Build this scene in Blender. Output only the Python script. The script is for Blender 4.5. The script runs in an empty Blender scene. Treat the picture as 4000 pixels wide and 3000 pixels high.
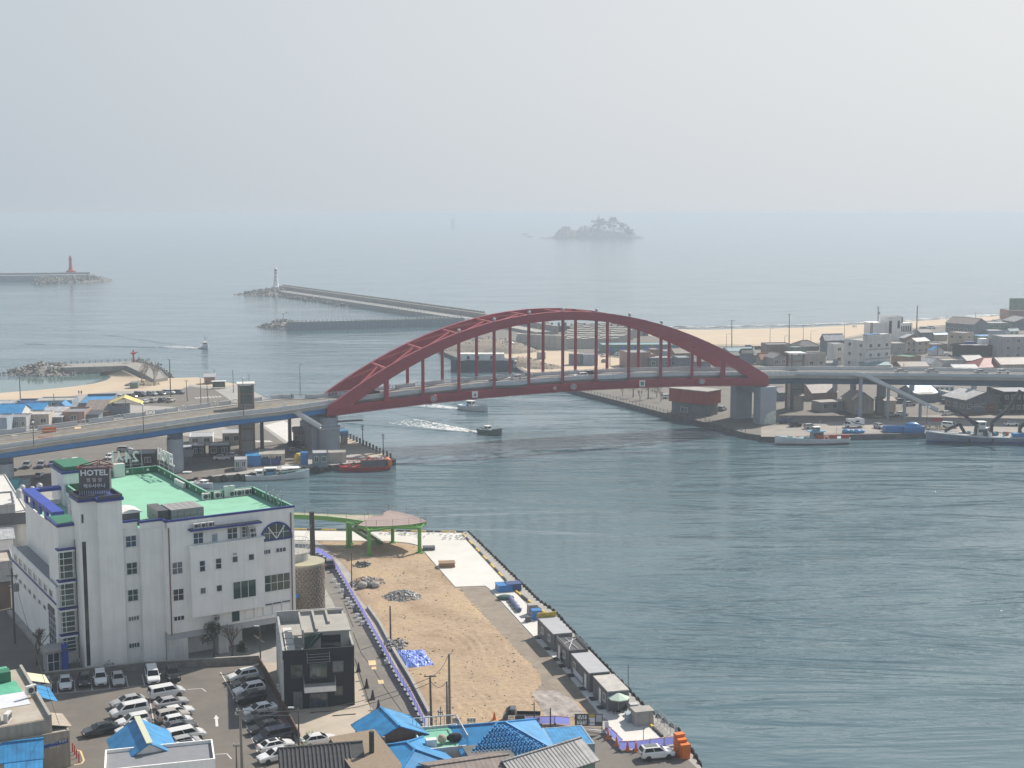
import bpy,bmesh,math,random
from mathutils import Vector,Matrix,noise
R=math.radians
random.seed(7)
# ------------------------------------------------------------------ camera
F_PX,CAM_H,HOR=5300.0,68.5,835.0 # focal length in 4000-px units, eye height (m), horizon row
TH=math.atan((1500-HOR)/F_PX)
CT,ST=math.cos(TH),math.sin(TH)
sc=bpy.context.scene
cd=bpy.data.cameras.new('camera');cam=bpy.data.objects.new('camera',cd)
sc.collection.objects.link(cam);sc.camera=cam
cd.sensor_width=36.0;cd.lens=36.0*F_PX/4000.0
cd.clip_start=1.0;cd.clip_end=200000.0
cam.location=(0,0,CAM_H);cam.rotation_euler=(R(90)-TH,0,0)
# ------------------------------------------------------------------ light
SUN_AZ,SUN_EL=R(41),R(42) # azimuth measured from the view direction towards the right
w=bpy.data.worlds.new('World');sc.world=w;w.use_nodes=True
nt=w.node_tree;nt.nodes.clear()
wo=nt.nodes.new('ShaderNodeOutputWorld')
sky=nt.nodes.new('ShaderNodeTexSky');sky.sky_type='NISHITA';sky.sun_disc=False
sky.sun_elevation=SUN_EL;sky.sun_rotation=SUN_AZ
sky.altitude=0;sky.air_density=1.0;sky.dust_density=6.0;sky.ozone_density=1.0
b1=nt.nodes.new('ShaderNodeBackground');b1.inputs[1].default_value=0.085
nt.links.new(sky.outputs[0],b1.inputs[0])
# thick sea haze: an even pale veil over the clear sky, brighter on the sun's side
geo=nt.nodes.new('ShaderNodeTexCoord')
dot=nt.nodes.new('ShaderNodeVectorMath');dot.operation='DOT_PRODUCT'
dot.inputs[1].default_value=(math.sin(SUN_AZ)*math.cos(SUN_EL),math.cos(SUN_AZ)*math.cos(SUN_EL),math.sin(SUN_EL))
nt.links.new(geo.outputs['Generated'],dot.inputs[0])
mr=nt.nodes.new('ShaderNodeMapRange');mr.inputs[1].default_value=0.35;mr.inputs[2].default_value=0.85
nt.links.new(dot.outputs['Value'],mr.inputs[0])
mc=nt.nodes.new('ShaderNodeMix');mc.data_type='RGBA'
mc.inputs[6].default_value=(0.415,0.465,0.515,1);mc.inputs[7].default_value=(0.64,0.655,0.665,1)
nt.links.new(mr.outputs[0],mc.inputs[0])
# the veil thins overhead: the sky is palest along the horizon
sx=nt.nodes.new('ShaderNodeSeparateXYZ');nt.links.new(geo.outputs['Generated'],sx.inputs[0])
me_=nt.nodes.new('ShaderNodeMapRange');me_.inputs[1].default_value=0.10;me_.inputs[2].default_value=0.85;me_.interpolation_type='SMOOTHSTEP'
nt.links.new(sx.outputs['Z'],me_.inputs[0])
mz=nt.nodes.new('ShaderNodeMix');mz.data_type='RGBA';mz.inputs[7].default_value=(0.19,0.25,0.34,1)
nt.links.new(me_.outputs[0],mz.inputs[0]);nt.links.new(mc.outputs[2],mz.inputs[6])
b2=nt.nodes.new('ShaderNodeBackground');b2.inputs[1].default_value=1.0
nt.links.new(mz.outputs[2],b2.inputs[0])
mx=nt.nodes.new('ShaderNodeMixShader');mx.inputs[0].default_value=0.94
nt.links.new(b1.outputs[0],mx.inputs[1]);nt.links.new(b2.outputs[0],mx.inputs[2])
nt.links.new(mx.outputs[0],wo.inputs[0])
sd=bpy.data.lights.new('sun','SUN');sd.energy=4.9;sd.angle=R(0.7);sd.color=(1.0,0.93,0.84)
sun=bpy.data.objects.new('sun',sd);sc.collection.objects.link(sun)
sun.rotation_euler=(R(90)-SUN_EL,0,-SUN_AZ+math.pi)
sun.rotation_euler=Vector((-math.sin(SUN_AZ)*math.cos(SUN_EL),-math.cos(SUN_AZ)*math.cos(SUN_EL),-math.sin(SUN_EL))).to_track_quat('-Z','Y').to_euler()
vs=sc.view_settings
vs.view_transform='Standard';vs.look='None';vs.gamma=1.0;vs.exposure=0.36;vs.use_curve_mapping=False
cy=sc.cycles
cy.use_denoising=True
try:cy.denoiser='OPENIMAGEDENOISE';cy.denoising_input_passes='RGB_ALBEDO_NORMAL'
except Exception:pass
cy.max_bounces=6;cy.diffuse_bounces=2;cy.glossy_bounces=3;cy.transmission_bounces=3;cy.volume_bounces=1
cy.transparent_max_bounces=8;cy.sample_clamp_indirect=4.0;cy.caustics_reflective=False;cy.caustics_refractive=False
# ------------------------------------------------------------------ measuring: photo pixel -> place in the world
def ray(px,py):
 a=(px-2000)/F_PX;b=(1500-py)/F_PX
 return Vector((a,CT+b*ST,-ST+b*CT))
GZ=1.6 # quay and town ground level
def at(p,z=GZ):
 r=ray(*p);t=(z-CAM_H)/r.z
 return Vector((r.x*t,r.y*t,z))
def proj(P):
 dz=P[2]-CAM_H;fw=P[1]*CT-dz*ST
 return(2000+F_PX*P[0]/fw,1500-F_PX*(P[1]*ST+dz*CT)/fw)
def zrow(P,py): # height above plan point P that shows in row py
 a=(1500-py)/F_PX
 # (Y*ST+dz*CT) = a*(Y*CT-dz*ST)
 return CAM_H+P[1]*(a*CT-ST)/(CT+a*ST)
def Zm(ox,oy,k):return lambda x,y:(ox+x/k,oy+y/k)
zA=Zm(0,1700,1.8433);zB=Zm(0,2300,2.212);zC=Zm(900,2300,2.212);zD=Zm(1800,2300,2.212)
zE=Zm(0,1300,2.212);zF=Zm(900,1300,2.212);zG=Zm(1200,1100,2.212);zH=Zm(2100,1100,2.212)
zI=Zm(3000,1100,2.212);zJ=Zm(1100,1900,2.212);zK=Zm(0,800,1.8433);zL=Zm(1600,750,1.8433)
zM=Zm(2900,1180,3.687);zN=Zm(3400,1180,3.687);zO=Zm(3000,1460,4.424);zP=Zm(3500,1460,4.424)
zQ=Zm(1700,1230,3.687);zR=Zm(2200,1230,2.949);zS=Zm(0,1480,3.687);zT=Zm(500,1380,3.687)
zU=Zm(0,1700,3.687);zV=Zm(600,1650,3.687);zW=Zm(0,1850,3.3175);zX=Zm(0,2450,3.0175)
zY=Zm(1400,2700,3.687);zZ=Zm(1000,2750,4.424)
# ------------------------------------------------------------------ materials
MATS={}
def mat(name,col,rough=0.7,var=0.0,vscale=1.0,metal=0.0,bump=0.0,bscale=8.0,col2=None,spec=0.5,stretch=None,detail=4.0,coat=0.0):
 """Procedural surface: colour with a noise variation towards col2 (or darker/lighter), optional fine relief."""
 if name in MATS:return MATS[name]
 m=bpy.data.materials.new(name);m.use_nodes=True;n=m.node_tree;p=n.nodes['Principled BSDF']
 p.inputs['Roughness'].default_value=rough;p.inputs['Metallic'].default_value=metal
 p.inputs['Specular IOR Level'].default_value=spec
 if coat:p.inputs['Coat Weight'].default_value=coat;p.inputs['Coat Roughness'].default_value=0.05
 c=(*col,1)
 tc=n.nodes.new('ShaderNodeTexCoord');out=tc.outputs['Object']
 if stretch:
  mp=n.nodes.new('ShaderNodeMapping');mp.inputs['Scale'].default_value=stretch
  n.links.new(out,mp.inputs[0]);out=mp.outputs[0]
 if var or col2:
  no=n.nodes.new('ShaderNodeTexNoise');no.inputs['Scale'].default_value=vscale;no.inputs['Detail'].default_value=detail
  no.inputs['Roughness'].default_value=0.65
  n.links.new(out,no.inputs['Vector'])
  rp=n.nodes.new('ShaderNodeValToRGB');rp.color_ramp.elements[0].position=0.3;rp.color_ramp.elements[1].position=0.7
  if col2 is None:
   rp.color_ramp.elements[0].color=tuple(max(0,x*(1-var))for x in col)+(1,)
   rp.color_ramp.elements[1].color=tuple(min(1,x*(1+var))for x in col)+(1,)
  else:
   rp.color_ramp.elements[0].color=c;rp.color_ramp.elements[1].color=(*col2,1)
  n.links.new(no.outputs[0],rp.inputs[0]);n.links.new(rp.outputs[0],p.inputs['Base Color'])
 else:
  p.inputs['Base Color'].default_value=c
 if bump:
  nb=n.nodes.new('ShaderNodeTexNoise');nb.inputs['Scale'].default_value=bscale;nb.inputs['Detail'].default_value=3
  n.links.new(out,nb.inputs['Vector'])
  bp=n.nodes.new('ShaderNodeBump');bp.inputs['Strength'].default_value=bump;bp.inputs['Distance'].default_value=0.1
  n.links.new(nb.outputs[0],bp.inputs['Height']);n.links.new(bp.outputs[0],p.inputs['Normal'])
 MATS[name]=m
 return m
def M(name):return MATS[name]
def wallmat(name,col,dirt=0.25,rough=0.8):
 """Rendered wall with rain streaks and blotches."""
 if name in MATS:return MATS[name]
 m=bpy.data.materials.new(name);m.use_nodes=True;n=m.node_tree;p=n.nodes['Principled BSDF']
 p.inputs['Roughness'].default_value=rough
 tc=n.nodes.new('ShaderNodeTexCoord')
 mp=n.nodes.new('ShaderNodeMapping');mp.inputs['Scale'].default_value=(2.2,2.2,0.12)
 n.links.new(tc.outputs['Object'],mp.inputs[0])
 a=n.nodes.new('ShaderNodeTexNoise');a.inputs['Scale'].default_value=1.0;a.inputs['Detail'].default_value=5
 n.links.new(mp.outputs[0],a.inputs['Vector'])
 b=n.nodes.new('ShaderNodeTexNoise');b.inputs['Scale'].default_value=0.35;b.inputs['Detail'].default_value=4
 n.links.new(tc.outputs['Object'],b.inputs['Vector'])
 mu=n.nodes.new('ShaderNodeMath');mu.operation='MULTIPLY'
 n.links.new(a.outputs[0],mu.inputs[0]);n.links.new(b.outputs[0],mu.inputs[1])
 rp=n.nodes.new('ShaderNodeValToRGB');rp.color_ramp.elements[0].position=0.15;rp.color_ramp.elements[1].position=0.32
 rp.color_ramp.elements[0].color=tuple(x*(1-dirt)for x in col)+(1,)
 rp.color_ramp.elements[1].color=(*col,1)
 n.links.new(mu.outputs[0],rp.inputs[0]);n.links.new(rp.outputs[0],p.inputs['Base Color'])
 MATS[name]=m
 return m
def stripemat(name,col,col2,axis='X',period=1.0,duty=0.5,rough=0.6,metal=0.0):
 """Standing seams, lamella or tile courses across a roof, in the object's own axis."""
 if name in MATS:return MATS[name]
 m=bpy.data.materials.new(name);m.use_nodes=True;n=m.node_tree;p=n.nodes['Principled BSDF']
 p.inputs['Roughness'].default_value=rough;p.inputs['Metallic'].default_value=metal
 tc=n.nodes.new('ShaderNodeTexCoord');sp=n.nodes.new('ShaderNodeSeparateXYZ');n.links.new(tc.outputs['Object'],sp.inputs[0])
 d=n.nodes.new('ShaderNodeMath');d.operation='DIVIDE';d.inputs[1].default_value=period;n.links.new(sp.outputs[axis],d.inputs[0])
 fr=n.nodes.new('ShaderNodeMath');fr.operation='FRACT';n.links.new(d.outputs[0],fr.inputs[0])
 gt=n.nodes.new('ShaderNodeMath');gt.operation='GREATER_THAN';gt.inputs[1].default_value=duty;n.links.new(fr.outputs[0],gt.inputs[0])
 no=n.nodes.new('ShaderNodeTexNoise');no.inputs['Scale'].default_value=0.8;no.inputs['Detail'].default_value=4;n.links.new(tc.outputs['Object'],no.inputs['Vector'])
 mi=n.nodes.new('ShaderNodeMix');mi.data_type='RGBA';mi.inputs[6].default_value=(*col,1);mi.inputs[7].default_value=(*col2,1)
 n.links.new(gt.outputs[0],mi.inputs[0])
 m2=n.nodes.new('ShaderNodeMix');m2.data_type='RGBA';m2.blend_type='MULTIPLY';m2.inputs[0].default_value=0.65
 n.links.new(mi.outputs[2],m2.inputs[6])
 rp=n.nodes.new('ShaderNodeValToRGB');rp.color_ramp.elements[0].position=0.3;rp.color_ramp.elements[1].position=0.65
 rp.color_ramp.elements[0].color=(0.42,0.42,0.42,1);n.links.new(no.outputs[0],rp.inputs[0]);n.links.new(rp.outputs[0],m2.inputs[7])
 n.links.new(m2.outputs[2],p.inputs['Base Color'])
 MATS[name]=m
 return m
# ------------------------------------------------------------------ objects
col=sc.collection
def tag(o,label=None,cat=None,group=None,kind=None):
 if label:o['label']=label
 if cat:o['category']=cat
 if group:o['group']=group
 if kind:o['kind']=kind
 return o
def empty(name,loc=(0,0,0),rz=0.0,label=None,cat=None,group=None):
 o=bpy.data.objects.new(name,None);col.objects.link(o);o.empty_display_size=0.5
 o.location=loc;o.rotation_euler=(0,0,rz)
 return tag(o,label,cat,group)
def setmat(o,m):
 """Give this one object its own paint while it shares its mesh."""
 s=o.material_slots[0];s.link='OBJECT';s.material=m
def copy_tree(o,parent=None):
 c=o.copy();col.objects.link(c);c.parent=parent
 for ch in o.children:copy_tree(ch,c)
 return c
class MB:
 def __init__(s):s.v=[];s.f=[];s.m=[]
 def add(s,vs,fs,mi=0):
  b=len(s.v);s.v+=[tuple(x)for x in vs]
  for f in fs:s.f.append([i+b for i in f]);s.m.append(mi)
  return s
 def box(s,x0,x1,y0,y1,z0,z1,mi=0):
  vs=[(x0,y0,z0),(x1,y0,z0),(x1,y1,z0),(x0,y1,z0),(x0,y0,z1),(x1,y0,z1),(x1,y1,z1),(x0,y1,z1)]
  return s.add(vs,[(3,2,1,0),(4,5,6,7),(0,1,5,4),(1,2,6,5),(2,3,7,6),(3,0,4,7)],mi)
 def obox(s,c,ang,l,wd,h,mi=0,taper=1.0):
  ca,sa=math.cos(ang),math.sin(ang);vs=[]
  for z,k in((c[2],1.0),(c[2]+h,taper)):
   for a,b in((-1,-1),(1,-1),(1,1),(-1,1)):
    x,y=a*l/2*k,b*wd/2*k
    vs.append((c[0]+x*ca-y*sa,c[1]+x*sa+y*ca,z))
  return s.add(vs,[(3,2,1,0),(4,5,6,7),(0,1,5,4),(1,2,6,5),(2,3,7,6),(3,0,4,7)],mi)
 def prism(s,poly,z0,z1,mi=0,top=None,bottom=True):
  n=len(poly)
  if area(poly)<0:poly=poly[::-1]
  vs=[(p[0],p[1],z0)for p in poly]+[(p[0],p[1],z1)for p in poly]
  s.add(vs,[(i,(i+1)%n,n+(i+1)%n,n+i)for i in range(n)],mi)
  s.add(vs[n:],[tuple(range(n))],mi if top is None else top)
  if bottom:s.add(vs[:n],[tuple(range(n))[::-1]],mi)
  return s
 def sheet(s,poly,z,mi=0):
  if area(poly)<0:poly=poly[::-1]
  return s.add([(p[0],p[1],z)for p in poly],[tuple(range(len(poly)))],mi)
 def bar(s,p0,p1,wd,h,mi=0):
  """Square bar from p0 to p1."""
  p0,p1=Vector(p0),Vector(p1);d=p1-p0
  if d.length<1e-6:return s
  d.normalize();up=Vector((0,0,1))if abs(d.z)<0.95 else Vector((0,1,0))
  a=d.cross(up).normalized()*wd/2;b=a.cross(d).normalized()*h/2
  vs=[p+sa*a+sb*b for p in(p0,p1)for sa,sb in((-1,-1),(1,-1),(1,1),(-1,1))]
  return s.add(vs,[(0,1,2,3),(7,6,5,4),(4,5,1,0),(5,6,2,1),(6,7,3,2),(7,4,0,3)],mi)
 def tube(s,p0,p1,r0,r1=None,n=8,mi=0,caps=True):
  r1=r0 if r1 is None else r1
  p0,p1=Vector(p0),Vector(p1);d=(p1-p0)
  if d.length<1e-6:return s
  d.normalize();up=Vector((0,0,1))if abs(d.z)<0.95 else Vector((1,0,0))
  a=d.cross(up).normalized();b=a.cross(d)
  vs=[]
  for p,r in((p0,r0),(p1,r1)):
   for i in range(n):
    t=2*math.pi*i/n;vs.append(p+(a*math.cos(t)+b*math.sin(t))*r)
  fs=[(i,n+i,n+(i+1)%n,(i+1)%n)for i in range(n)]
  if caps:fs+=[tuple(range(n)),tuple(range(2*n-1,n-1,-1))]
  return s.add(vs,fs,mi)
 def path(s,pts,r,n=6,mi=0):
  for a,b in zip(pts[:-1],pts[1:]):s.tube(a,b,r,r,n,mi)
  return s
 def lathe(s,prof,c=(0,0,0),n=16,mi=0):
  vs=[]
  for r,z in prof:
   for i in range(n):
    t=2*math.pi*i/n;vs.append((c[0]+r*math.cos(t),c[1]+r*math.sin(t),c[2]+z))
  fs=[]
  for j in range(len(prof)-1):
   for i in range(n):
    fs.append((j*n+i,j*n+(i+1)%n,(j+1)*n+(i+1)%n,(j+1)*n+i))
  fs.append(tuple(range(n))[::-1]);fs.append(tuple((len(prof)-1)*n+i for i in range(n)))
  return s.add(vs,fs,mi)
 def ball(s,c,r,nu=8,nv=5,mi=0,sq=(1,1,1)):
  prof=[(r*math.cos(-math.pi/2+math.pi*j/nv),r*math.sin(-math.pi/2+math.pi*j/nv))for j in range(nv+1)]
  vs=[]
  for rr,z in prof:
   for i in range(nu):
    t=2*math.pi*i/nu;vs.append((c[0]+rr*math.cos(t)*sq[0],c[1]+rr*math.sin(t)*sq[1],c[2]+z*sq[2]))
  fs=[(j*nu+i,j*nu+(i+1)%nu,(j+1)*nu+(i+1)%nu,(j+1)*nu+i)for j in range(nv)for i in range(nu)]
  return s.add(vs,fs,mi)
 def torus(s,c,R0,r0,axis='Y',n=12,k=6,mi=0,arc=1.0):
  vs=[];full=arc>=1.0;nn=n if full else n+1
  for i in range(nn):
   t=2*math.pi*arc*i/n
   for j in range(k):
    q=2*math.pi*j/k;a=(R0+r0*math.cos(q));h=r0*math.sin(q)
    x,y=a*math.cos(t),a*math.sin(t)
    vs.append({'Z':(c[0]+x,c[1]+y,c[2]+h),'Y':(c[0]+x,c[1]+h,c[2]+y),'X':(c[0]+h,c[1]+x,c[2]+y)}[axis])
  fs=[(i*k+j,((i+1)%nn)*k+j,((i+1)%nn)*k+(j+1)%k,i*k+(j+1)%k)for i in range(n if full else n)for j in range(k)]
  return s.add(vs,fs,mi)
 def loft(s,rings,mi=0,closed=True,caps=True):
  n=len(rings[0]);vs=[p for r in rings for p in r];fs=[]
  for j in range(len(rings)-1):
   for i in range(n if closed else n-1):
    fs.append((j*n+i,j*n+(i+1)%n,(j+1)*n+(i+1)%n,(j+1)*n+i))
  if caps and closed:fs+=[tuple(range(n))[::-1],tuple((len(rings)-1)*n+i for i in range(n))]
  return s.add(vs,fs,mi)
 def mesh(s,name,mats,org=(0,0,0),smooth=False,fix=True):
  me=bpy.data.meshes.new(name)
  vs=[(x-org[0],y-org[1],z-org[2])for x,y,z in s.v]
  me.from_pydata(vs,[],s.f)
  for m in(mats if isinstance(mats,(list,tuple))else[mats]):me.materials.append(m if not isinstance(m,str)else MATS[m])
  for p,mi in zip(me.polygons,s.m):p.material_index=mi
  if smooth:
   for p in me.polygons:p.use_smooth=True
  if fix:
   bm=bmesh.new();bm.from_mesh(me);bmesh.ops.recalc_face_normals(bm,faces=bm.faces);bm.to_mesh(me);bm.free()
  me.update()
  return me
 def build(s,name,mats,parent=None,org=(0,0,0),smooth=False,fix=True,label=None,cat=None,group=None,kind=None):
  """One mesh object. With no parent it stands at org; with a parent, org is the parent's own place."""
  o=bpy.data.objects.new(name,s.mesh(name,mats,org,smooth,fix));col.objects.link(o)
  if parent:o.parent=parent
  else:o.location=org
  return tag(o,label,cat,group,kind)
def area(p):return sum(p[i][0]*p[(i+1)%len(p)][1]-p[(i+1)%len(p)][0]*p[i][1]for i in range(len(p)))/2
def part(name,mesh,parent,loc=(0,0,0),rz=0.0,m=None):
 o=bpy.data.objects.new(name,mesh);col.objects.link(o);o.parent=parent;o.location=loc;o.rotation_euler=(0,0,rz)
 if m:setmat(o,m)
 return o
def P2(fn,pts,z=GZ):return[at(fn(*p),z).to_2d()for p in pts]
def text_mesh(s,size,depth=0.05,font=None,bold=0.0):
 cu=bpy.data.curves.new('lettering','FONT');cu.body=s;cu.size=size;cu.extrude=depth;cu.align_x='CENTER';cu.align_y='CENTER'
 cu.offset=bold;cu.resolution_u=2
 ob=bpy.data.objects.new('lettering',cu);col.objects.link(ob)
 dg=bpy.context.evaluated_depsgraph_get();me=bpy.data.meshes.new_from_object(ob.evaluated_get(dg))
 bpy.data.objects.remove(ob);bpy.data.curves.remove(cu)
 return me
def lettering(name,s,size,m,parent,loc,rot,depth=0.05,bold=0.0,stretch=1.0):
 me=text_mesh(s,size,depth,None,bold);me.materials.clear();me.materials.append(m)
 o=bpy.data.objects.new(name,me);col.objects.link(o);o.parent=parent;o.location=loc;o.rotation_euler=rot;o.scale=(stretch,1,1)
 return o
class Frame:
 """A building's own axes: u along its front (rightwards), v into its depth, origin O at the front left corner on the ground."""
 def __init__(s,O,ang):s.O=Vector((O[0],O[1],0));s.a=ang;s.u=Vector((math.cos(ang),math.sin(ang),0));s.w=Vector((-math.sin(ang),math.cos(ang),0))
 def uv(s,P):d=Vector((P[0],P[1],0))-s.O;return d.dot(s.u),d.dot(s.w)
 def px(s,p,z):return s.uv(at(p,z))
 def on_v(s,v0,p):
  r=ray(*p);o=Vector((0,0,CAM_H))-s.O;o2=Vector((o.x,o.y,0));t=(v0-o2.dot(s.w))/r.dot(s.w)
  return o2.dot(s.u)+r.dot(s.u)*t,CAM_H+r.z*t
 def on_u(s,u0,p):
  r=ray(*p);o=Vector((0,0,CAM_H))-s.O;o2=Vector((o.x,o.y,0));t=(u0-o2.dot(s.u))/r.dot(s.u)
  return o2.dot(s.w)+r.dot(s.w)*t,CAM_H+r.z*t
 def W(s,u,v,z=0.0):q=s.O+s.u*u+s.w*v;return Vector((q.x,q.y,z))
_U='zeroth first second third fourth fifth sixth seventh eighth ninth tenth eleventh twelfth thirteenth fourteenth fifteenth sixteenth seventeenth eighteenth nineteenth'.split()
_T={2:'twenty',3:'thirty',4:'forty',5:'fifty',6:'sixty',7:'seventy',8:'eighty'}
def nth(n):
 """first, second ... for telling repeats apart in labels"""
 if n<20:return _U[n]
 return _T[n // 10][:-1]+'ieth' if n%10==0 else _T[n // 10]+'-'+_U[n%10]
# ------------------------------------------------------------------ the palette
mat('asphalt',(0.150,0.134,0.115),0.9,0.16,0.25,bump=0.2,bscale=30,detail=8)
mat('asphalt_worn',(0.17,0.155,0.135),0.9,0.22,0.3,bump=0.2,bscale=25,detail=8)
mat('concrete',(0.33,0.315,0.285),0.85,0.18,0.35,bump=0.15,bscale=10,detail=8)
mat('concrete_yard',(0.42,0.36,0.285),0.85,0.14,0.3,bump=0.1,bscale=12,detail=8)
mat('concrete_pale',(0.59,0.57,0.53),0.8,0.07,0.25,bump=0.08,bscale=12,detail=7)
mat('concrete_brown',(0.27,0.245,0.215),0.88,0.22,0.2,bump=0.15,bscale=10,detail=8)
mat('concrete_dark',(0.13,0.13,0.125),0.9,0.3,0.5,bump=0.3,bscale=5)
mat('concrete_pier',(0.30,0.33,0.37),0.8,0.10,0.3)
mat('quay_wall',(0.10,0.10,0.095),0.9,0.35,0.6,bump=0.4,bscale=3)
mat('armour_concrete',(0.27,0.26,0.235),0.9,0.30,0.8,bump=0.3,bscale=4)
mat('rock',(0.20,0.185,0.17),0.9,0.45,0.5,bump=0.5,bscale=2)
mat('sand',(0.50,0.40,0.285),0.95,0.08,0.08,bump=0.3,bscale=2.0,detail=8)
mat('gravel',(0.245,0.205,0.160),0.95,0.2,0.5,bump=0.5,bscale=9,detail=8)
mat('red_steel',(0.30,0.026,0.042),0.45,0.10,0.5)
mat('red_steel_light',(0.42,0.075,0.075),0.45)
mat('blue_steel',(0.045,0.22,0.55),0.45,0.12,0.4)
mat('blue_steel_dark',(0.06,0.10,0.16),0.55,0.12,0.4)
mat('rail_grey',(0.52,0.55,0.57),0.5,0.08,0.8)
mat('rail_dark',(0.16,0.17,0.18),0.5)
mat('rail_white',(0.68,0.68,0.66),0.45)
mat('white_paint',(0.78,0.78,0.76),0.5)
mat('road_paint',(0.60,0.59,0.55),0.8,0.15,3.0)
mat('yellow_paint',(0.62,0.42,0.06),0.7,0.15,2.0)
mat('black_paint',(0.03,0.03,0.03),0.6)
mat('red_paint',(0.45,0.03,0.025),0.45)
mat('orange_plastic',(0.70,0.16,0.015),0.5)
mat('green_paint',(0.105,0.29,0.05),0.45,0.08,1.0)
mat('green_dark',(0.03,0.10,0.05),0.5)
mat('blue_plastic',(0.025,0.18,0.46),0.45,0.12,1.2)
mat('blue_roof_flat',(0.030,0.225,0.47),0.5,0.28,0.5,detail=7)
mat('fence_blue',(0.26,0.30,0.80),0.5,0.12,1.5)
mat('teal_paint',(0.06,0.36,0.42),0.5)
mat('rubber',(0.018,0.018,0.018),0.75)
mat('black_metal',(0.025,0.026,0.03),0.45)
mat('dark_grey',(0.085,0.088,0.095),0.6,0.1,1.0)
mat('mid_grey',(0.22,0.225,0.24),0.6,0.08,1.0)
mat('light_grey',(0.45,0.46,0.47),0.6,0.06,1.0)
mat('steel',(0.45,0.46,0.48),0.3,0.0,metal=0.8)
mat('pole_concrete',(0.19,0.175,0.155),0.8,0.1,1.0)
mat('pole_dark',(0.10,0.085,0.075),0.7)
mat('wire',(0.03,0.03,0.03),0.6)
mat('brick_brown',(0.20,0.095,0.055),0.85,0.2,1.5)
mat('wood',(0.26,0.16,0.09),0.8,0.2,2.0)
mat('rust',(0.16,0.075,0.04),0.8,0.3,2.0)
mat('cloth_white',(0.74,0.74,0.72),0.9)
mat('cloth_mint',(0.50,0.60,0.50),0.9)
mat('skin',(0.42,0.26,0.19),0.6)
mat('cloth_black',(0.02,0.02,0.022),0.9)
mat('cloth_blue',(0.05,0.08,0.20),0.9)
mat('cloth_beige',(0.40,0.33,0.25),0.9)
mat('bark',(0.13,0.10,0.08),0.9,0.2,3.0)
mat('bark_pale',(0.28,0.235,0.20),0.9,0.2,3.0)
mat('pine_leaf',(0.040,0.055,0.030),0.8,0.3,2.0)
mat('island_leaf',(0.03,0.045,0.03),0.8,0.3,0.3)
mat('ac_white',(0.62,0.62,0.60),0.5)
mat('ac_fan',(0.06,0.06,0.06),0.6)
mat('roof_green',(0.215,0.47,0.325),0.75,0.12,0.25,detail=7)
mat('parapet_green',(0.025,0.155,0.085),0.6,0.12,0.6)
mat('trim_blue',(0.018,0.035,0.20),0.5,0.1,0.6)
mat('beam_blue',(0.025,0.055,0.34),0.5,0.12,0.6)
mat('sign_grey',(0.085,0.085,0.095),0.5)
mat('letter_white',(0.75,0.75,0.73),0.5)
mat('letter_pale',(0.55,0.48,0.44),0.5)
mat('tile_dark',(0.055,0.055,0.058),0.75,0.3,1.5)
mat('thatch',(0.26,0.20,0.14),0.95,0.35,3.0,stretch=(1,6,1))
mat('dirt_roof',(0.34,0.28,0.21),0.95,col2=(0.46,0.43,0.38),vscale=0.35)
wallmat('wall_white',(0.90,0.885,0.845),0.10)
wallmat('wall_offwhite',(0.70,0.69,0.66),0.22)
wallmat('wall_cream',(0.50,0.42,0.33),0.25)
wallmat('wall_beige',(0.47,0.42,0.36),0.25)
wallmat('wall_grey',(0.37,0.375,0.38),0.25)
wallmat('wall_brown',(0.29,0.20,0.16),0.25)
wallmat('wall_pink',(0.36,0.23,0.20),0.25)
wallmat('wall_dark',(0.017,0.017,0.021),0.2,0.92)
wallmat('wall_slate',(0.18,0.205,0.235),0.25)
wallmat('wall_blueish',(0.30,0.37,0.44),0.2)
wallmat('wall_green',(0.18,0.26,0.20),0.25)
wallmat('wall_red',(0.42,0.075,0.048),0.2)
wallmat('stucco_tan',(0.40,0.35,0.285),0.25)
stripemat('roof_blue_x',(0.030,0.26,0.54),(0.02,0.19,0.43),'X',0.5,0.85)
stripemat('roof_blue_y',(0.030,0.26,0.54),(0.02,0.19,0.43),'Y',0.5,0.85)
stripemat('roof_grey_x',(0.30,0.30,0.30),(0.15,0.15,0.15),'X',0.6,0.8)
stripemat('roof_brown_x',(0.26,0.21,0.18),(0.18,0.14,0.125),'X',0.6,0.8)
stripemat('roof_pale_x',(0.50,0.51,0.52),(0.36,0.37,0.38),'X',0.6,0.85)
stripemat('roof_red_x',(0.30,0.06,0.045),(0.20,0.035,0.03),'X',0.5,0.75)
stripemat('roof_orange_x',(0.50,0.19,0.10),(0.38,0.13,0.07),'X',0.5,0.75)
stripemat('roof_teal_x',(0.20,0.34,0.36),(0.14,0.25,0.27),'X',0.6,0.8)
stripemat('roof_dark_x',(0.07,0.075,0.08),(0.045,0.045,0.05),'X',0.45,0.7)
stripemat('container_side',(0.15,0.152,0.162),(0.11,0.112,0.12),'X',0.35,0.6)
def glass(name,colr=(0.02,0.025,0.03),rough=0.08):
 m=mat(name,colr,rough,spec=0.8);return m
glass('glass');glass('glass_green',(0.03,0.07,0.06));glass('glass_blue',(0.03,0.05,0.08));mat('car_glass',(0.010,0.011,0.013),0.12,spec=0.3)
for nm,c,ro,co in(('car_white',(0.78,0.78,0.77),.25,1.0),('car_silver',(0.42,0.42,0.415),.3,.8),('car_black',(0.012,0.012,0.014),.2,1.0),
     ('car_grey',(0.11,0.115,0.12),.25,1.0),('car_blue',(0.03,0.07,0.18),.25,1.0),('car_navy',(0.018,0.022,0.04),.25,1.0),('car_champagne',(0.45,0.42,0.38),.3,.8),('car_red',(0.30,0.03,0.025),.3,1.0)):
 mat(nm,c,ro,coat=co)
mat('headlight',(0.65,0.67,0.68),0.15);mat('taillight',(0.35,0.015,0.012),0.2)
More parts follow.
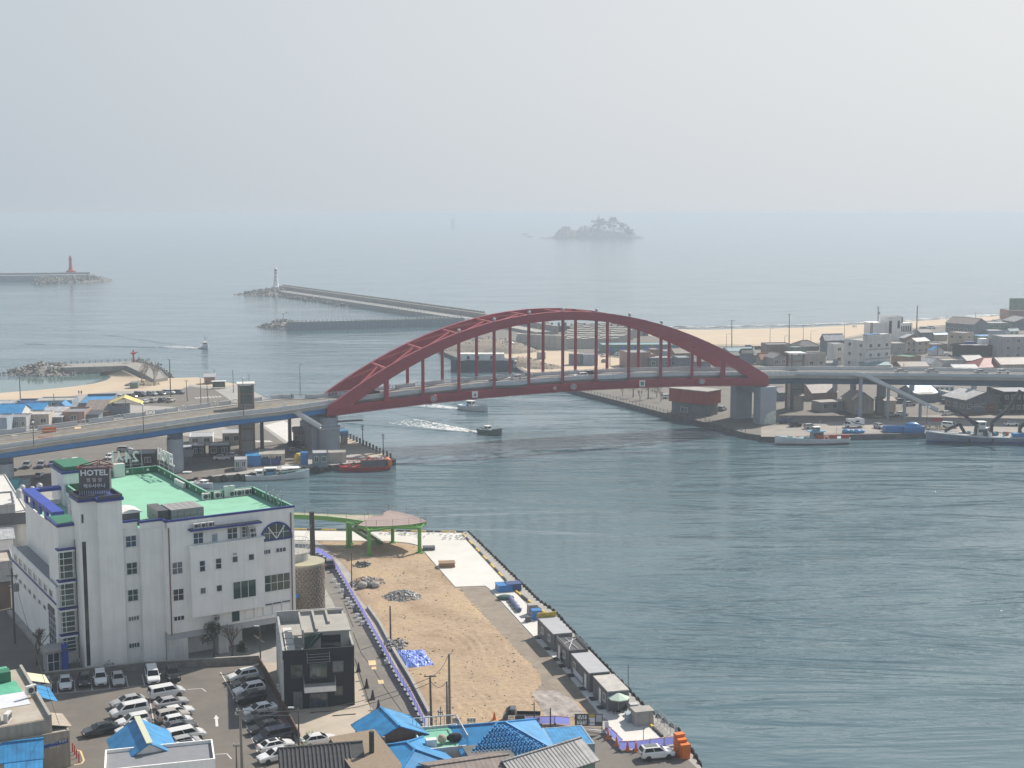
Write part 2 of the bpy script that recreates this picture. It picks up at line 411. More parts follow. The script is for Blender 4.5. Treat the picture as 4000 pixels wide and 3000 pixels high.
def water_material():
 m=bpy.data.materials.new('sea_water');m.use_nodes=True;n=m.node_tree;p=n.nodes['Principled BSDF']
 p.inputs['Roughness'].default_value=0.10;p.inputs['IOR'].default_value=1.56
 tc=n.nodes.new('ShaderNodeTexCoord')
 # colour: slow patches of green and blue
 c0=n.nodes.new('ShaderNodeTexNoise');c0.inputs['Scale'].default_value=0.012;c0.inputs['Detail'].default_value=3
 n.links.new(tc.outputs['Object'],c0.inputs['Vector'])
 rp=n.nodes.new('ShaderNodeValToRGB');rp.color_ramp.elements[0].color=(0.068,0.124,0.148,1);rp.color_ramp.elements[1].color=(0.088,0.150,0.170,1)
 n.links.new(c0.outputs[0],rp.inputs[0]);n.links.new(rp.outputs[0],p.inputs['Base Color'])
 # ripples: three sizes, crests across the view, each warped
 hs=[]
 for sx,sy,rot,dist,wgt,sc_ in((0.013,0.050,4,2.2,6.0,1),(0.030,0.115,7,1.6,1.5,1),(0.11,0.42,-8,1.8,0.62,1),(0.45,1.3,12,1.2,0.24,1)):
  mp=n.nodes.new('ShaderNodeMapping');mp.inputs['Scale'].default_value=(sx,sy,1);mp.inputs['Rotation'].default_value=(0,0,R(rot))
  n.links.new(tc.outputs['Object'],mp.inputs[0])
  no=n.nodes.new('ShaderNodeTexNoise');no.inputs['Scale'].default_value=sc_;no.inputs['Detail'].default_value=3;no.inputs['Distortion'].default_value=dist
  n.links.new(mp.outputs[0],no.inputs['Vector'])
  mu=n.nodes.new('ShaderNodeMath');mu.operation='MULTIPLY';mu.inputs[1].default_value=wgt
  n.links.new(no.outputs[0],mu.inputs[0]);hs.append(mu)
 a2=hs[0]
 for h_ in hs[1:]:
  ad=n.nodes.new('ShaderNodeMath');n.links.new(a2.outputs[0],ad.inputs[0]);n.links.new(h_.outputs[0],ad.inputs[1]);a2=ad
 # calm and ruffled patches
 pz=n.nodes.new('ShaderNodeTexNoise');pz.inputs['Scale'].default_value=0.009;pz.inputs['Detail'].default_value=3;pz.inputs['Distortion'].default_value=1.5
 mp2=n.nodes.new('ShaderNodeMapping');mp2.inputs['Scale'].default_value=(1,2.2,1);n.links.new(tc.outputs['Object'],mp2.inputs[0]);n.links.new(mp2.outputs[0],pz.inputs['Vector'])
 pr=n.nodes.new('ShaderNodeMapRange');pr.inputs[1].default_value=0.35;pr.inputs[2].default_value=0.65;pr.inputs[3].default_value=0.12;pr.inputs[4].default_value=0.56
 n.links.new(pz.outputs[0],pr.inputs[0])
 # the open sea lies calmer than the harbour mouth
 sp=n.nodes.new('ShaderNodeSeparateXYZ');n.links.new(tc.outputs['Object'],sp.inputs[0])
 fy=n.nodes.new('ShaderNodeMapRange');fy.inputs[1].default_value=330;fy.inputs[2].default_value=900;fy.inputs[3].default_value=1.0;fy.inputs[4].default_value=0.32
 n.links.new(sp.outputs['Y'],fy.inputs[0]);pm_=n.nodes.new('ShaderNodeMath');pm_.operation='MULTIPLY';n.links.new(pr.outputs[0],pm_.inputs[0]);n.links.new(fy.outputs[0],pm_.inputs[1]);pr=pm_
 bp=n.nodes.new('ShaderNodeBump');bp.inputs['Distance'].default_value=1.0
 n.links.new(a2.outputs[0],bp.inputs['Height']);n.links.new(pr.outputs[0],bp.inputs['Strength']);n.links.new(bp.outputs[0],p.inputs['Normal'])
 MATS['water']=m
water_material()
def dirt_material():
 m=bpy.data.materials.new('dirt');m.use_nodes=True;n=m.node_tree;p=n.nodes['Principled BSDF']
 p.inputs['Roughness'].default_value=0.95;p.inputs['Specular IOR Level'].default_value=0.2
 tc=n.nodes.new('ShaderNodeTexCoord')
 a=n.nodes.new('ShaderNodeTexNoise');a.inputs['Scale'].default_value=0.07;a.inputs['Detail'].default_value=8;a.inputs['Roughness'].default_value=0.65
 n.links.new(tc.outputs['Object'],a.inputs['Vector'])
 rp=n.nodes.new('ShaderNodeValToRGB');e=rp.color_ramp.elements
 e[0].position=0.36;e[0].color=(0.315,0.225,0.145,1);e[1].position=0.64;e[1].color=(0.44,0.325,0.205,1)
 x=e.new(0.5);x.color=(0.405,0.305,0.21,1)
 n.links.new(a.outputs[0],rp.inputs[0])
 b=n.nodes.new('ShaderNodeTexNoise');b.inputs['Scale'].default_value=1.6;b.inputs['Detail'].default_value=6
 n.links.new(tc.outputs['Object'],b.inputs['Vector'])
 mi=n.nodes.new('ShaderNodeMix');mi.data_type='RGBA';mi.blend_type='MULTIPLY';mi.inputs[0].default_value=0.6
 r2=n.nodes.new('ShaderNodeValToRGB');r2.color_ramp.elements[0].position=0.35;r2.color_ramp.elements[0].color=(0.70,0.68,0.66,1);r2.color_ramp.elements[1].position=0.6
 n.links.new(b.outputs[0],r2.inputs[0]);n.links.new(rp.outputs[0],mi.inputs[6]);n.links.new(r2.outputs[0],mi.inputs[7]);n.links.new(mi.outputs[2],p.inputs['Base Color'])
 bp=n.nodes.new('ShaderNodeBump');bp.inputs['Strength'].default_value=0.5;bp.inputs['Distance'].default_value=0.15
 n.links.new(b.outputs[0],bp.inputs['Height']);n.links.new(bp.outputs[0],p.inputs['Normal'])
 MATS['dirt']=m
dirt_material()
def thin_plastic(name):
 """Thin sheet that lets the sun glow through from behind."""
 n=MATS[name].node_tree;p=n.nodes['Principled BSDF'];t=n.nodes.new('ShaderNodeBsdfTranslucent');mx_=n.nodes.new('ShaderNodeMixShader');mx_.inputs[0].default_value=0.5
 t.inputs[0].default_value=(0.30,0.34,0.85,1);n.links.new(p.outputs[0],mx_.inputs[1]);n.links.new(t.outputs[0],mx_.inputs[2]);n.links.new(mx_.outputs[0],n.nodes['Material Output'].inputs['Surface'])
thin_plastic('fence_blue')
# ------------------------------------------------------------------ sea and ground
def PP(fn,pts,z=GZ):return[tuple(at(fn(*p),z).to_2d())for p in pts]
def NP(pts,z=GZ):return[tuple(at(p,z).to_2d())for p in pts]
MB().sheet([(-90000,-300),(90000,-300),(90000,90000),(-90000,90000)],0.0).build('water','water',kind='structure')
# west land: near quay, car park, and the left bank running under the viaduct to the beach
QUAY=NP([(1828,2079),(2100,2345),zD(800,195),zD(1300,730),zD(1600,1040),zD(1870,1230),zD(2080,1548)])
LEFT_COAST=PP(zE,[(0,590),(300,572),(600,548),(1000,505),(1130,470),(1235,402),(1440,392),(1700,385),(2060,445)])
LEFT_TIP=NP([(1357,1707),zF(1430,1090),(1200,1826),(958,1851),(790,1864),(600,1882)])
NEAR_BACK=NP([(600,2064),(1145,2070)])
west=QUAY+[(45,110),(-480,110),(-480,500)]+LEFT_COAST+LEFT_TIP+NEAR_BACK
MB().prism(west,-2.5,GZ,0,top=1,bottom=False).build('ground_west',['quay_wall','concrete'],kind='structure')
EAST_FRONT=PP(zH,[(300,930),(700,1030),(1100,1135),(1450,1215),(1800,1310),(2100,1350)])+NP([(3298,1698),(3640,1692),(4000,1690),(4700,1690)])
EAST_DOCK=NP([(1716,1368),(1830,1417),(1835,1395),(1965,1397),(2040,1450)])
EAST_TOP=NP([(4000,1240),(3860,1252),(3565,1281),(3384,1303),(3181,1338),(3000,1347),(2760,1345),(2560,1312),(2200,1290),(2060,1281),(1900,1290),(1770,1345)])
east=EAST_DOCK+EAST_FRONT+[(760,480),(760,1010)]+EAST_TOP
MB().prism(east,-2.5,GZ,0,top=1,bottom=False).build('ground_east',['quay_wall','asphalt'],kind='structure')
def strip(name,upper,lower,zu,zl,m,kind='structure',sub=6):
 mb=MB();n=len(upper);rows=[]
 for j in range(sub+1):
  t=j/sub;row=[]
  for a,b in zip(upper,lower):
   z=zu+(zl-zu)*t
   row.append((a[0]+(b[0]-a[0])*t,a[1]+(b[1]-a[1])*t,z))
  rows.append(row)
 mb.loft(rows,closed=False,caps=False)
 return mb.build(name,m,kind=kind,smooth=True)
# beaches
up=[(-480,520)]+PP(zE,[(0,590),(300,572),(600,548),(1000,505),(1130,470),(1235,402),(1060,322),(885,340)],1.65)
lo=[(-480,585)]+PP(zE,[(0,505),(300,482),(600,452),(780,425),(880,398),(905,380),(880,362),(860,352)],-0.4)
strip('beach',up,lo,1.64,-0.35,'sand')
mb=MB();mb.sheet(PP(zE,[(1000,505),(1130,470),(1235,402),(1440,392),(1700,385),(2060,445),(1900,470),(1640,450),(1560,490),(1250,500)]),GZ+0.02);mb.build('sandy_ground','sand',kind='structure')
up=NP([(4700,1205),(4000,1244),(3860,1256),(3565,1285),(3384,1307),(3181,1342),(3000,1351),(2760,1349),(2600,1325),(2480,1300)],1.7)
lo=NP([(4700,1170),(4000,1227),(3860,1232),(3565,1249),(3384,1260),(3181,1268),(3000,1272),(2760,1278),(2633,1279),(2480,1281)],-0.2)
strip('beach',up,lo,1.66,-0.3,'sand')
# shallow lagoon behind the left breakwater
mat('shallow_water',(0.10,0.17,0.16),0.08,0.1,0.05,bump=0.15,bscale=0.6)
MB().sheet(PP(zE,[(-300,560),(-300,430),(160,400),(330,390),(600,370),(690,345),(900,335),(930,385),(600,490),(0,545)],0),0.02).build('lagoon_water','shallow_water',kind='structure')
# ------- surfaces of the near bank, each a sheet a few millimetres above the one below
def sheet(name,pts,lift,m):return MB().sheet(pts,GZ+lift).build(name,m,kind='structure')
LOT=NP([zB(380,790),zB(1250,655),zB(2212,600),zC(250,640),zC(480,1080),zC(620,1420),(1170,3120),(60,3120),(-200,2950),(-200,2650)])
sheet('parking_lot',LOT,0.006,'asphalt')
YARD=NP([zC(255,640),zC(330,640),zC(1040,600),zC(1290,1120),zC(1400,1250),zC(1700,1548),zC(640,1548),zC(480,1080)])
sheet('concrete_yard',YARD,0.010,'concrete_yard')
ROAD=NP([zJ(240,560),zJ(330,590),zJ(440,660),zJ(510,790),zJ(620,970),zC(1130,190),zC(1280,490),zC(1420,750),zC(1540,940),zC(1690,1250),zC(1900,1548),zC(1500,1548),zC(1290,1120),zC(1170,960),zC(1080,700),zC(1000,380),zC(880,100),zJ(345,830),zJ(330,700)])
sheet('lane',ROAD,0.014,'asphalt_worn')
MB().sheet(NP([zD(1020,1210),zD(1260,1250),zD(1420,1390),zD(1880,1400),zD(2040,1548),(2760,3160),(1700,3160),zD(900,1380),zD(1000,1260)]),GZ+0.012).build('road','asphalt',kind='structure')
# raised white quay apron
APRON=NP([zJ(40,380),zJ(1550,403),zJ(2010,905),zJ(2212,1120),zD(700,205),zD(830,340),zD(1000,520),zD(1300,830),zD(1480,1050),zD(1620,1170),zD(1740,1300),zD(1440,1345),zD(1290,1220),zD(1270,1130),zD(1210,1100),zD(930,740),zD(600,380),zD(250,0),zJ(1760,857),zJ(1500,867),zJ(1230,560),zJ(1200,512),zJ(1100,488),zJ(950,472),zJ(300,465),zJ(40,462)],GZ+0.12)
MB().prism(APRON,GZ-0.2,GZ+0.12).build('quay_apron','concrete_pale',kind='structure')
GRAVEL=NP([zJ(1500,872),zJ(1765,864),zD(245,12),zD(592,390),zD(920,748),zD(1200,1108),zD(1230,1210),zD(640,1200),zD(300,900),zD(0,300),zJ(1700,1200)])
sheet('gravel_strip',GRAVEL,0.03,'gravel')
sheet('alley',NP([(-200,2640),zB(380,780),zA(470,1560),zA(100,1130),zA(60,900),(-200,2150)]),0.005,'asphalt')
# ------- the bare building plot: a real relief with tyre ruts
FIELD=NP([zJ(300,470),zJ(950,476),zJ(1195,518),zJ(1226,566),zJ(1495,872),zJ(1560,874),zJ(1700,1050),zJ(1900,1220),zJ(2000,1370),zD(0,10),zD(230,220),zD(350,330),zD(400,430),zD(520,560),zD(610,640),zD(705,745),zD(715,830),zD(660,890),zD(900,930),zD(1050,985),zD(1210,1160),zD(990,1190),zD(600,1200),zD(60,1230),zC(1780,1260),zC(1700,1010),zC(1560,800),zC(1480,620),zC(1420,520),zC(1250,300),zC(1180,160),zJ(640,930),zJ(600,760),zJ(500,640),zJ(420,560)])
def inside(p,poly):
 r=False;n=len(poly);x,y=p;j=n-1
 for i in range(n):
  xi,yi=poly[i];xj,yj=poly[j]
  if(yi>y)!=(yj>y)and x<(xj-xi)*(y-yi)/(yj-yi)+xi:r=not r
  j=i
 return r
def edge_dist(p,poly):
 best=1e9;P=Vector(p)
 for i in range(len(poly)):
  a=Vector(poly[i]);b=Vector(poly[(i+1)%len(poly)]);d=b-a
  t=max(0,min(1,(P-a).dot(d)/max(d.length_squared,1e-9)));best=min(best,(a+d*t-P).length)
 return best
ARC=at(zJ(1240,1560));ARC2=at(zJ(1560,1700))
def field_z(x,y):
 v=Vector((x,y,0))
 z=0.16+0.22*noise.noise(v*0.05)+0.10*noise.noise(v*0.22)+0.05*noise.noise(v*0.9)+0.03*noise.noise(v*2.3)
 # dozer arcs
 d=Vector(((x-ARC.x)*1.0,(y-ARC.y)*0.42));r=d.length;ang=math.atan2(d.y,d.x)
 if d.y>0:
  mk=max(0,1-abs(r-9.0)/5.0)*max(0,min(1,.55+1.6*noise.noise(v*0.09+Vector((7,3,0)))))*max(0,min(1,(2.35-ang)*1.2+.4))
  z+=0.17*mk*(math.sin(r*5.2+2.6*noise.noise(v*0.13))**3)
 q=(x-ARC2.x)*0.93+(y-ARC2.y)*0.36
 mk2=max(0,min(1,(ARC.y-2-y)/14))
 z+=0.10*mk2*math.sin(q*4.6+3.0*noise.noise(v*0.12))*(0.5+noise.noise(v*0.3))
 q3=y*0.96-x*0.2
 z+=0.14*mk2*max(0,noise.noise(Vector((x*0.05,q3*1.1,3.1))))
 return max(0.02,z)
def field_mesh():
 xs=[p[0]for p in FIELD];ys=[p[1]for p in FIELD];st=0.42
 x0,y0=min(xs),min(ys);nx=int((max(xs)-x0)/st)+2;ny=int((max(ys)-y0)/st)+2
 ids={};vs=[];fs=[]
 for j in range(ny):
  for i in range(nx):
   x,y=x0+i*st,y0+j*st
   if inside((x,y),FIELD):
    e=min(1.0,edge_dist((x,y),FIELD)/1.6)
    ids[i,j]=len(vs);vs.append((x,y,GZ+0.024+field_z(x,y)*e))
 for(i,j),a in ids.items():
  if(i+1,j)in ids and(i,j+1)in ids and(i+1,j+1)in ids:fs.append((a,ids[i+1,j],ids[i+1,j+1],ids[i,j+1]))
 m=MB();m.add(vs,fs);return m.build('dirt_ground','dirt',kind='structure',smooth=True,fix=False)
field_mesh()
MB().sheet([(p[0],p[1])for p in FIELD],GZ+0.022).build('dirt_base','dirt',kind='structure')
# ------- surfaces of the left and right banks
sheet('car_park',NP([(-60,1935),(620,1890),(960,1838),(1190,1800),(1190,1740),(700,1700),(0,1760)]),0.006,'asphalt')
sheet('coast_road',PP(zE,[(900,540),(1560,490),(1640,462),(1850,490),(1960,560)])+PP(zF,[(300,830),(500,980),(640,1010),(120,1010),(60,860)])+PP(zE,[(1500,640),(1000,620)]),0.008,'asphalt')
sheet('promenade',PP(zF,[(290,800),(520,960),(640,1000),(700,900),(460,760)]),0.012,'concrete_pale')
sheet('pier_head',PP(zF,[(960,930),(1010,905),(1395,1085),(1230,1100),(960,1010)]),0.010,'concrete_yard')
sheet('east_quay',PP(zI,[(-60,1340),(120,1340),(660,1312),(1400,1302),(2212,1300),(2400,1300),(2400,1120),(1500,1150),(820,1190),(400,1225),(-60,1250)]),0.006,'concrete_brown')
sheet('yard_ground',NP([(1760,1352),(1840,1390),(1965,1392),(2050,1445),(2200,1500),(2420,1440),(2420,1400),(2200,1370),(1960,1330)]),0.007,'sand')
# ------------------------------------------------------------------ breakwaters
def tetrapod_mesh(s):
 mb=MB();t=[(0,0,1),(0.943,0,-0.333),(-0.471,0.816,-0.333),(-0.471,-0.816,-0.333)]
 for d in t:mb.tube((0,0,0),[c*s for c in d],0.42*s,0.27*s,6)
 return mb.mesh('tetrapod','armour_concrete')
TETRA=tetrapod_mesh(1.0)
def rnd_rot(o):o.rotation_euler=(random.uniform(0,6.28),random.uniform(0,6.28),random.uniform(0,6.28))
def armour(parent,pts,size,org):
 for x,y,z in pts:
  o=bpy.data.objects.new('tetrapod',TETRA);col.objects.link(o);o.parent=parent
  k=size*random.uniform(0.85,1.15);o.scale=(k,k,k);o.location=(x-org[0],y-org[1],z-org[2]);rnd_rot(o)
def mound(c,rx,ry,zt,n,rot=0.0,z0=-0.6):
 out=[]
 for i in range(n):
  a=random.uniform(0,6.283);r=math.sqrt(random.uniform(0.0,1.0))*1.05
  x,y=r*rx*math.cos(a),r*ry*math.sin(a)
  z=z0+(zt-z0)*max(0,1-r**1.7)
  out.append((c[0]+x*math.cos(rot)-y*math.sin(rot),c[1]+x*math.sin(rot)+y*math.cos(rot),z))
 return out
def mound_core(c,rx,ry,zt,parent,org,m='rock'):
 mb=MB();mb.lathe([(1.02,0),(0.9,0.3),(0.6,0.65),(0.25,0.9),(0.02,1.0)],(0,0,0),20)
 vs=[(c[0]+v[0]*rx,c[1]+v[1]*ry,-1.2+v[2]*(zt+0.6))for v in mb.v];mb.v=vs
 return mb.build('rubble_core',m,parent,org)
# left breakwater sheltering the lagoon
DZ=2.9
c=at(zE(800,330));rt=empty('breakwater',(c.x,c.y,0),0,'low concrete breakwater curving round the sandy lagoon, red beacon at its bend','breakwater')
far=PP(zE,[(400,278),(1140,246),(1240,263),(1400,328),(1450,385)],DZ);near=PP(zE,[(1330,405),(1240,352),(1090,284),(570,300),(420,296)],DZ)
MB().prism(far+near,-2,DZ).build('deck','armour_concrete',rt,(c.x,c.y,0))
pl=[]
for i in range(len(far)-1):
 a,b=Vector(far[i]),Vector(far[i+1]);L=(b-a).length;k=int(L/2.6)
 for j in range(k):pl.append(a+(b-a)*j/k)
pm=MB().box(-0.16,0.16,-0.16,0.16,0,1.15).mesh('rail_post','rail_dark')
for q in pl:part('rail_post',pm,rt,(q.x-c.x,q.y-c.y,DZ))
mb=MB()
for i in range(len(far)-1):
 for z in(DZ+0.55,DZ+1.0):mb.bar((*far[i],z),(*far[i+1],z),0.07,0.07)
mb.build('rail_bar','rail_dark',rt,(c.x,c.y,0))
m1=at(zE(395,345),0);mound_core((m1.x,m1.y),17,13,3.6,rt,(c.x,c.y,0))
armour(rt,mound((m1.x,m1.y),19,15,3.9,130),1.25,(c.x,c.y,0))
sea=[Vector(p)for p in PP(zE,[(1180,232),(1290,268),(1400,325),(1450,372)],1)]
tl=[]
for i in range(40):
 t=random.random()*(len(sea)-1);k=int(t);q=sea[k].lerp(sea[min(k+1,len(sea)-1)],t-k)
 tl.append((q.x+random.uniform(-1,2.5),q.y+random.uniform(-2,2),random.uniform(-0.3,1.8)))
armour(rt,tl,1.2,(c.x,c.y,0))
# far left breakwater with the red lighthouse
c=at(zK(400,545),0);rt=empty('breakwater',(c.x,c.y,0),0,'far breakwater at the left edge carrying the red lighthouse','breakwater')
z7=6.0;a0=at(zK(-900,565),0);a1=at(zK(620,545),0)
MB().prism([(a0.x,a0.y),(a1.x,a1.y),(a1.x+2,a1.y+16),(a0.x,a0.y+16)],-2,z7).build('deck','concrete_pier',rt,(c.x,c.y,0))
MB().prism([(a0.x,a0.y+14),(a1.x,a1.y+14),(a1.x,a1.y+16.2),(a0.x,a0.y+16.2)],z7-0.01,z7+2).build('parapet','armour_concrete',rt,(c.x,c.y,0))
tl=[]
for i in range(170):
 t=random.random();px=230+t*560;top=6.5*(1-max(0,(t-0.72)/0.28));h=random.random()
 q=at(zK(px,572-t*22),0);tl.append((q.x,q.y+h*13,-0.8+h*top))
core=MB();r0=at(zK(235,572),0);r1=at(zK(800,552),0)
core.loft([[(r0.x,r0.y,-1.5),(r0.x,r0.y+12,5.5),(r0.x,r0.y+30,-1.5)],[(r0.x*.2+r1.x*.8,r0.y*.2+r1.y*.8,-1.5),(r0.x*.2+r1.x*.8,r1.y+10,5.0),(r0.x*.2+r1.x*.8,r1.y+30,-1.5)],[(r1.x,r1.y,-1.5),(r1.x,r1.y+8,0.0),(r1.x,r1.y+16,-1.5)]])
core.build('rubble_core','rock',rt,(c.x,c.y,0))
armour(rt,tl,2.3,(c.x,c.y,0))
# outer breakwater from the white lighthouse to the block yard
oz=3.2
A0=at((1060,1130),oz);A1=at((1833,1243),oz);A2=at((2125,1296),oz)
c=Vector((A0.x,A0.y,0));rt=empty('breakwater',c,0,'long outer breakwater running from the white lighthouse behind the red arch','breakwater')
def offset(line,d):
 out=[]
 for i,p in enumerate(line):
  a=line[max(0,i-1)];b=line[min(len(line)-1,i+1)];t=(b-a).normalized();n_=Vector((-t.y,t.x));out.append(p+n_*d)
 return out
ax=[A0.to_2d(),A1.to_2d(),A2.to_2d()]
MB().prism([tuple(p)for p in offset(ax,-5)]+[tuple(p)for p in offset(ax,9)][::-1],-2,oz).build('deck','concrete',rt,c)
sw=offset(ax,7.0);sw2=offset(ax,9.2)
MB().prism([tuple(p)for p in sw]+[tuple(p)for p in sw2][::-1],oz-0.01,oz+3.0).build('sea_wall','armour_concrete',rt,c)
L=(ax[1]-ax[0]).length;d=(ax[1]-ax[0]).normalized();nn=Vector((-d.y,d.x))
bm_=MB().obox((0,0,0),math.atan2(d.y,d.x),2.6,2.4,1.7,taper=0.75).mesh('crest_block','armour_concrete')
k=int(L/4.6)
for i in range(k):
 q=ax[0]+d*(i+0.5)*L/k+nn*10.8;part('crest_block',bm_,rt,(q.x-c.x,q.y-c.y,oz+2.2))
pm=MB().box(-0.28,0.28,-0.28,0.28,0,1.2).mesh('rail_post','rail_white')
for i in range(60):
 q=ax[0]+d*(14+i*5.2)-nn*4.6;part('rail_post',pm,rt,(q.x-c.x,q.y-c.y,oz))
mb=MB();q0=ax[0]+d*14-nn*4.6;q1=ax[1]-nn*4.6
for z in(oz+0.6,oz+1.1):mb.bar((*q0,z),(*q1,z),0.16,0.16)
mb.build('rail_bar','rail_white',rt,c)
m1=at(zK(1930,650),0);mound_core((m1.x+5,m1.y+9),31,24,4.5,rt,c)
armour(rt,mound((m1.x+4,m1.y+8),32,22,5.0,150),1.6,c)
tl=[]
for i in range(90):
 t=random.random();q=ax[0]+d*(10+t*190)-nn*random.uniform(6,14);tl.append((q.x,q.y,random.uniform(-0.6,1.6)))
armour(rt,tl,1.7,c)
# inner breakwater with the ribbed wall
iz=4.4
B0=at((1120,1291),0);B1=at((1815,1272),0)
c=Vector((B0.x,B0.y,0));rt=empty('breakwater',c,0,'inner breakwater with dark ribbed wall and rubble tip below the white lighthouse','breakwater')
MB().prism([(B0.x,B0.y),(B1.x,B1.y),(B1.x+3,B1.y+9),(B0.x,B0.y+9)],-2,iz).build('deck','concrete_pier',rt,c)
d=(B1-B0).to_2d();L=d.length;d=d/L
rb=MB().obox((0,0,-1.5),math.atan2(d.y,d.x),0.7,0.8,iz+1.2).mesh('wall_rib','concrete_pier')
for i in range(46):
 q=B0.to_2d()+d*(2+i*(L-4)/45);part('wall_rib',rb,rt,(q.x-c.x,q.y-c.y-0.15,0))
MB().prism([(B0.x,B0.y-.4),(B1.x,B1.y-.4),(B1.x,B1.y+.6),(B0.x,B0.y+.6)],iz-0.3,iz+0.55).build('coping','concrete',rt,c)
for i in range(44):
 q=B0.to_2d()+d*(2+i*(L-4)/43);part('rail_post',pm,rt,(q.x-c.x,q.y+0.1-c.y,iz+0.5))
q0=B0.to_2d();q1=B1.to_2d();mb=MB()
for z in(iz+1.1,iz+1.65):mb.bar((q0.x,q0.y+.1,z),(q1.x,q1.y+.1,z),0.14,0.14)
mb.build('rail_bar','rail_white',rt,c)
m1=at((1095,1281),0);mound_core((m1.x,m1.y+6),14,12,4.0,rt,c)
armour(rt,mound((m1.x+1,m1.y+6),16,12,4.4,100),1.15,c)
# ------------------------------------------------------------------ lighthouses and beacons
def lathe_part(name,prof,m,rt,n=16):return MB().lathe(prof,(0,0,0),n).build(name,m,rt,smooth=False)
def lighthouse(p,z,H,base_w,body,label,low_base):
 P=at(p,z);rt=empty('lighthouse',(P.x,P.y,z),0,label,'lighthouse')
 lathe_part('base',[(base_w,-0.2),(base_w,low_base),(base_w*0.8,low_base+0.2)],body,rt,8 if low_base>2 else 16)
 lathe_part('tower',[(0.20*H*0.75,low_base),(0.105*H,H*0.30),(0.082*H,H*0.55),(0.075*H,H*0.74),(0.085*H,H*0.76)],body,rt)
 lathe_part('gallery',[(0.085*H,H*0.755),(0.125*H,H*0.775),(0.125*H,H*0.80),(0.06*H,H*0.802)],body,rt)
 g=lathe_part('lantern_room',[(0.062*H,H*0.80),(0.062*H,H*0.89)],M('glass'),rt,10)
 lathe_part('dome',[(0.078*H,H*0.885),(0.06*H,H*0.93),(0.02*H,H*0.965),(0.008*H,H)],body,rt)
 for k,zz in enumerate((0.34,0.5,0.66)):MB().box(-0.35,0.35,-0.11*H,-0.07*H,zz*H,zz*H+1.0).build('window','glass',rt)
 return rt
mat('lighthouse_red',(0.45,0.035,0.03),0.5);mat('lighthouse_white',(0.78,0.78,0.77),0.5)
lighthouse(zK(510,492),6.0,19,5.2,M('lighthouse_red'),'red lighthouse on the far left breakwater',2.6)
lighthouse(zK(1987,598),3.6,18.5,4.2,M('lighthouse_white'),'slim white lighthouse at the tip of the outer breakwater',1.2)
def beacon(p,z,h,m,label):
 P=at(p,z);rt=empty('beacon',(P.x,P.y,z),0,label,'beacon')
 lathe_part('pole',[(0.45,-0.3),(0.38,h*0.62)],m,rt,10)
 lathe_part('platform',[(0.5,h*0.62),(1.5,h*0.72),(1.5,h*0.76),(0.5,h*0.77)],m,rt,10)
 lathe_part('lamp',[(0.35,h*0.76),(0.35,h*0.9),(0.08,h)],m,rt,8)
 MB().box(0.5,2.4,-0.05,0.05,h*0.76,h*0.80).build('solar_panel','glass_blue',rt)
 return rt
beacon(zE(1155,256),DZ,5.8,M('lighthouse_red'),'red beacon pole at the bend of the lagoon breakwater')
beacon(zK(2042,822),4.0,5.2,M('lighthouse_white'),'thin white beacon pole on the rubble tip of the inner breakwater')
# offshore beacon tower
P=at((1770,888),0);rt=empty('beacon_tower',(P.x,P.y,0),0,'grey beacon tower standing alone far out at sea','beacon')
lathe_part('shaft',[(11,-2),(11,31),(14,32),(14,36)],M('concrete_pier'),rt,10)
lathe_part('lantern',[(6,36),(6,44),(1,49)],M('concrete_pier'),rt,8)
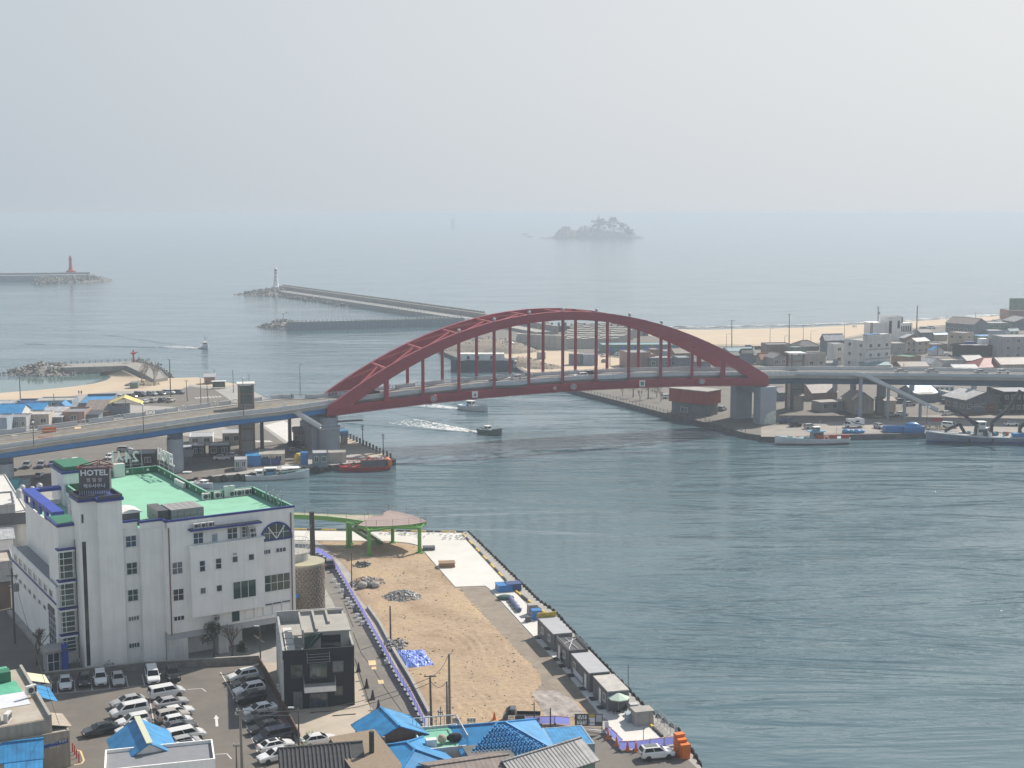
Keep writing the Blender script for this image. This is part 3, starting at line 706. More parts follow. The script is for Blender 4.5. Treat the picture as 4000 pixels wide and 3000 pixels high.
# ------------------------------------------------------------------ the islet
def interp0(t,u):
 for a,b in zip(t[:-1],t[1:]):
  if a[0]<=u<=b[0]:return a[1]+(b[1]-a[1])*(u-a[0])/(b[0]-a[0])
 return t[-1][1]
def islet():
 B=at((2330,931),0);rt=empty('islet',(B.x,B.y,0),0,'rocky wooded islet with a small light tower on the horizon','island')
 s=1.0/1.417*0.5425 # metres per zoom-L pixel
 def X(lx):return(lx-1346)*s
 prof=[(925,4),(980,8),(1040,18),(1070,60),(1105,82),(1140,78),(1180,60),(1195,42),(1220,62),(1260,88),(1300,70),(1360,62),(1450,50),(1550,38),(1620,26),(1680,10),(1705,3)]
 rows=[]
 for ri,(dy,k)in enumerate(((-28,-0.15),(-20,0.30),(-8,0.75),(4,1.0),(22,0.9),(45,0.4),(60,-0.2))):
  row=[]
  for i in range(70):
   lx=925+(1705-925)*i/69
   for(xa,ha),(xb,hb)in zip(prof[:-1],prof[1:]):
    if xa<=lx<=xb:h=ha+(hb-ha)*(lx-xa)/(xb-xa)
   h*=s;v=Vector((X(lx)*0.05,dy*0.07,0))
   z=h*k*(1+0.45*noise.noise(v*4))+5*(1-2*abs(noise.noise(v*7)))*min(1,h/12)-0.5
   row.append((X(lx)+3*noise.noise(v*4+Vector((9,0,0))),dy*(0.4+h/40)+5*noise.noise(v*4),z))
  rows.append(row)
 mb=MB();mb.loft(rows,closed=False,caps=False);mb.build('rock',mat('islet_rock',(0.26,0.21,0.19),0.95,0.4,0.08,bump=0.6,bscale=0.3),rt)
 # pines: clumps of small leaf faces over the crest, thin trunks showing at the edge
 env=[(1285,70),(1310,118),(1345,148),(1400,150),(1470,158),(1490,136),(1520,120),(1560,112),(1580,90),(1620,48)]
 for k in range(46):
  lx=random.uniform(1290,1615);h=interp0(env,lx)*random.choice((random.uniform(.90,1.0),random.uniform(.55,.9)))-9;r_=random.uniform(8,20)
  x=X(lx);z=h*s;rr=r_*s*1.1;mb=MB();y=random.uniform(-6,10)
  for j in range(80):
   q=Vector((random.gauss(0,1),random.gauss(0,1),random.gauss(0,0.34)));q=q/max(1.0,q.length/1.05)*rr
   a=Vector((random.uniform(-1,1),random.uniform(-1,1),random.uniform(-.4,.4))).normalized()*2.0;b2=Vector((random.uniform(-1,1),random.uniform(-1,1),random.uniform(-1,1))).normalized()*1.6
   p0=Vector((x,y,z))+q;mb.add([p0-a,p0+b2,p0+a,p0-b2],[(0,1,2,3)])
  t=MB();t.tube((x,y,z*0.35),(x,y,z),0.7,0.4,5)
  tr=empty('pine_tree',(0,0,0));tr.parent=rt
  mb.build('crown','island_leaf',tr,fix=False);t.build('trunk','bark',tr)
 mb=MB();x=X(1362);mb.lathe([(3.6,22),(2.4,55),(3.2,56),(3.2,59),(1.6,59.2),(1.6,64),(0.3,67)],(x,4,0),10);mb.build('light_tower','wall_offwhite',rt)
islet()
for k,(lx,ly,ln,lb)in enumerate(((830,305,26,'small dark boat left of the wooded islet, farther out'),(865,323,30,'flat dark reef in the water left of the wooded islet'))):
 P=at(zL(lx,ly),0)
 if k:MB().loft([[(P.x-12,P.y,-1),(P.x-10,P.y,1.2),(P.x-8,P.y+3,-1)],[(P.x,P.y-2,-1),(P.x,P.y,2.8),(P.x,P.y+4,-1)],[(P.x+13,P.y,-1),(P.x+11,P.y,1.0),(P.x+10,P.y+3,-1)]]).build('reef','rock',org=(P.x,P.y,0),label=lb,cat='rock')
 else:
  r0=empty('boat',(P.x,P.y,0),0,lb,'boat')
  MB().loft([[(-9,-1,0.6),(-9,1,0.6),(-9,1.4,2.6),(-9,-1.4,2.6)],[(4,-1.6,-.3),(4,1.6,-.3),(4,2.3,2.2),(4,-2.3,2.2)],[(10,-.1,1.4),(10,.1,1.4),(10.5,.3,3.6),(10.5,-.3,3.6)]]).build('hull','dark_grey',r0)
  MB().box(-6,-1,-1.2,1.2,2.2,5.4).build('cabin','wall_grey',r0)
# ------------------------------------------------------------------ the red arch bridge
BL=at(zF(865,1020)).to_2d();BR=at(zH(1960,1225)).to_2d()
BD=(BR-BL);SPAN=BD.length;BD=BD/SPAN;BN=Vector((-BD.y,BD.x));BW=15.6 # BN points to the far side
def bp(u,off=0.0,z=0.0):q=BL+BD*(u*SPAN)+BN*off;return Vector((q.x,q.y,z))
def interp(tab,u):
 if u<=tab[0][0]:a,b=tab[0],tab[1]
 elif u>=tab[-1][0]:a,b=tab[-2],tab[-1]
 else:
  for a,b in zip(tab[:-1],tab[1:]):
   if a[0]<=u<=b[0]:break
 return a[1]+(b[1]-a[1])*(u-a[0])/(b[0]-a[0])
def zbot(u):return 15.45-3.75*((u-0.60)/0.60)**2 if u<0.6 else 15.45-1.55*((u-0.6)/0.4)**2 # girder soffit
def zdeck(u):return zbot(u)+3.0
ARCH=[(0.0,14.6),(0.054,19.75),(0.112,24.5),(0.17,28.6),(0.244,32.9),(0.32,36.1),(0.396,38.1),(0.448,38.9),(0.51,39.4),(0.579,39.1),(0.655,37.5),(0.733,34.75),(0.802,31.3),(0.889,25.9),(0.949,21.5),(1.003,17.3)]
# smooth the measured arch with a fitted polynomial (degree 4, least squares)
def polyfit(tab,deg):
 n=deg+1;A=[[sum(x**(i+j)for x,_ in tab)for j in range(n)]for i in range(n)];b=[sum(y*x**i for x,y in tab)for i in range(n)]
 for i in range(n):
  p=max(range(i,n),key=lambda r:abs(A[r][i]));A[i],A[p]=A[p],A[i];b[i],b[p]=b[p],b[i]
  for r in range(n):
   if r!=i:
    k=A[r][i]/A[i][i];A[r]=[x-k*y for x,y in zip(A[r],A[i])];b[r]-=k*b[i]
 return[b[i]/A[i][i]for i in range(n)]
AC=polyfit(ARCH,4)
def zarch(u):return sum(c*u**i for i,c in enumerate(AC)) # top edge of the rib
def rib_depth(u):return 2.55+2.3*(abs(u-0.5)*2)**2.0 # measured along the vertical
bo=bp(0.5,BW/2,0);bo=Vector((bo.x,bo.y,0))
bridge=empty('arch_bridge',bo,0,'dark red steel tied-arch road bridge spanning the harbour mouth','bridge')
def rib(off):
 rings=[];hw=0.75;N=56
 for i in range(N+1):
  u=-0.004+1.008*i/N;zt=zarch(u);zb=max(zt-rib_depth(u),zbot(u)+0.35)
  rings.append([bp(u,off-hw,zb),bp(u,off+hw,zb),bp(u,off+hw,zt),bp(u,off-hw,zt)])
 return MB().loft(rings).build('arch_rib','red_steel',bridge,bo)
for off in(0.0,BW):rib(off)
# edge girders carrying the maintenance rail
for off in(0.0,BW):
 rings=[]
 for i in range(41):
  u=-0.006+1.012*i/40;zb=zbot(u)
  rings.append([bp(u,off-0.62,zb),bp(u,off+0.62,zb),bp(u,off+0.62,zb+2.35),bp(u,off-0.62,zb+2.35)])
 MB().loft(rings).build('edge_girder','red_steel',bridge,bo)
sgn=-1
mb=MB()
for h in(0.9,1.5):
 pts=[bp(i/40,-1.15,zbot(i/40)+h)for i in range(41)]
 for a,b in zip(pts[:-1],pts[1:]):mb.bar(a,b,0.09,0.09)
mb.build('maintenance_rail','red_steel',bridge,bo)
pm=MB().bar((0,0,0),(0,0,1.75),0.1,0.1).mesh('rail_post','red_steel')
for i in range(36):
 u=0.01+0.98*i/35;q=bp(u,-1.15,zbot(u)-0.15)-bo;part('rail_post',pm,bridge,q)
rings=[[bp(i/40,-1.25,zbot(i/40)-0.12),bp(i/40,-0.6,zbot(i/40)-0.12),bp(i/40,-0.6,zbot(i/40)-0.02),bp(i/40,-1.25,zbot(i/40)-0.02)]for i in range(41)]
MB().loft(rings).build('maintenance_walkway','red_steel',bridge,bo)
# deck slab with two traffic sides, kerbs and sidewalks
def deck_loft(prof,name,m,parent,org,fn,N=40,u0=-0.003,u1=1.003):
 rings=[]
 for i in range(N+1):
  u=u0+(u1-u0)*i/N;rings.append([fn(u,o,z)for o,z in prof])
 return MB().loft(rings).build(name,m,parent,org)
dk=lambda u,o,z:bp(u,o,zdeck(u)+z)
deck_loft([(0.64,-0.55),(BW-0.64,-0.55),(BW-0.64,0.0),(0.64,0.0)],'deck_slab','asphalt_worn',bridge,bo,dk)
deck_loft([(0.66,0.004),(2.5,0.004),(2.5,0.16),(0.66,0.16)],'sidewalk','concrete',bridge,bo,dk)
deck_loft([(BW-2.9,0.004),(BW-0.66,0.004),(BW-0.66,0.16),(BW-2.9,0.16)],'sidewalk','concrete',bridge,bo,dk)
# floor beams under the deck
fb=MB()
for i in range(13):
 u=0.04+0.92*i/12;a=bp(u,0.6,zbot(u)+1.1);b=bp(u,BW-0.6,zbot(u)+1.1)
 MB().bar(a,b,0.5,1.9).build('floor_beam','red_steel',bridge,bo)
# hangers
HU=[0.117+0.0773*i for i in range(11)]
for u in HU:
 for off in(0.0,BW):
  zt=zarch(u)-rib_depth(u)+0.1;wd=0.92+(0.5 if u in(HU[0],HU[-1])else 0)
  MB().bar(bp(u,off,zbot(u)+2.2),bp(u,off,zt),wd,wd).build('hanger','red_steel',bridge,bo)
# splice plates at the rib joints
for off in(0.0,BW):
 for u in[0.078+0.0773*i for i in range(12)]:
  a,b_=u-.004,u+.004
  MB().loft([[bp(t,off-.79,zarch(t)-rib_depth(t)+.05),bp(t,off+.79,zarch(t)-rib_depth(t)+.05),bp(t,off+.79,zarch(t)+.04),bp(t,off-.79,zarch(t)+.04)]for t in(a,b_)]).build('splice_plate','red_steel',bridge,bo)
# wind bracing between the ribs: struts and K diagonals
def zc(u):return zarch(u)-0.45
SU=[0.117+0.0773*i for i in range(11)]
for u in SU:MB().bar(bp(u,0.6,zc(u)),bp(u,BW-0.6,zc(u)),0.55,0.65).build('wind_strut','red_steel_light',bridge,bo)
for i,u in enumerate(SU):
 if u<0.49:un=SU[i-1]if i else 0.05
 else:un=SU[i+1]if i<10 else 0.95
 mid=bp(u,BW/2,zc(u))
 for off in(0.6,BW-0.6):
  MB().bar(mid,bp(un+(0.012 if un<u else-0.012),off,zc(un+(0.012 if un<u else-0.012))),0.42,0.5).build('wind_brace','red_steel_light',bridge,bo)
# floodlight domes on the near rib
for u in[0.27,0.347,0.425,0.502,0.579,0.657,0.734]:
 q=bp(u+0.002,-0.1,zarch(u));b=MB();b.lathe([(0.28,0),(0.28,0.3),(0.45,0.42),(0.52,0.75),(0.4,1.05),(0.1,1.2)],q,10);b.build('floodlight','light_grey',bridge,bo)
# railings: panel by panel
def rail_panel(L,style):
 mb=MB();h=1.25
 if style=='panel':
  mb.box(-L/2+.02,L/2-.02,-0.05,0.05,0.12,0.98,0);mb.box(-L/2,L/2,-0.12,0.12,1.12,1.25,1);mb.box(-L/2,L/2,-0.06,0.06,0.0,0.12,0)
 else:
  mb.box(-L/2,L/2,-0.05,0.05,1.15,1.26,0);mb.box(-L/2,L/2,-0.05,0.05,0.06,0.16,0)
  for k in range(7):mb.box(-L/2+(k+.5)*L/7-.035,-L/2+(k+.5)*L/7+.035,-0.03,0.03,0.16,1.15,0)
  if style=='ring':mb.torus((0,0,0.75),0.62,0.09,'Y',12,5,0)
 mb.box(-L/2-0.14,-L/2+0.14,-0.14,0.14,0.0,1.22,2)
 return mb.mesh('railing_panel',['rail_grey','rail_white','rail_grey'])
RP={}
def railing(pts,parent,org,style,L=3.2):
 """Railing panels along a 3-D polyline."""
 for a,b in zip(pts[:-1],pts[1:]):
  d=b-a;n_=max(1,round(d.length/L));l_=d.length/n_
  for k in range(n_):
   st=style if style!='mixed' else('ring' if k%3==1 else 'panel')
   key=(st,round(l_,1))
   if key not in RP:RP[key]=rail_panel(l_+0.02,st)
   q=a+d*((k+0.5)/n_)-org;o=part('railing_panel',RP[key],parent,q,math.atan2(d.y,d.x));o.rotation_euler=(0,-math.atan2(d.z,d.to_2d().length),math.atan2(d.y,d.x))
near_r=[bp(i/8,0.85,zdeck(i/8)+0.14)for i in range(9)];far_r=[bp(i/8,BW-0.85,zdeck(i/8)+0.14)for i in range(9)]
railing(near_r,bridge,bo,'panel');railing(far_r[:5],bridge,bo,'mixed');railing(far_r[4:],bridge,bo,'panel')
# viewing balconies bulging out from the near sidewalk
for u in(0.385,0.617):
 z=zdeck(u);c_=bp(u,0.6,z);pts=[]
 for k in range(11):
  t=math.pi*k/10;q=BL+BD*(u*SPAN+5.6*math.cos(t))+BN*(0.5-2.0*math.sin(t));pts.append((q.x,q.y))
 b=MB();b.prism(pts,z-0.55,z+0.15);b.build('balcony_floor','concrete_dark',bridge,bo)
 railing([Vector((p[0],p[1],z+0.15))for p in pts],bridge,bo,'panel',1.7)
# lane markings
def dashes(fn,off,u0,u1,n_,duty,wd,m,parent,org,z=0.02):
 mb=MB()
 for i in range(n_):
  a=u0+(u1-u0)*i/n_;b=a+(u1-u0)/n_*duty
  mb.add([fn(a,off-wd/2,z),fn(b,off-wd/2,z),fn(b,off+wd/2,z),fn(a,off+wd/2,z)],[(0,1,2,3)])
 return mb.build('lane_marking',m,parent,org)
dashes(dk,BW/2-0.2,0,1,40,1.0,0.22,M('yellow_paint'),bridge,bo)
dashes(dk,4.6,0,1,18,0.4,0.18,M('road_paint'),bridge,bo);dashes(dk,BW-4.8,0,1,18,0.4,0.18,M('road_paint'),bridge,bo)
# navigation signs on the near girder, facing the harbour
face=math.atan2(BD.y,BD.x)
def girder_sign(p,w_,kind):
 r=ray(*p);o2=Vector((0,0));bl=BL-BN*1.35
 t=bl.dot(BN)/Vector((r.x,r.y)).dot(BN);P=Vector((r.x*t,r.y*t,CAM_H+r.z*t))
 s_=empty('navigation_sign',P-bo,face);s_.parent=bridge
 if kind=='round':
  b=MB();b.tube((0,0,0),(0,-0.12,0),w_,w_,24);b.build('board','white_paint',s_)
  b=MB();b.torus((0,-0.13,0),w_*0.88,w_*0.12,'Y',24,4);b.build('red_ring','red_paint',s_)
  b=MB();b.torus((0,-0.13,0),w_*0.52,w_*0.10,'Y',20,4);b.add([(-0.25*w_,-.16,-.12*w_),(0.25*w_,-.16,-.12*w_),(0.25*w_,-.16,.12*w_),(-.25*w_,-.16,.12*w_)],[(0,1,2,3)])
  b.add([(-0.12*w_,-.15,.5*w_),(0.12*w_,-.15,.5*w_),(0,-.15,.78*w_)],[(0,1,2)]);b.add([(-0.12*w_,-.15,-.5*w_),(0,-.15,-.78*w_),(0.12*w_,-.15,-.5*w_)],[(0,1,2)])
  b.build('clearance_mark','black_paint',s_)
 elif kind=='triangle':
  b=MB();b.box(-w_,w_,-0.12,0,-w_,w_);b.build('board','white_paint',s_)
  b=MB();b.add([(-.55*w_,-.14,-.5*w_),(.55*w_,-.14,-.5*w_),(0,-.14,.55*w_)],[(0,1,2)]);b.build('red_triangle','red_paint',s_)
 elif kind=='square':
  b=MB();b.box(-w_,w_,-0.12,0,-w_,w_);b.build('board','white_paint',s_)
  b=MB();b.box(-.6*w_,.6*w_,-0.16,-0.12,-.6*w_,.6*w_);b.build('green_square',mat('sign_green',(0.0,0.22,0.13),0.5),s_)
 else:
  b=MB();b.tube((0,0,0),(0,-0.1,0),w_,w_,16);b.build('board','white_paint',s_)
  b=MB();b.box(-.15*w_,.15*w_,-0.15,-0.1,-1.25*w_,.7*w_);b.torus((0,-.13,0),w_*0.75,w_*.12,'Y',14,4);b.build('centre_mark','red_paint',s_)
 return s_
girder_sign(zG(1093,1010),1.18,'round');girder_sign(zG(1449,975),0.9,'triangle');girder_sign(zG(2140,920),0.62,'small')
girder_sign(zH(312,908),1.12,'round');girder_sign(zH(903,880),0.95,'square');girder_sign(zH(1420,862),1.1,'round')
# ------------------------------------------------------------------ viaducts
# left viaduct: edges followed from the arch to the left border, falling towards the land
def z_left(px):return interp([(-300,10.2),(0,11.6),(350,13.2),(680,14.3),(1290,14.6)],px)
Lk=[1290,1100,900,650,400,200,0,-220]
near_row={1290:1592,1100:1608,900:1629,650:1665,400:1700,200:1728,0:1757,-220:1789} # foot of the near railing
far_row={1290:1546,1100:1558,900:1582,650:1614,400:1650,200:1678,0:1700,-220:1727} # foot of the far railing
LN=[at((x,near_row[x]),z_left(x))for x in Lk];LF=[at((x-35 if x==1290 else x,far_row[x]),z_left(x))for x in Lk]
q=bp(0.0,0.85,0);LN[0].x,LN[0].y=q.x,q.y;LN[0].z=zdeck(0);q=bp(0.0,BW-0.85,0);LF[0].x,LF[0].y=q.x,q.y;LF[0].z=zdeck(0)
vl=empty('viaduct',Vector((LN[4].x,LN[4].y,0)),0,'left approach viaduct with bright blue girders and grey railings','viaduct');vo=vl.location.copy()
def loft_lr(A,B,prof,name,m,parent,org):
 rings=[]
 for a,b in zip(A,B):
  d=(b-a);rings.append([a+d*t+Vector((0,0,z))for t,z in prof])
 return MB().loft(rings).build(name,m,parent,org)
loft_lr(LN,LF,[(-0.03,-0.55),(1.03,-0.55),(1.03,0.0),(-0.03,0.0)],'deck_slab','asphalt_worn',vl,vo)
loft_lr(LN,LF,[(-0.035,0.003),(0.075,0.003),(0.075,0.16),(-0.035,0.16)],'sidewalk','concrete',vl,vo)
loft_lr(LN,LF,[(0.91,0.003),(1.035,0.003),(1.035,0.16),(0.91,0.16)],'sidewalk','concrete',vl,vo)
loft_lr(LN,LF,[(-0.05,-0.75),(-0.028,-0.75),(-0.028,0.25),(-0.05,0.25)],'edge_beam','concrete',vl,vo)
loft_lr(LN,LF,[(0.02,-1.25),(0.05,-1.25),(0.05,-0.56),(0.02,-0.56)],'girder_flange','blue_steel',vl,vo)
loft_lr(LN,LF,[(0.05,-2.35),(0.30,-2.35),(0.30,-0.56),(0.05,-0.56)],'girder','blue_steel',vl,vo)
loft_lr(LN,LF,[(0.04,-2.55),(0.32,-2.55),(0.32,-2.36),(0.04,-2.36)],'girder_flange','blue_steel_dark',vl,vo)
loft_lr(LN,LF,[(0.62,-2.35),(0.92,-2.35),(0.92,-0.56),(0.62,-0.56)],'girder','blue_steel',vl,vo)
up15=Vector((0,0,0.15))
railing([p+up15 for p in LN],vl,vo,'panel');railing([p+up15 for p in LF],vl,vo,'mixed')
lf=lambda A,B:(lambda u,o,z:(lambda i,t:A[i].lerp(A[i+1],t).lerp(B[i].lerp(B[i+1],t),o)+Vector((0,0,z)))(min(int(u*(len(A)-1)),len(A)-2),u*(len(A)-1)-min(int(u*(len(A)-1)),len(A)-2)))
fl=lf(LN,LF)
def mark(fn,off,wd,n_,duty,m,parent,org):
 mb=MB()
 for i in range(n_):
  a=i/n_;b=min(0.9999,a+duty/n_)
  mb.add([fn(a,off,.02),fn(b,off,.02),fn(b,off+wd,.02),fn(a,off+wd,.02)],[(0,1,2,3)])
 mb.build('lane_marking',m,parent,org)
mark(fl,0.48,0.012,40,1.0,M('yellow_paint'),vl,vo);mark(fl,0.28,0.01,26,0.4,M('road_paint'),vl,vo);mark(fl,0.68,0.01,26,0.4,M('road_paint'),vl,vo)
mb=MB();q=[at(zS(*p),z_left(300)+0.03)for p in((1075,695),(1285,672),(1290,700),(1072,722))];mb.add([tuple(v)for v in q],[(0,1,2,3)]);mb.build('road_patch',mat('ochre_patch',(0.62,0.47,0.25),0.8,0.15,0.6),vl,vo)
mb=MB();q=[at(zS(*p),z_left(60)+0.03)for p in((160,808),(380,785),(385,805),(165,830))];mb.add([tuple(v)for v in q],[(0,1,2,3)]);mb.build('road_patch','concrete',vl,vo)
# piers of the left viaduct
def column(p_top_l,p_top_r,p_base,parent,org,zt,name='pier_column',m='concrete_pier',round_=True):
 P=at(p_base);ppm=(F_PX/(P.y*CT+(CAM_H-GZ)*ST));r_=(p_top_r-p_top_l)/ppm/2
 b=MB();b.lathe([(r_,GZ-0.3),(r_,zt)],(P.x,P.y,0),18)if round_ else b.obox((P.x,P.y,GZ-0.3),face,r_*2,r_*1.6,zt-GZ+0.3)
 return b.build(name,m,parent,org),P
def left_pier(i,t,r_,f0=.10):
 a,c_=LN[i].lerp(LN[i+1],t),LF[i].lerp(LF[i+1],t);d_=c_-a;zt_=a.z-2.6;ang_=math.atan2(d_.y,d_.x)
 m_=a+d_*.5;MB().obox((m_.x,m_.y,zt_-1.3),ang_,d_.length*.86,2.4,1.3).build('pier_cap','blue_steel_dark',vl,vo)
 for f in(f0,.82):q_=a+d_*f;MB().lathe([(r_,GZ-.3),(r_,zt_-1.3)],(q_.x,q_.y,0),18).build('pier_column','concrete_pier',vl,vo)
left_pier(2,.88,2.1);left_pier(5,.92,2.0)
# stair from the left viaduct down to the pier gallery
ys_=LN[0].lerp(LN[1],.5).y-1.6
def on_y0(p,y):r=ray(*p);t=y/r.y;return Vector((r.x*t,y,CAM_H+r.z*t))
ls=[on_y0(zF(455,652),ys_),on_y0(zF(520,672),ys_-.5),on_y0(zF(780,828),ys_-1.5)]
sw_=empty('stairway',Vector((ls[0].x,ls[0].y,0)),0,'grey steel stair descending from the left viaduct to the round bridge pier','stairs');lo_=sw_.location.copy()
for a,b_ in zip(ls[:-1],ls[1:]):
 MB().bar(a,b_,1.8,.35).build('flight','concrete',sw_,lo_)
 for sd_ in(-.9,.9):MB().bar(a+Vector((0,sd_,.55)),b_+Vector((0,sd_,.55)),.08,.9).build('balustrade','rail_grey',sw_,lo_)
# lamp posts on the viaducts
def lamp_post(P,h,arm,ang,label,group='street lamps',m='pole_dark',name='street_lamp'):
 rt=empty(name,P,ang,label,'street lamp',group)
 MB().tube((0,0,0),(0,0,h),0.11,0.07,8).build('pole',m,rt)
 if arm:
  MB().tube((0,0,h-0.1),(arm,0,h+0.45),0.06,0.05,6).build('arm',m,rt)
  MB().obox((arm,0,h+0.38),0,0.9,0.32,0.16).build('lamp_head','light_grey',rt)
 else:MB().ball((0,0,h+0.15),0.3).build('lamp_head','white_paint',rt)
 return rt
for i,(bx,by,ty,lb)in enumerate(((132,1742,1652,'thin lamp post on the near railing of the viaduct, left of the orange barriers'),(561,1690,1585,'thin lamp post on the near railing of the viaduct above the hotel roof sign'),(952,1625,1480,'lamp post on the viaduct beside the lift tower'),(1173,1545,1425,'tall lamp post on the far railing just left of the arch'))):
 P=at((bx,by),z_left(bx)+0.15);lamp_post(P,zrow(P,ty)-P.z,1.2 if i==3 else 0,face,lb)
# right viaduct
zr=15.55
RN=[bp(1.0,0.85,zdeck(1.0))]+[at(p,zr+0.0)for p in((3110,1466.5),(3300,1468.5),(3500,1471),(3750,1474),(4000,1477),(4250,1480))]
RF=[bp(1.0,BW-0.85,zdeck(1.0))]+[at(p,zr+0.0)for p in((3090,1446),(3280,1447),(3500,1449),(3750,1452),(4000,1455),(4250,1458))]
vr=empty('viaduct',Vector((RN[3].x,RN[3].y,0)),0,'right approach viaduct with dark blue girders and white-topped railings','viaduct');ro=vr.location.copy()
loft_lr(RN,RF,[(-0.03,-0.6),(1.03,-0.6),(1.03,0.0),(-0.03,0.0)],'deck_slab','asphalt_worn',vr,ro)
loft_lr(RN,RF,[(-0.05,-0.8),(-0.025,-0.8),(-0.025,0.2),(-0.05,0.2)],'edge_beam','concrete',vr,ro)
loft_lr(RN,RF,[(-0.02,0.003),(0.13,0.003),(0.13,0.16),(-0.02,0.16)],'sidewalk','concrete',vr,ro)
loft_lr(RN,RF,[(0.85,0.003),(1.02,0.003),(1.02,0.16),(0.85,0.16)],'sidewalk','concrete',vr,ro)
for t in(0.08,0.62):loft_lr(RN,RF,[(t,-2.9),(t+0.28,-2.9),(t+0.28,-0.61),(t,-0.61)],'girder','blue_steel_dark',vr,ro)
railing([p+up15 for p in RN],vr,ro,'panel');railing([p+up15 for p in RF],vr,ro,'panel')
fr_=lf(RN,RF);mark(fr_,0.49,0.014,40,1.0,M('yellow_paint'),vr,ro)
# big river piers under the arch ends
def pier(u,lab,near_off=0.6):
 P=bp(u,0,GZ);rt=empty('bridge_pier',(P.x,P.y,GZ),face,lab,'bridge pier',None)
 zt=zbot(u)-GZ
 return rt,zt
rt,zt=pier(0.0,'grey round-fronted concrete pier under the left end of the arch')
r_=3.1
MB().lathe([(r_,-0.5),(r_,zt-3.4),(r_+.25,zt-3.4),(r_+.25,zt-3.1)],(-0.2,0.9,0),22).build('column','concrete_pier',rt)
MB().lathe([(r_-.5,zt-3.1),(r_-.5,zt-0.45)],(-0.2,0.9,0),22).build('bearing_block','concrete_pier',rt)
MB().box(-4.9,2.4,2.0,BW+2,-0.5,zt-3.4).build('pier_wall','concrete_pier',rt)
MB().box(-4.6,2.2,3.2,BW+1,zt-3.4,zt-0.5).build('pier_cap','concrete_pier',rt)
MB().lathe([(2.8,-0.5),(2.8,zt-0.6)],(-0.5,BW,0),18).build('column','concrete_pier',rt)
MB().box(-3.4,3.4,-3.3,-2.6,zt-3.35,zt-3.15).build('walkway','light_grey',rt)
b=MB()
for k in range(9):b.box(-3.4+k*.85-.03,-3.4+k*.85+.03,-3.3,-3.24,zt-3.15,zt-2.1)
b.box(-3.4,3.4,-3.3,-3.24,zt-2.15,zt-2.08);b.build('walkway_rail','rail_grey',rt)
b=MB();b.box(1.5,9.5,-0.9,1.2,zt-1.9,zt-1.7);b.build('inspection_platform','dark_grey',rt)
b=MB()
for k in range(8):
 for y in(-0.9,1.2):b.box(1.6+k*1.1,1.66+k*1.1,y-.03,y+.03,zt-1.7,zt-0.1)
for y in(-0.9,1.2):b.box(1.5,9.5,y-.03,y+.03,zt-0.75,zt-0.69)
b.build('platform_rail','light_grey',rt)
rt,zt=pier(1.0,'twin-legged concrete pier under the right end of the arch, mural at its foot')
MB().box(-2.9,2.9,-2.1,2.1,-0.5,zt-0.3).build('leg','concrete_pier',rt)
MB().box(-3.9,1.9,BW-4.5,BW-0.5,-0.5,zt-0.3).build('leg','concrete_pier',rt)
MB().box(-2.6,2.6,2.1,BW-4.5,zt-2.6,zt-0.3).build('cross_beam','concrete_pier',rt)
mat('mural',(0.35,0.42,0.40),0.8,col2=(0.62,0.63,0.58),vscale=1.2)
b=MB();b.add([(-1.6,-2.13,0.0),(2.93,-2.13,0),(2.93,-2.13,4.4),(0.8,-2.13,4.1),(-0.8,-2.13,2.8)],[(0,1,2,3,4)]);b.build('mural','mural',rt)
# frame piers of the right viaduct
for px,py,lab in((3440,1612,0),(3330,1585,1)):
 P=at((px,py));b=MB();b.obox((P.x,P.y,GZ-0.3),0.0,2.6 if lab==0 else 1.6,2.2,11.2);b.build('pier_leg','concrete_pier',vr,ro)
for px,py in((3260,1560),(3170,1545),(3560,1562),(3800,1600),(3960,1580)):
 P=at((px,py));b=MB();b.obox((P.x,P.y,GZ-0.3),0.0,1.5,1.5,11.2);b.build('pier_leg','concrete_pier',vr,ro)
P=at((3400,1600));MB().obox((P.x,P.y+7,11.2),0.15,14,20,1.4).build('pier_cap','concrete_pier',vr,ro)
# stair ramp descending from the right viaduct to the quay
S0=at(zI(735,800),zr);S1=at(zI(960,880),12.4);S2=at(zI(1460,1115),GZ+1.0)
Pa=RN[2].lerp(RN[3],0.15);ya=Pa.y-2.2
def on_y(p,y):r=ray(*p);t=y/r.y;return Vector((r.x*t,y,CAM_H+r.z*t))
st_pts=[on_y(zI(735,812),ya),on_y(zI(835,822),ya),on_y(zI(985,893),ya-1),on_y(zI(1460,1122),ya-3)]
st=empty('stairway',Vector((st_pts[0].x,st_pts[0].y,0)),0,'long grey stair ramp descending from the right viaduct to the quay','stairs');so=st.location.copy()
for a,b_ in zip(st_pts[:-1],st_pts[1:]):
 b=MB();b.bar(a,b_,2.4,0.45);b.build('flight','concrete',st,so)
 for sd_ in(-1.2,1.2):
  b=MB();b.bar(a+Vector((0,sd_,0.65)),b_+Vector((0,sd_,0.65)),0.1,1.0);b.build('balustrade','rail_grey',st,so)
  b=MB();b.bar(a+Vector((0,sd_,1.2)),b_+Vector((0,sd_,1.2)),0.16,0.12);b.build('handrail','rail_white',st,so)
for t in(0.12,0.42,0.7):
 q=st_pts[2].lerp(st_pts[3],t);b=MB();b.obox((q.x,q.y,GZ-.2),0,0.8,0.8,max(.5,q.z-GZ));b.build('support_post','concrete_pier',st,so)
q=st_pts[1];b=MB();b.obox((q.x-1.2,q.y,GZ-.2),0,1.0,1.0,q.z-GZ);b.build('support_post','concrete_pier',st,so)
b=MB();q=st_pts[3]
for k in range(4):b.obox((q.x-1.6+k*.9,q.y-1.0,GZ),0,0.8,1.2,1.0,taper=.8)
b.build('water_barrier','red_paint',org=(q.x,q.y,GZ),label='row of red plastic barriers at the foot of the stair ramp',cat='barrier')
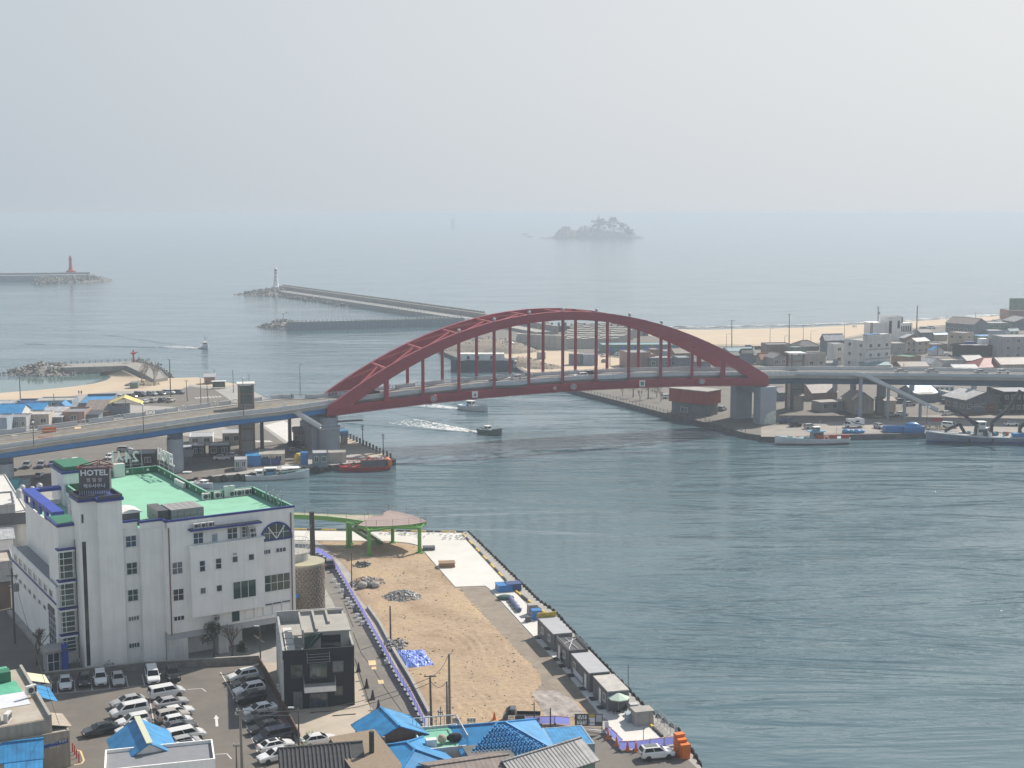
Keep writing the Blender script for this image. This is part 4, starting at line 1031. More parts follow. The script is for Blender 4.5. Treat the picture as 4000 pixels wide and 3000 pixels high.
# ------------------------------------------------------------------ the hotel
HF=Frame(at(zA(385,655),23.3),R(31.6))
hotel=empty('hotel',(HF.O.x,HF.O.y,0),HF.a,'white six-storey hotel with blue trim, green roof deck and HOTEL rooftop sign','hotel')
ZR,ZP=22.15,23.3
def hb(name,m,*boxes,parent=hotel):
 b=MB()
 for bx in boxes:b.box(*bx)
 return b.build(name,m,parent)
hb('main_wall','wall_white',(14.86,35.2,-5.45,12.0,GZ+4.4,ZR-0.02))
hb('main_wall','wall_white',(8.9,27.4,-2.4,39.3,GZ-.2,ZR-0.03))
hb('pilaster','wall_white',(11.55,14.84,-3.75,-2.38,GZ-.2,ZR-0.04))
hb('left_wing','wall_white',(2.9,8.88,2.02,33,GZ-.2,19.6))
hb('annex_wall','wall_white',(0.4,2.88,2.04,33,GZ-.2,13.0))
hb('annex_roof','blue_steel_dark' if False else 'mid_grey',(0.62,2.87,2.3,32.8,13.0,13.12))
hb('annex_parapet','wall_white',(0.38,0.62,2.05,33.02,13.0,13.55),(0.4,2.87,2.04,2.28,13.0,13.55))
hb('annex_trim','trim_blue',(0.28,0.39,2.0,33.05,10.85,11.15))
hb('bay_block','wall_white',(1.02,4.2,2.0,8.5,GZ-.2,22.6))
hb('stair_tower','wall_white',(3.4,5.82,-1.55,3.2,GZ-.2,26.7),(5.8,9.25,-2.85,3.21,GZ-.2,26.7))
# ground floor under the right part: piers, stone band and shadowed car port
hb('ground_band','concrete_pier' if False else 'light_grey',(14.9,35.1,-5.3,-2.5,GZ+3.4,GZ+4.4))
hb('ground_wall','wall_grey',(14.9,35.0,2.0,11.8,GZ-.2,GZ+3.4))
for bx_ in((14.92,17.8,-5.25,1.99,GZ-.2,GZ+3.4),(22.6,24.2,-5.2,-3.4,GZ-.2,GZ+3.4),(34.2,35.05,-5.25,1.98,GZ-.2,GZ+3.4)):hb('ground_pier','wall_offwhite',bx_)
# parapets: white outside, dark green inside, blue coping
def parapet(pts,name='parapet'):
 """pts run round the roof with the roof on their left."""
 for(a,b)in pts:
  a,b=Vector((*a,0)),Vector((*b,0));d=(b-a).normalized();n_=Vector((-d.y,d.x,0));L=(b-a).length
  ang=math.atan2(d.y,d.x);m_=(a+b)/2
  x=MB();x.obox((m_.x+n_.x*.1,m_.y+n_.y*.1,ZR-0.02),ang,L,0.2,ZP-ZR-.2);x.build('parapet','wall_white',hotel)
  x=MB();x.obox((m_.x+n_.x*.25,m_.y+n_.y*.25,ZR-0.02),ang,L-.4,0.1,ZP-ZR-.2);x.build('parapet_lining','parapet_green',hotel)
  x=MB();x.obox((m_.x+n_.x*.12,m_.y+n_.y*.12,ZP-.22),ang,L+.3,0.42,0.3);x.build('coping','trim_blue',hotel)
parapet([((9.25,-2.4),(11.55,-2.4)),((11.55,-3.75),(14.86,-3.75)),((14.86,-5.45),(35.2,-5.45)),((14.86,-3.75),(14.86,-5.45))])
def parapet_green(pts):
 for(a,b)in pts:
  a,b=Vector((*a,0)),Vector((*b,0));d=(b-a).normalized();n_=Vector((-d.y,d.x,0));L=(b-a).length;ang=math.atan2(d.y,d.x);m_=(a+b)/2
  x=MB();x.obox((m_.x+n_.x*.12,m_.y+n_.y*.12,ZR-0.02),ang,L,0.24,ZP-ZR);x.build('parapet','parapet_green',hotel)
  x=MB();x.obox((m_.x+n_.x*.12,m_.y+n_.y*.12,ZP-.02),ang,L+.2,0.34,0.1);x.build('coping',mat('coping_green',(0.20,0.42,0.30),.6),hotel)
  k=int(L/3.3)
  for i in range(k):
   q=a+d*(i+.5)*L/k+n_*.26;y=MB();y.obox((q.x,q.y,ZR+.45),ang,0.42,0.06,0.42);y.build('parapet_light','white_paint',hotel)
parapet_green([((35.2,-5.0),(35.2,12)),((35.2,12),(27.4,12)),((27.4,12),(27.4,39.3)),((27.4,39.3),(9.0,39.3)),((9.0,39.3),(9.0,3.3))])
b=MB();b.sheet([(9.1,-2.2),(11.6,-2.2),(11.6,-3.6),(15.0,-3.6),(15.0,-5.3),(35.0,-5.3),(35.0,11.8),(27.2,11.8),(27.2,39.1),(9.1,39.1)],ZR+0.02);b.build('roof_deck','roof_green',hotel)
# blue bands on the bay block, tower cap, left wing pergola
hb('coping','trim_blue',(0.85,3.42,1.82,8.6,22.6,23.0))
hb('bay_roof','parapet_green',(1.2,4.1,2.2,8.4,22.95,23.02))
b=MB()
cap=[(3.15,-1.8),(5.6,-1.8),(5.6,-3.1),(9.5,-3.1),(9.5,3.45),(3.15,3.45)]
b.prism(cap,26.7,27.15);b.build('tower_cap','trim_blue',hotel)
hb('tower_parapet','dark_grey',(3.4,9.2,3.0,3.3,27.15,27.6),(3.3,3.5,-1.6,3.0,27.15,27.6),(9.1,9.35,-2.9,3.3,27.15,27.6),(3.4,5.7,-1.7,-1.5,27.15,27.6),(5.75,9.2,-3.0,-2.8,27.15,27.6))
hb('wing_roof','roof_green',(3.1,8.8,8.6,32.8,19.6,19.66))
hb('wing_parapet','wall_white',(2.9,3.1,8.5,33,19.6,20.4),(3.1,8.8,32.8,33,19.6,20.4))
for k in range(5):hb('pergola_post','beam_blue',(2.92,3.3,12.6+k*4.9,14.4+k*4.9,20.4,22.2))
hb('pergola_beam','beam_blue',(2.6,4.4,12.2,33.4,22.2,22.75));hb('pergola_beam','beam_blue',(4.4,9.4,31.6,33.4,22.2,22.75))
# rooftop stair house at the back with blue trim
hb('stair_house','wall_white',(8.6,14.0,30,38.6,19.6,25.2));hb('stair_house_trim','trim_blue',(8.3,14.3,29.7,38.9,25.2,25.6));hb('stair_house_roof','parapet_green',(8.9,13.7,30.3,38.3,25.6,26.3))
hb('doorway','green_dark',(9.6,12.2,29.94,30.0,20.0,23.4))
# glazed bay on the corner, in four tiers with blue ledges
for zt,zb in((18.9,14.9),(14.1,10.7),(9.9,6.7),(5.9,3.6)):
 hb('bay_ledge','wall_white',(0.70,3.15,1.15,2.6,zt,zt+0.3));hb('bay_ledge_trim','trim_blue',(0.62,3.25,1.05,2.6,zt+.3,zt+0.48))
 hb('bay_glass','glass_green',(0.98,2.85,1.45,2.2,zb,zt))
 b=MB();n_=4
 for i in range(n_+1):z=zb+(zt-zb)*i/n_;b.box(0.93,2.9,1.38,2.2,z-.05,z+.05)
 for u in(0.93,1.5,2.83):b.box(u,u+.08,1.37,1.45,zb,zt)
 b.box(0.92,1.0,1.95,2.05,zb,zt);b.build('bay_mullion','white_paint',hotel)
hb('light_slot','glass',(3.34,3.42,1.7,2.0,2.2,20.5));hb('light_slot','glass',(3.60,4.15,-1.57,-1.5,2.0,20.8))
hb('tower_window','glass',(3.65,3.95,-1.58,-1.5,23.6,24.9))
mat('blind',(0.16,0.17,0.18),.25,.3,1.5)
# windows, measured on the facade planes
def win(v0,x0,y0,x1,y1,nx=2,ny=2,gm='glass',fm='white_paint',fw=0.09,frame=hotel,fr=HF,name='window',zm=zA,slide=False):
 u0,z1=fr.on_v(v0,zm(x0,y0));u1,z0=fr.on_v(v0,zm(x1,y1));ua,zb=fr.on_v(v0,zm(x0,y1));z0=(z0+zb)/2;z1=(z1+fr.on_v(v0,zm(x1,y0))[1])/2
 return window(frame,u0,u1,z0,z1,v0,nx,ny,gm,fm,fw,name)
def window(parent,u0,u1,z0,z1,v0,nx,ny,gm='glass',fm='white_paint',fw=0.09,name='window',side=None,sill=True):
 """Frame proud of the wall, pane set back inside it. side: None = wall facing -v; 'u' = wall facing -u (u0,u1 are then v values)."""
 f=MB()
 def bx(b,a0,a1,d0,d1,c0,c1):
  if side=='u':b.box(v0-d1,v0-d0,a0,a1,c0,c1)
  elif side=='U':b.box(v0+d0,v0+d1,a0,a1,c0,c1)
  else:b.box(a0,a1,v0-d1,v0-d0,c0,c1)
 bx(f,u0-fw,u1+fw,0.0,0.09,z1,z1+fw);bx(f,u0-fw,u1+fw,0.0,0.13,z0-fw,z0)
 bx(f,u0-fw,u0,0.0,0.09,z0,z1);bx(f,u1,u1+fw,0.0,0.09,z0,z1)
 for i in range(1,nx):u=u0+(u1-u0)*i/nx;bx(f,u-fw*.4,u+fw*.4,0.0,0.07,z0,z1)
 for i in range(1,ny):z=z0+(z1-z0)*i/ny;bx(f,u0,u1,0.0,0.06,z-fw*.4,z+fw*.4)
 o=f.build(name,fm,parent)
 if gm=='glass':gm=random.choice(('glass','glass','glass_blue','glass_green','blind'))
 g=MB();bx(g,u0,u1,0.005,0.03,z0,z1);g.build('pane',gm,o)
 return o
for x in((905,725,980,802),(912,918,987,1000),(920,1112,993,1192)):win(-2.4,*x)
for x in((925,1305,1000,1333),(930,1497,1003,1528)):win(-2.4,*x,nx=4,ny=1)
for x in((1240,915,1313,997),(1247,1108,1322,1188)):win(-5.45,*x)
win(-5.45,1253,1303,1325,1332,3,1)
win(-5.45,1392,703,1462,778);win(-5.45,1637,668,1707,743);win(-5.45,1525,712,1565,772,1,1,'wall_blueish',name='door')
for x in((1897,826,1945,853),(1988,811,2057,838)):win(-5.45,*x,nx=3,ny=1)
win(-5.45,1903,1000,2087,1115,4,2,'glass_green');win(-5.45,1668,1260,1725,1340,1,1,'glass_green')
for i in range(5):win(-5.45,1765+i*66,1253-i*13,1825+i*66,1318-i*12,1,1,'wall_white',fw=.05,name='window_panel');win(-5.45,1765+i*66,1238-i*12,1825+i*66,1251-i*12,1,1,'glass',fw=.03)
# projecting bay volume with its own roof ledge
VB=-6.55
hb('projecting_bay','wall_white',(18.2,29.75,VB,-5.4,8.3,19.0));hb('bay_ledge','wall_white',(18.05,29.9,VB-.15,-5.4,19.0,19.3))
for x in((1437,905,1476,980),(1553,888,1593,960)):win(VB,*x,nx=1,ny=2)
for x in((1673,873,1710,913),(1790,857,1827,897),(1443,1100,1480,1140),(1560,1080,1597,1122)):win(VB,*x,nx=1,ny=1)
win(VB,1678,1048,1842,1168,3,1,'glass_green');win(VB,1677,848,1703,860,1,1,'wall_grey',fw=.04,name='vent')
# canopy with condensers, wall condensers
ua,za=HF.on_v(-6.3,zA(1365,688));ub,zb_=HF.on_v(-6.3,zA(1880,625))
hb('canopy','black_paint',(ua,ub,-6.5,-5.45,za-0.1,za+0.12));hb('canopy_trim','trim_blue',(ua,ub,-6.6,-6.5,za-0.16,za+.16))
AC=None
def ac_mesh():
 b=MB();b.box(-.45,.45,-.17,.17,0,.72,0);b.tube((-.1,-.172,.36),(-.1,-.19,.36),.27,.27,14,1);b.torus((-.1,-.19,.36),.28,.02,'Y',14,4,0);b.box(.22,.40,-.18,-.17,.15,.6,1)
 return b.mesh('air_conditioner',['ac_white','ac_fan'])
ACM=ac_mesh()
def ac(parent,loc,rz=0.0,k=1.0):o=part('air_conditioner',ACM,parent,loc,rz);o.scale=(k,k,k);return o
for i in range(3):ac(hotel,(ua+1.2+i*1.1,-6.0,za+.14),0,1.1)
for x,y in((1760,690),(1760,715),(1760,738),(1818,703),(1822,738)):
 u,z=HF.on_v(-5.75,zA(x,y));ac(hotel,(u,-5.66,z),0,1.15)
u,z=HF.on_v(-5.6,zA(1556,1335));ac(hotel,(u,-5.65,z),0,1.1)
# half-round window
uc,zc_=HF.on_v(-5.45,zA(1990,742));rr=2.35
f=MB();n_=18;ring=[]
for i in range(n_+1):t=math.pi*i/n_;ring.append((math.cos(t),math.sin(t)))
for(c0,s0),(c1,s1)in zip(ring[:-1],ring[1:]):f.add([(uc+c0*rr*r_,-5.47-d_,zc_+s0*rr*r_)for r_,d_ in((1,0),(1,.12),(1.12,.12),(1.12,0))]+[(uc+c1*rr*r_,-5.47-d_,zc_+s1*rr*r_)for r_,d_ in((1,0),(1,.12),(1.12,.12),(1.12,0))],[(0,1,5,4),(1,2,6,5),(2,3,7,6),(3,0,4,7)])
f.box(uc-rr*1.12,uc+rr*1.12,-5.6,-5.46,zc_-.28,zc_)
hw_=f.build('round_window','trim_blue',hotel)
g=MB();g.add([(uc+c0*rr,-5.49,zc_+s0*rr)for c0,s0 in ring],[tuple(range(n_+1))]);g.build('pane','glass_green',hw_,fix=False)
g=MB()
for a in(55,125):g.bar((uc,-5.53,zc_),(uc+rr*math.cos(R(a)),-5.53,zc_+rr*math.sin(R(a))),.08,.16)
for x in(-.5,0,.5):g.bar((uc+x*rr,-5.51,zc_),(uc+x*rr,-5.51,zc_+rr*math.sqrt(1-x*x)),.05,.06)
g.bar((uc-rr*.9,-5.51,zc_+rr*.4),(uc+rr*.9,-5.51,zc_+rr*.4),.05,.06)
g.build('mullion','white_paint',hw_)
# drain pipes
for x0,y0,x1,y1,v0 in((878,672,912,1655,-2.4),(1212,668,1243,1640,-5.45),(2092,556,2112,1290,-5.45)):
 u,z1=HF.on_v(v0,zA(x0,y0));b=MB();b.tube((u,v0-.1,GZ+(0 if v0>-5 else 4.2)),(u,v0-.1,z1),.085,.085,6);b.build('drain_pipe','rust',hotel)
# left-hand facade: strip windows of the annex and its lower row, the big entrance window
for k in range(8):vv=4.2+k*3.5;window(hotel,vv,vv+1.9,11.5,12.5,0.4,1,1,side='u')
for k in range(7):vv=9.0+k*3.4;window(hotel,vv,vv+1.6,8.3,8.95,0.4,1,1,side='u',fw=.05)
window(hotel,2.8,7.2,3.4,8.8,0.4,4,5,side='u');hb('entrance_ledge','trim_blue',(0.05,0.41,2.5,8.2,2.9,3.3));hb('entrance_sign','dark_grey',(0.2,0.38,3.4,7.0,9.0,9.9))
hb('annex_plinth','concrete',(-0.6,0.38,2.0,34,GZ-.2,GZ+.5))
# entrance porch with the blue panel
hb('porch_wall','wall_grey',(-1.9,0.7,-0.4,1.9,GZ-.1,GZ+3.2));hb('porch_roof','concrete',(-2.3,1.1,-1.3,1.98,GZ+3.2,GZ+3.5));hb('porch_panel','beam_blue',(0.1,1.05,-1.3,-1.1,GZ-.1,GZ+4.2));window(hotel,-1.7,-0.1,GZ+.2,GZ+2.8,-0.4,2,2)
# stair hut and sectional water tanks on the roof
hb('roof_hut','dark_grey',(9.7,12.3,-1.3,2.2,ZR,ZR+2.1))
b=MB();rings=[]
for v in(-1.5,2.4):rings.append([(9.4+3.2*t,v,ZR+2.1+0.45*math.sin(math.pi*t)+.08)for t in[i/8 for i in range(9)]]+[(12.6,v,ZR+2.08),(9.4,v,ZR+2.08)])
b.loft(rings);b.build('hut_roof','ac_white',hotel)
tank=empty('water_tank',(16.4,-3.4,ZR+.02));tank.parent=hotel
pm=MB().box(.03,.97,-.03,.03,.03,.97).mesh('tank_panel',mat('tank_panel',(0.36,0.365,0.37),.5,col2=(0.22,0.19,0.17),vscale=.9))
hbx=MB();hbx.box(0,5,0,5,0.2,2.2);hbx.box(-1.8,-.2,.6,6.2,.2,2.2);hbx.build('tank_core','dark_grey',tank)
for i in range(5):
 for k in range(2):
  part('tank_panel',pm,tank,(i,-.03,.2+k));o=part('tank_panel',pm,tank,(5.03,i,.2+k),R(90))
for i in range(5):
 for j in range(5):
  o=part('tank_panel',pm,tank,(i,j,2.23));o.rotation_euler=(R(-90),0,0);o.location=(i,j+1.0,2.2);o.rotation_euler=(R(90),0,0)
for j in range(5):
 o=part('tank_panel',pm,tank,(-1.83,.6+j,.2),R(90));o=part('tank_panel',pm,tank,(-1.83,.6+j,1.2),R(90))
# condensers along the roof parapet
for x,y in((1470,458),(1555,448),(1665,440),(1718,434),(1773,428)):
 u,v=HF.px(zA(x,y),ZR);ac(hotel,(u,min(v,11.3),ZR+.05),0,1.5)
for x,y in((1610,415),(1640,410)):
 u,v=HF.px(zA(x,y+20),ZR);hb('roof_cabinet','ac_white',(u-.5,u+.5,11.2,11.7,ZR+.03,ZR+1.9))
for k in range(4):ac(hotel,(26.7,22.5+k*1.25,ZR+.05),R(90),1.3)
u,v=HF.px(zA(858,300),ZR);hb('roof_cabinet','ac_white',(u-.9,u+.9,v-.6,v+.6,ZR+.03,ZR+2.4))
# antenna masts on the terrace and at the right end
for i in range(9):
 u,v=3.6+random.random()*3.6,9.2+random.random()*6;b=MB();h=random.uniform(2,4.5);b.tube((u,v,19.6),(u,v,19.6+h),.07,.05,6);b.box(u-.14,u+.14,v-.1,v+.1,19.6+h*.55,19.6+h);b.build('antenna','light_grey',hotel)
for i in range(5):
 v=5-i*1.6;b=MB();h=random.uniform(1.8,3);b.tube((34.8,v,ZR),(34.8,v,ZR+h),.06,.05,6);b.box(34.65,34.95,v-.1,v+.1,ZR+h*.5,ZR+h);b.build('antenna','light_grey',hotel)
# letters on racks at the back edge, seen from behind
def rack(text,u0,u1,v0,v1,z,size,n_post=3):
 L=math.hypot(u1-u0,v1-v0);a=math.atan2(v1-v0,u1-u0)
 lettering('roof_letters',text,size,M('letter_white'),hotel,((u0+u1)/2,(v0+v1)/2,z+size*.5),(R(90),0,a+math.pi),.1,.02)
 b=MB()
 for k in range(n_post+1):
  t=k/n_post;u,v=u0+(u1-u0)*t,v0+(v1-v0)*t;b.bar((u,v,ZP-.2),(u,v,z+size),.08,.08)
  b.bar((u,v,z+size*.6),(u-math.sin(a)*1.6*0,v-1.6,ZR),.05,.05)if abs(v1-v0)<1 else None
 for zz in(z,z+size*.85):b.bar((u0,v0,zz),(u1,v1,zz),.06,.06)
 b.build('letter_rack','steel',hotel)
rack('24시',18.6,24.6,39.5,39.5,23.9,2.7);rack('HOTEL',27.7,27.7,31.0,39.0,23.9,3.0)
# rooftop sign
A_=at(zU(1145,865),27.2);B_=at(zU(1585,850),27.2);sang=math.atan2(B_.y-A_.y,B_.x-A_.x);SW=(B_-A_).length
sg=empty('hotel_sign',((A_.x+B_.x)/2,(A_.y+B_.y)/2,27.2),sang,'dark grey rooftop sign reading HOTEL with two lines of Korean lettering','sign')
SH=zrow((A_+B_)/2,zU(1360,478)[1])-27.2
MB().box(-SW/2,SW/2,0,2.2,SH*.16,SH).build('board','sign_grey',sg)
for i in range(14):MB().box(-SW/2+i*SW/13.6,-SW/2+i*SW/13.6+.12,-.02,.1,0,SH*.165).build('leg','light_grey',sg)
b=MB()
for y in(-.1,2.3):
 b.bar((-SW/2-.2,y,SH+.1),(SW*.12,y,SH+.85),.1,.12);b.bar((SW*.12,y,SH+.85),(SW/2+.25,y,SH+.1),.1,.12);b.bar((-SW/2-.2,y,SH+.1),(SW/2+.25,y,SH+.1),.1,.12);b.bar((SW*.12,y,SH+.85),(SW*.12,y,SH+.1),.12,.12)
for x,z in((-SW/2-.2,SH+.1),(SW*.12,SH+.85),(SW/2+.25,SH+.1)):b.bar((x,-.1,z),(x,2.3,z),.1,.12)
b.build('gable_frame',mat('sign_red',(0.20,0.035,0.04),.5),sg)
def fit(o,wd):
 k=wd/max(.01,o.dimensions.x);o.scale=(k,1,1)
bpy.context.view_layer.update()
o=lettering('lettering','HOTEL',SH*.30,M('letter_white'),sg,(0,-.06,SH-SH*.17),(R(90),0,0),.06,.035);bpy.context.view_layer.update();fit(o,SW*.90)
o=lettering('lettering','찜 질 방',SH*.165,M('letter_pale'),sg,(0,-.06,SH*.555),(R(90),0,0),.05,.012);bpy.context.view_layer.update();fit(o,SW*.52)
o=lettering('lettering','해수사우나',SH*.165,M('letter_white'),sg,(0,-.06,SH*.335),(R(90),0,0),.05,.010);bpy.context.view_layer.update();fit(o,SW*.72)
# ------------------------------------------------------------------ black brick house
BO=at(zC(467,1050));BF=Frame(BO,R(12.3));BWd,BDp,BH=9.55,17.0,9.9
bh=empty('house',(BO.x,BO.y,0),BF.a,'black brick two-storey house with white balcony and open roof terrace','house')
hb('wall','wall_dark',(0.02,BWd,0,BDp,GZ-.1,BH-1.2),parent=bh)
hb('side_wall','wall_offwhite',(-.12,0.02,0.15,BDp,GZ-.1,BH-.3),parent=bh)
for k in range(9):hb('wall_fin','wall_offwhite',(-.3,-.12,.6+k*1.9,1.0+k*1.9,GZ,BH-.4),parent=bh)
hb('parapet','wall_dark',(-.1,BWd+.02,-.02,.25,BH-1.2,BH),parent=bh);hb('parapet','wall_grey',(BWd-.25,BWd+.02,.25,BDp,BH-1.2,BH+.2),(-.1,.2,.25,BDp,BH-1.2,BH),(-.1,BWd,BDp-.3,BDp+.02,BH-1.2,BH+.6),parent=bh)
hb('roof_deck','concrete',(.2,BWd-.25,.25,BDp-.3,BH-1.2,BH-1.12),parent=bh)
hb('roof_room','concrete',(3.0,9.2,3.0,8.4,BH-1.15,BH+1.35),parent=bh);hb('roof_room_top','concrete',(2.7,9.4,2.7,10.6,BH+1.35,BH+1.55),parent=bh)
hb('pergola_beam','concrete',(2.7,2.95,2.7,12,BH+1.56,BH+1.9),(2.7,9.0,11.7,12,BH+1.56,BH+1.9),(4.6,4.9,2.9,11.7,BH+1.56,BH+1.9),(6.5,6.8,6.0,11.7,BH+1.56,BH+1.9),parent=bh)
hb('roof_room_window','glass',(5.3,8.0,2.95,3.0,BH-.9,BH+.9),parent=bh)
b=MB();b.add([(3.0,2.3,BH+1.0),(5.2,2.3,BH+1.4),(5.2,2.9,BH+1.5),(3.0,2.9,BH-1.0),(3.0,2.0,BH-1.0)],[(0,1,2,3)]);b.add([(2.95,2.9,BH-1.1),(3.4,2.4,BH-1.1),(5.6,2.4,BH+1.3),(5.2,2.9,BH+1.3)],[(0,1,2,3)]);b.build('roof_stair','glass_green',bh)
for k in range(4):hb('planter','concrete_pale',(.5,1.7,1.8+k*2.7,3.9+k*2.7,BH-1.12,BH-.45),parent=bh)
b=MB();b.torus((1.4,1.5,0),1.3,.03,'Z',16,4);b.v=[(x,y,z+BH-.2)for x,y,z in b.v];b.build('spiral_rail','rail_grey',bh)
for x in((525,660,620,765),(885,625,975,715),(905,845,968,915)):win(0,*x,nx=2,ny=1,fm='dark_grey',fw=.07,frame=bh,fr=BF,zm=zC)
win(0,690,650,830,765,3,1,fm='dark_grey',frame=bh,fr=BF,zm=zC,name='balcony_door');win(0,545,890,622,1040,3,4,fm='dark_grey',fw=.06,frame=bh,fr=BF,zm=zC)
win(0,690,905,835,1020,3,1,fm='dark_grey',frame=bh,fr=BF,zm=zC,name='door')
u0,z0=BF.on_v(-1.3,zC(640,895));u1,z1=BF.on_v(-1.3,zC(912,868));zbal=(z0+z1)/2-.15
hb('balcony','white_paint',(u0,u1,-1.4,0,zbal,zbal+.75),parent=bh);hb('balcony_floor','concrete',(u0+.12,u1-.12,-1.28,0,zbal+.75,zbal+.78),parent=bh)
for u in(u0,u1):b=MB();b.bar((u,-1.35,zbal+.7),(u,-.05,zbal+1.9),.06,.06);b.bar((u,-.05,zbal+1.9),(u,-.05,zbal+.7),.06,.06);b.bar((u,-1.35,zbal+.7),(u,-1.35,zbal+1.6),.06,.06);b.build('balcony_brace','mid_grey',bh)
b=MB();u2,z2=BF.on_v(-.8,zC(665,640));u3,_=BF.on_v(-.8,zC(860,620))
for u in(u2,u3):b.bar((u,-.02,z2+1.2),(u,-.9,z2),.08,.08)
for k in range(4):b.bar((u2,-.9+k*.25,z2+k*.3),(u3,-.9+k*.25,z2+k*.3),.06,.06)
b.build('awning_frame','mid_grey',bh)
b=MB();b.box(6.2,9.3,-3.6,-3.5,GZ,GZ+.12);b.box(3.4,7,-1.8,-1.7,GZ,GZ+.12);b.build('step','dark_grey',bh)
for k in range(3):ac(bh,(-.5,5+k*1.4,GZ+.05),R(90),1.2)
# ------------------------------------------------------------------ round stone tower beside the hotel
TC=at((1180,2400));TC.y+=3.2;TC.z=GZ;TR=3.35
ct=empty('stone_tower',TC,0,'round rubble-stone drum with terrace and dark chimney beside the hotel','tower')
th=zrow(TC-Vector((0,TR,0)),zJ(200,700)[1])-GZ
MB().lathe([(TR-.06,-.3),(TR-.06,th)],(0,0,0),40).build('drum',mat('mortar',(0.24,0.215,0.185),.9),ct)
sm=MB();sm.obox((0,0,-.2),0,.52,.2,.40,taper=.9);sm=sm.mesh('stone',mat('stone',(0.165,0.142,0.115),.9,.4,.9,bump=.3,bscale=6))
cnt=0;rows=int(th/.43)
for j in range(rows):
 for i in range(14):
  a=R(-150)+R(165)*(i+(j%2)*.5+random.uniform(-.12,.12))/13.5
  o=part('stone',sm,ct,(TR*math.cos(a),TR*math.sin(a),.2+j*.43+random.uniform(-.04,.04)),a+R(90));o.scale=(random.uniform(.85,1.1),random.uniform(.6,1.3),random.uniform(.85,1.1));cnt+=1
MB().lathe([(TR+.15,th),(TR+.15,th+.28)],(0,0,0),40).build('terrace',mat('terrace_yellow',(0.34,0.325,0.225),.8,.1,.5),ct)
MB().lathe([(2.2,th+.28),(2.2,th+1.6)],(-1.6,.8,0),28).build('upper_drum','wall_grey',ct)
MB().lathe([(2.25,th+1.6),(2.25,th+1.7)],(-1.6,.8,0),28).build('upper_floor','concrete',ct)
for i in range(22):
 a=2*math.pi*i/22;x,y=-1.6+2.3*math.cos(a),.8+2.3*math.sin(a);b=MB();b.bar((x,y,th+1.6),(x,y,th+3.8),.035,.035);b.build('rail_post','light_grey',ct)
b=MB();b.torus((-1.6,.8,th+3.8),2.3,.04,'Z',24,4);b.torus((-1.6,.8,th+2.7),2.3,.025,'Z',24,4);b.build('rail_ring','light_grey',ct)
CB=at(zJ(272,610),GZ+4);CB=at(zJ(272,640));
b=MB();hch=zrow(CB,zJ(264,220)[1])-GZ;b.tube((CB.x-TC.x,CB.y-TC.y,0),(CB.x-TC.x-.1,CB.y-TC.y,hch),.52,.48,14);b.build('chimney',mat('chimney_black',(0.035,0.028,0.026),.8,.2,1.0),ct)
for a0 in(0,1):b=MB();b.path([(CB.x-TC.x-.1,CB.y-TC.y,hch*.75),(-1.6+a0*.8,.8,th+1.7)],.025,4);b.build('guy_wire','wire',ct)
b=MB();b.loft([[(-2.2,-3.9,3.4),(-.6,-4.4,3.2),(-.3,-3.2,3.5),(-2.2,-3.0,3.7)],[(-2.2,-3.9,3.3),(-.6,-4.4,3.1),(-.3,-3.2,3.4),(-2.2,-3.0,3.6)]]);b.build('blue_tarp','blue_plastic',ct)
# ------------------------------------------------------------------ green raised walkway
gz=7.1
GW=Frame(at(zJ(575,530)),0)
deck_pts=[at(zJ(*p),gz)for p in((655,345),(700,318),(745,285),(720,262),(500,248),(300,232),(60,222),(60,240),(300,246),(520,262))]
gwy=empty('footbridge',(GW.O.x,GW.O.y,GZ),0,'green steel elevated walkway with leaf-shaped brick-red viewing deck','footbridge');go=Vector((GW.O.x,GW.O.y,GZ))
lobe=[(660,335),(720,295),(750,270),(800,252),(865,246),(885,225),(925,206),(990,215),(1080,235),(1170,262),(1248,296),(1248,305),(1200,316),(1100,330),(960,340),(820,345),(730,345)]
LB=[at(zJ(*p),gz)for p in lobe]
poly=[(p.x,p.y)for p in LB]
MB().prism(poly,gz-.1,gz).build('deck',mat('deck_brick',(0.31,0.235,0.215),.85,.08,.8),gwy,go)
cx=sum(p[0]for p in poly)/len(poly);cy_=sum(p[1]for p in poly)/len(poly)
b=MB();n_=len(poly)
for i in range(n_):
 a,c=Vector((*poly[i],gz-.35)),Vector((*poly[(i+1)%n_],gz-.35));b.bar(a,c,.22,.55)
b.build('edge_beam','green_paint',gwy,go)
up_=[at(zJ(*p),gz)for p in((880,246),(600,246),(400,238),(200,228),(-200,212))];dn_=[at(zJ(*p),gz)for p in((720,300),(560,276),(400,258),(200,246),(-200,230))]
for i in range(4):
 b=MB();b.prism([(up_[i].x,up_[i].y),(up_[i+1].x,up_[i+1].y),(dn_[i+1].x,dn_[i+1].y),(dn_[i].x,dn_[i].y)],gz-.12,gz-.02);b.build('walkway_slab','concrete_yard',gwy,go)
 for s_ in(up_,dn_):b=MB();b.bar(s_[i]-Vector((0,0,.45)),s_[i+1]-Vector((0,0,.45)),.3,.9);b.build('girder','green_paint',gwy,go)
def posts(line,nper,closed=False):
 pts=line+([line[0]]if closed else[])
 for a,c in zip(pts[:-1],pts[1:]):
  k=max(1,int((c-a).length/nper))
  for j in range(k):q=a.lerp(c,j/k);x=MB();x.bar(q,q+Vector((0,0,1.25)),.06,.06);x.build('rail_post','rust',gwy,go)
posts(LB,2.6,True);posts(up_,2.6);posts(dn_,2.6)
b=MB()
for i in range(n_):
 if i in(1,2):continue
 a,c=LB[i],LB[(i+1)%n_]
 for z in(.45,.85,1.2):b.bar(a+Vector((0,0,z)),c+Vector((0,0,z)),.025,.025)
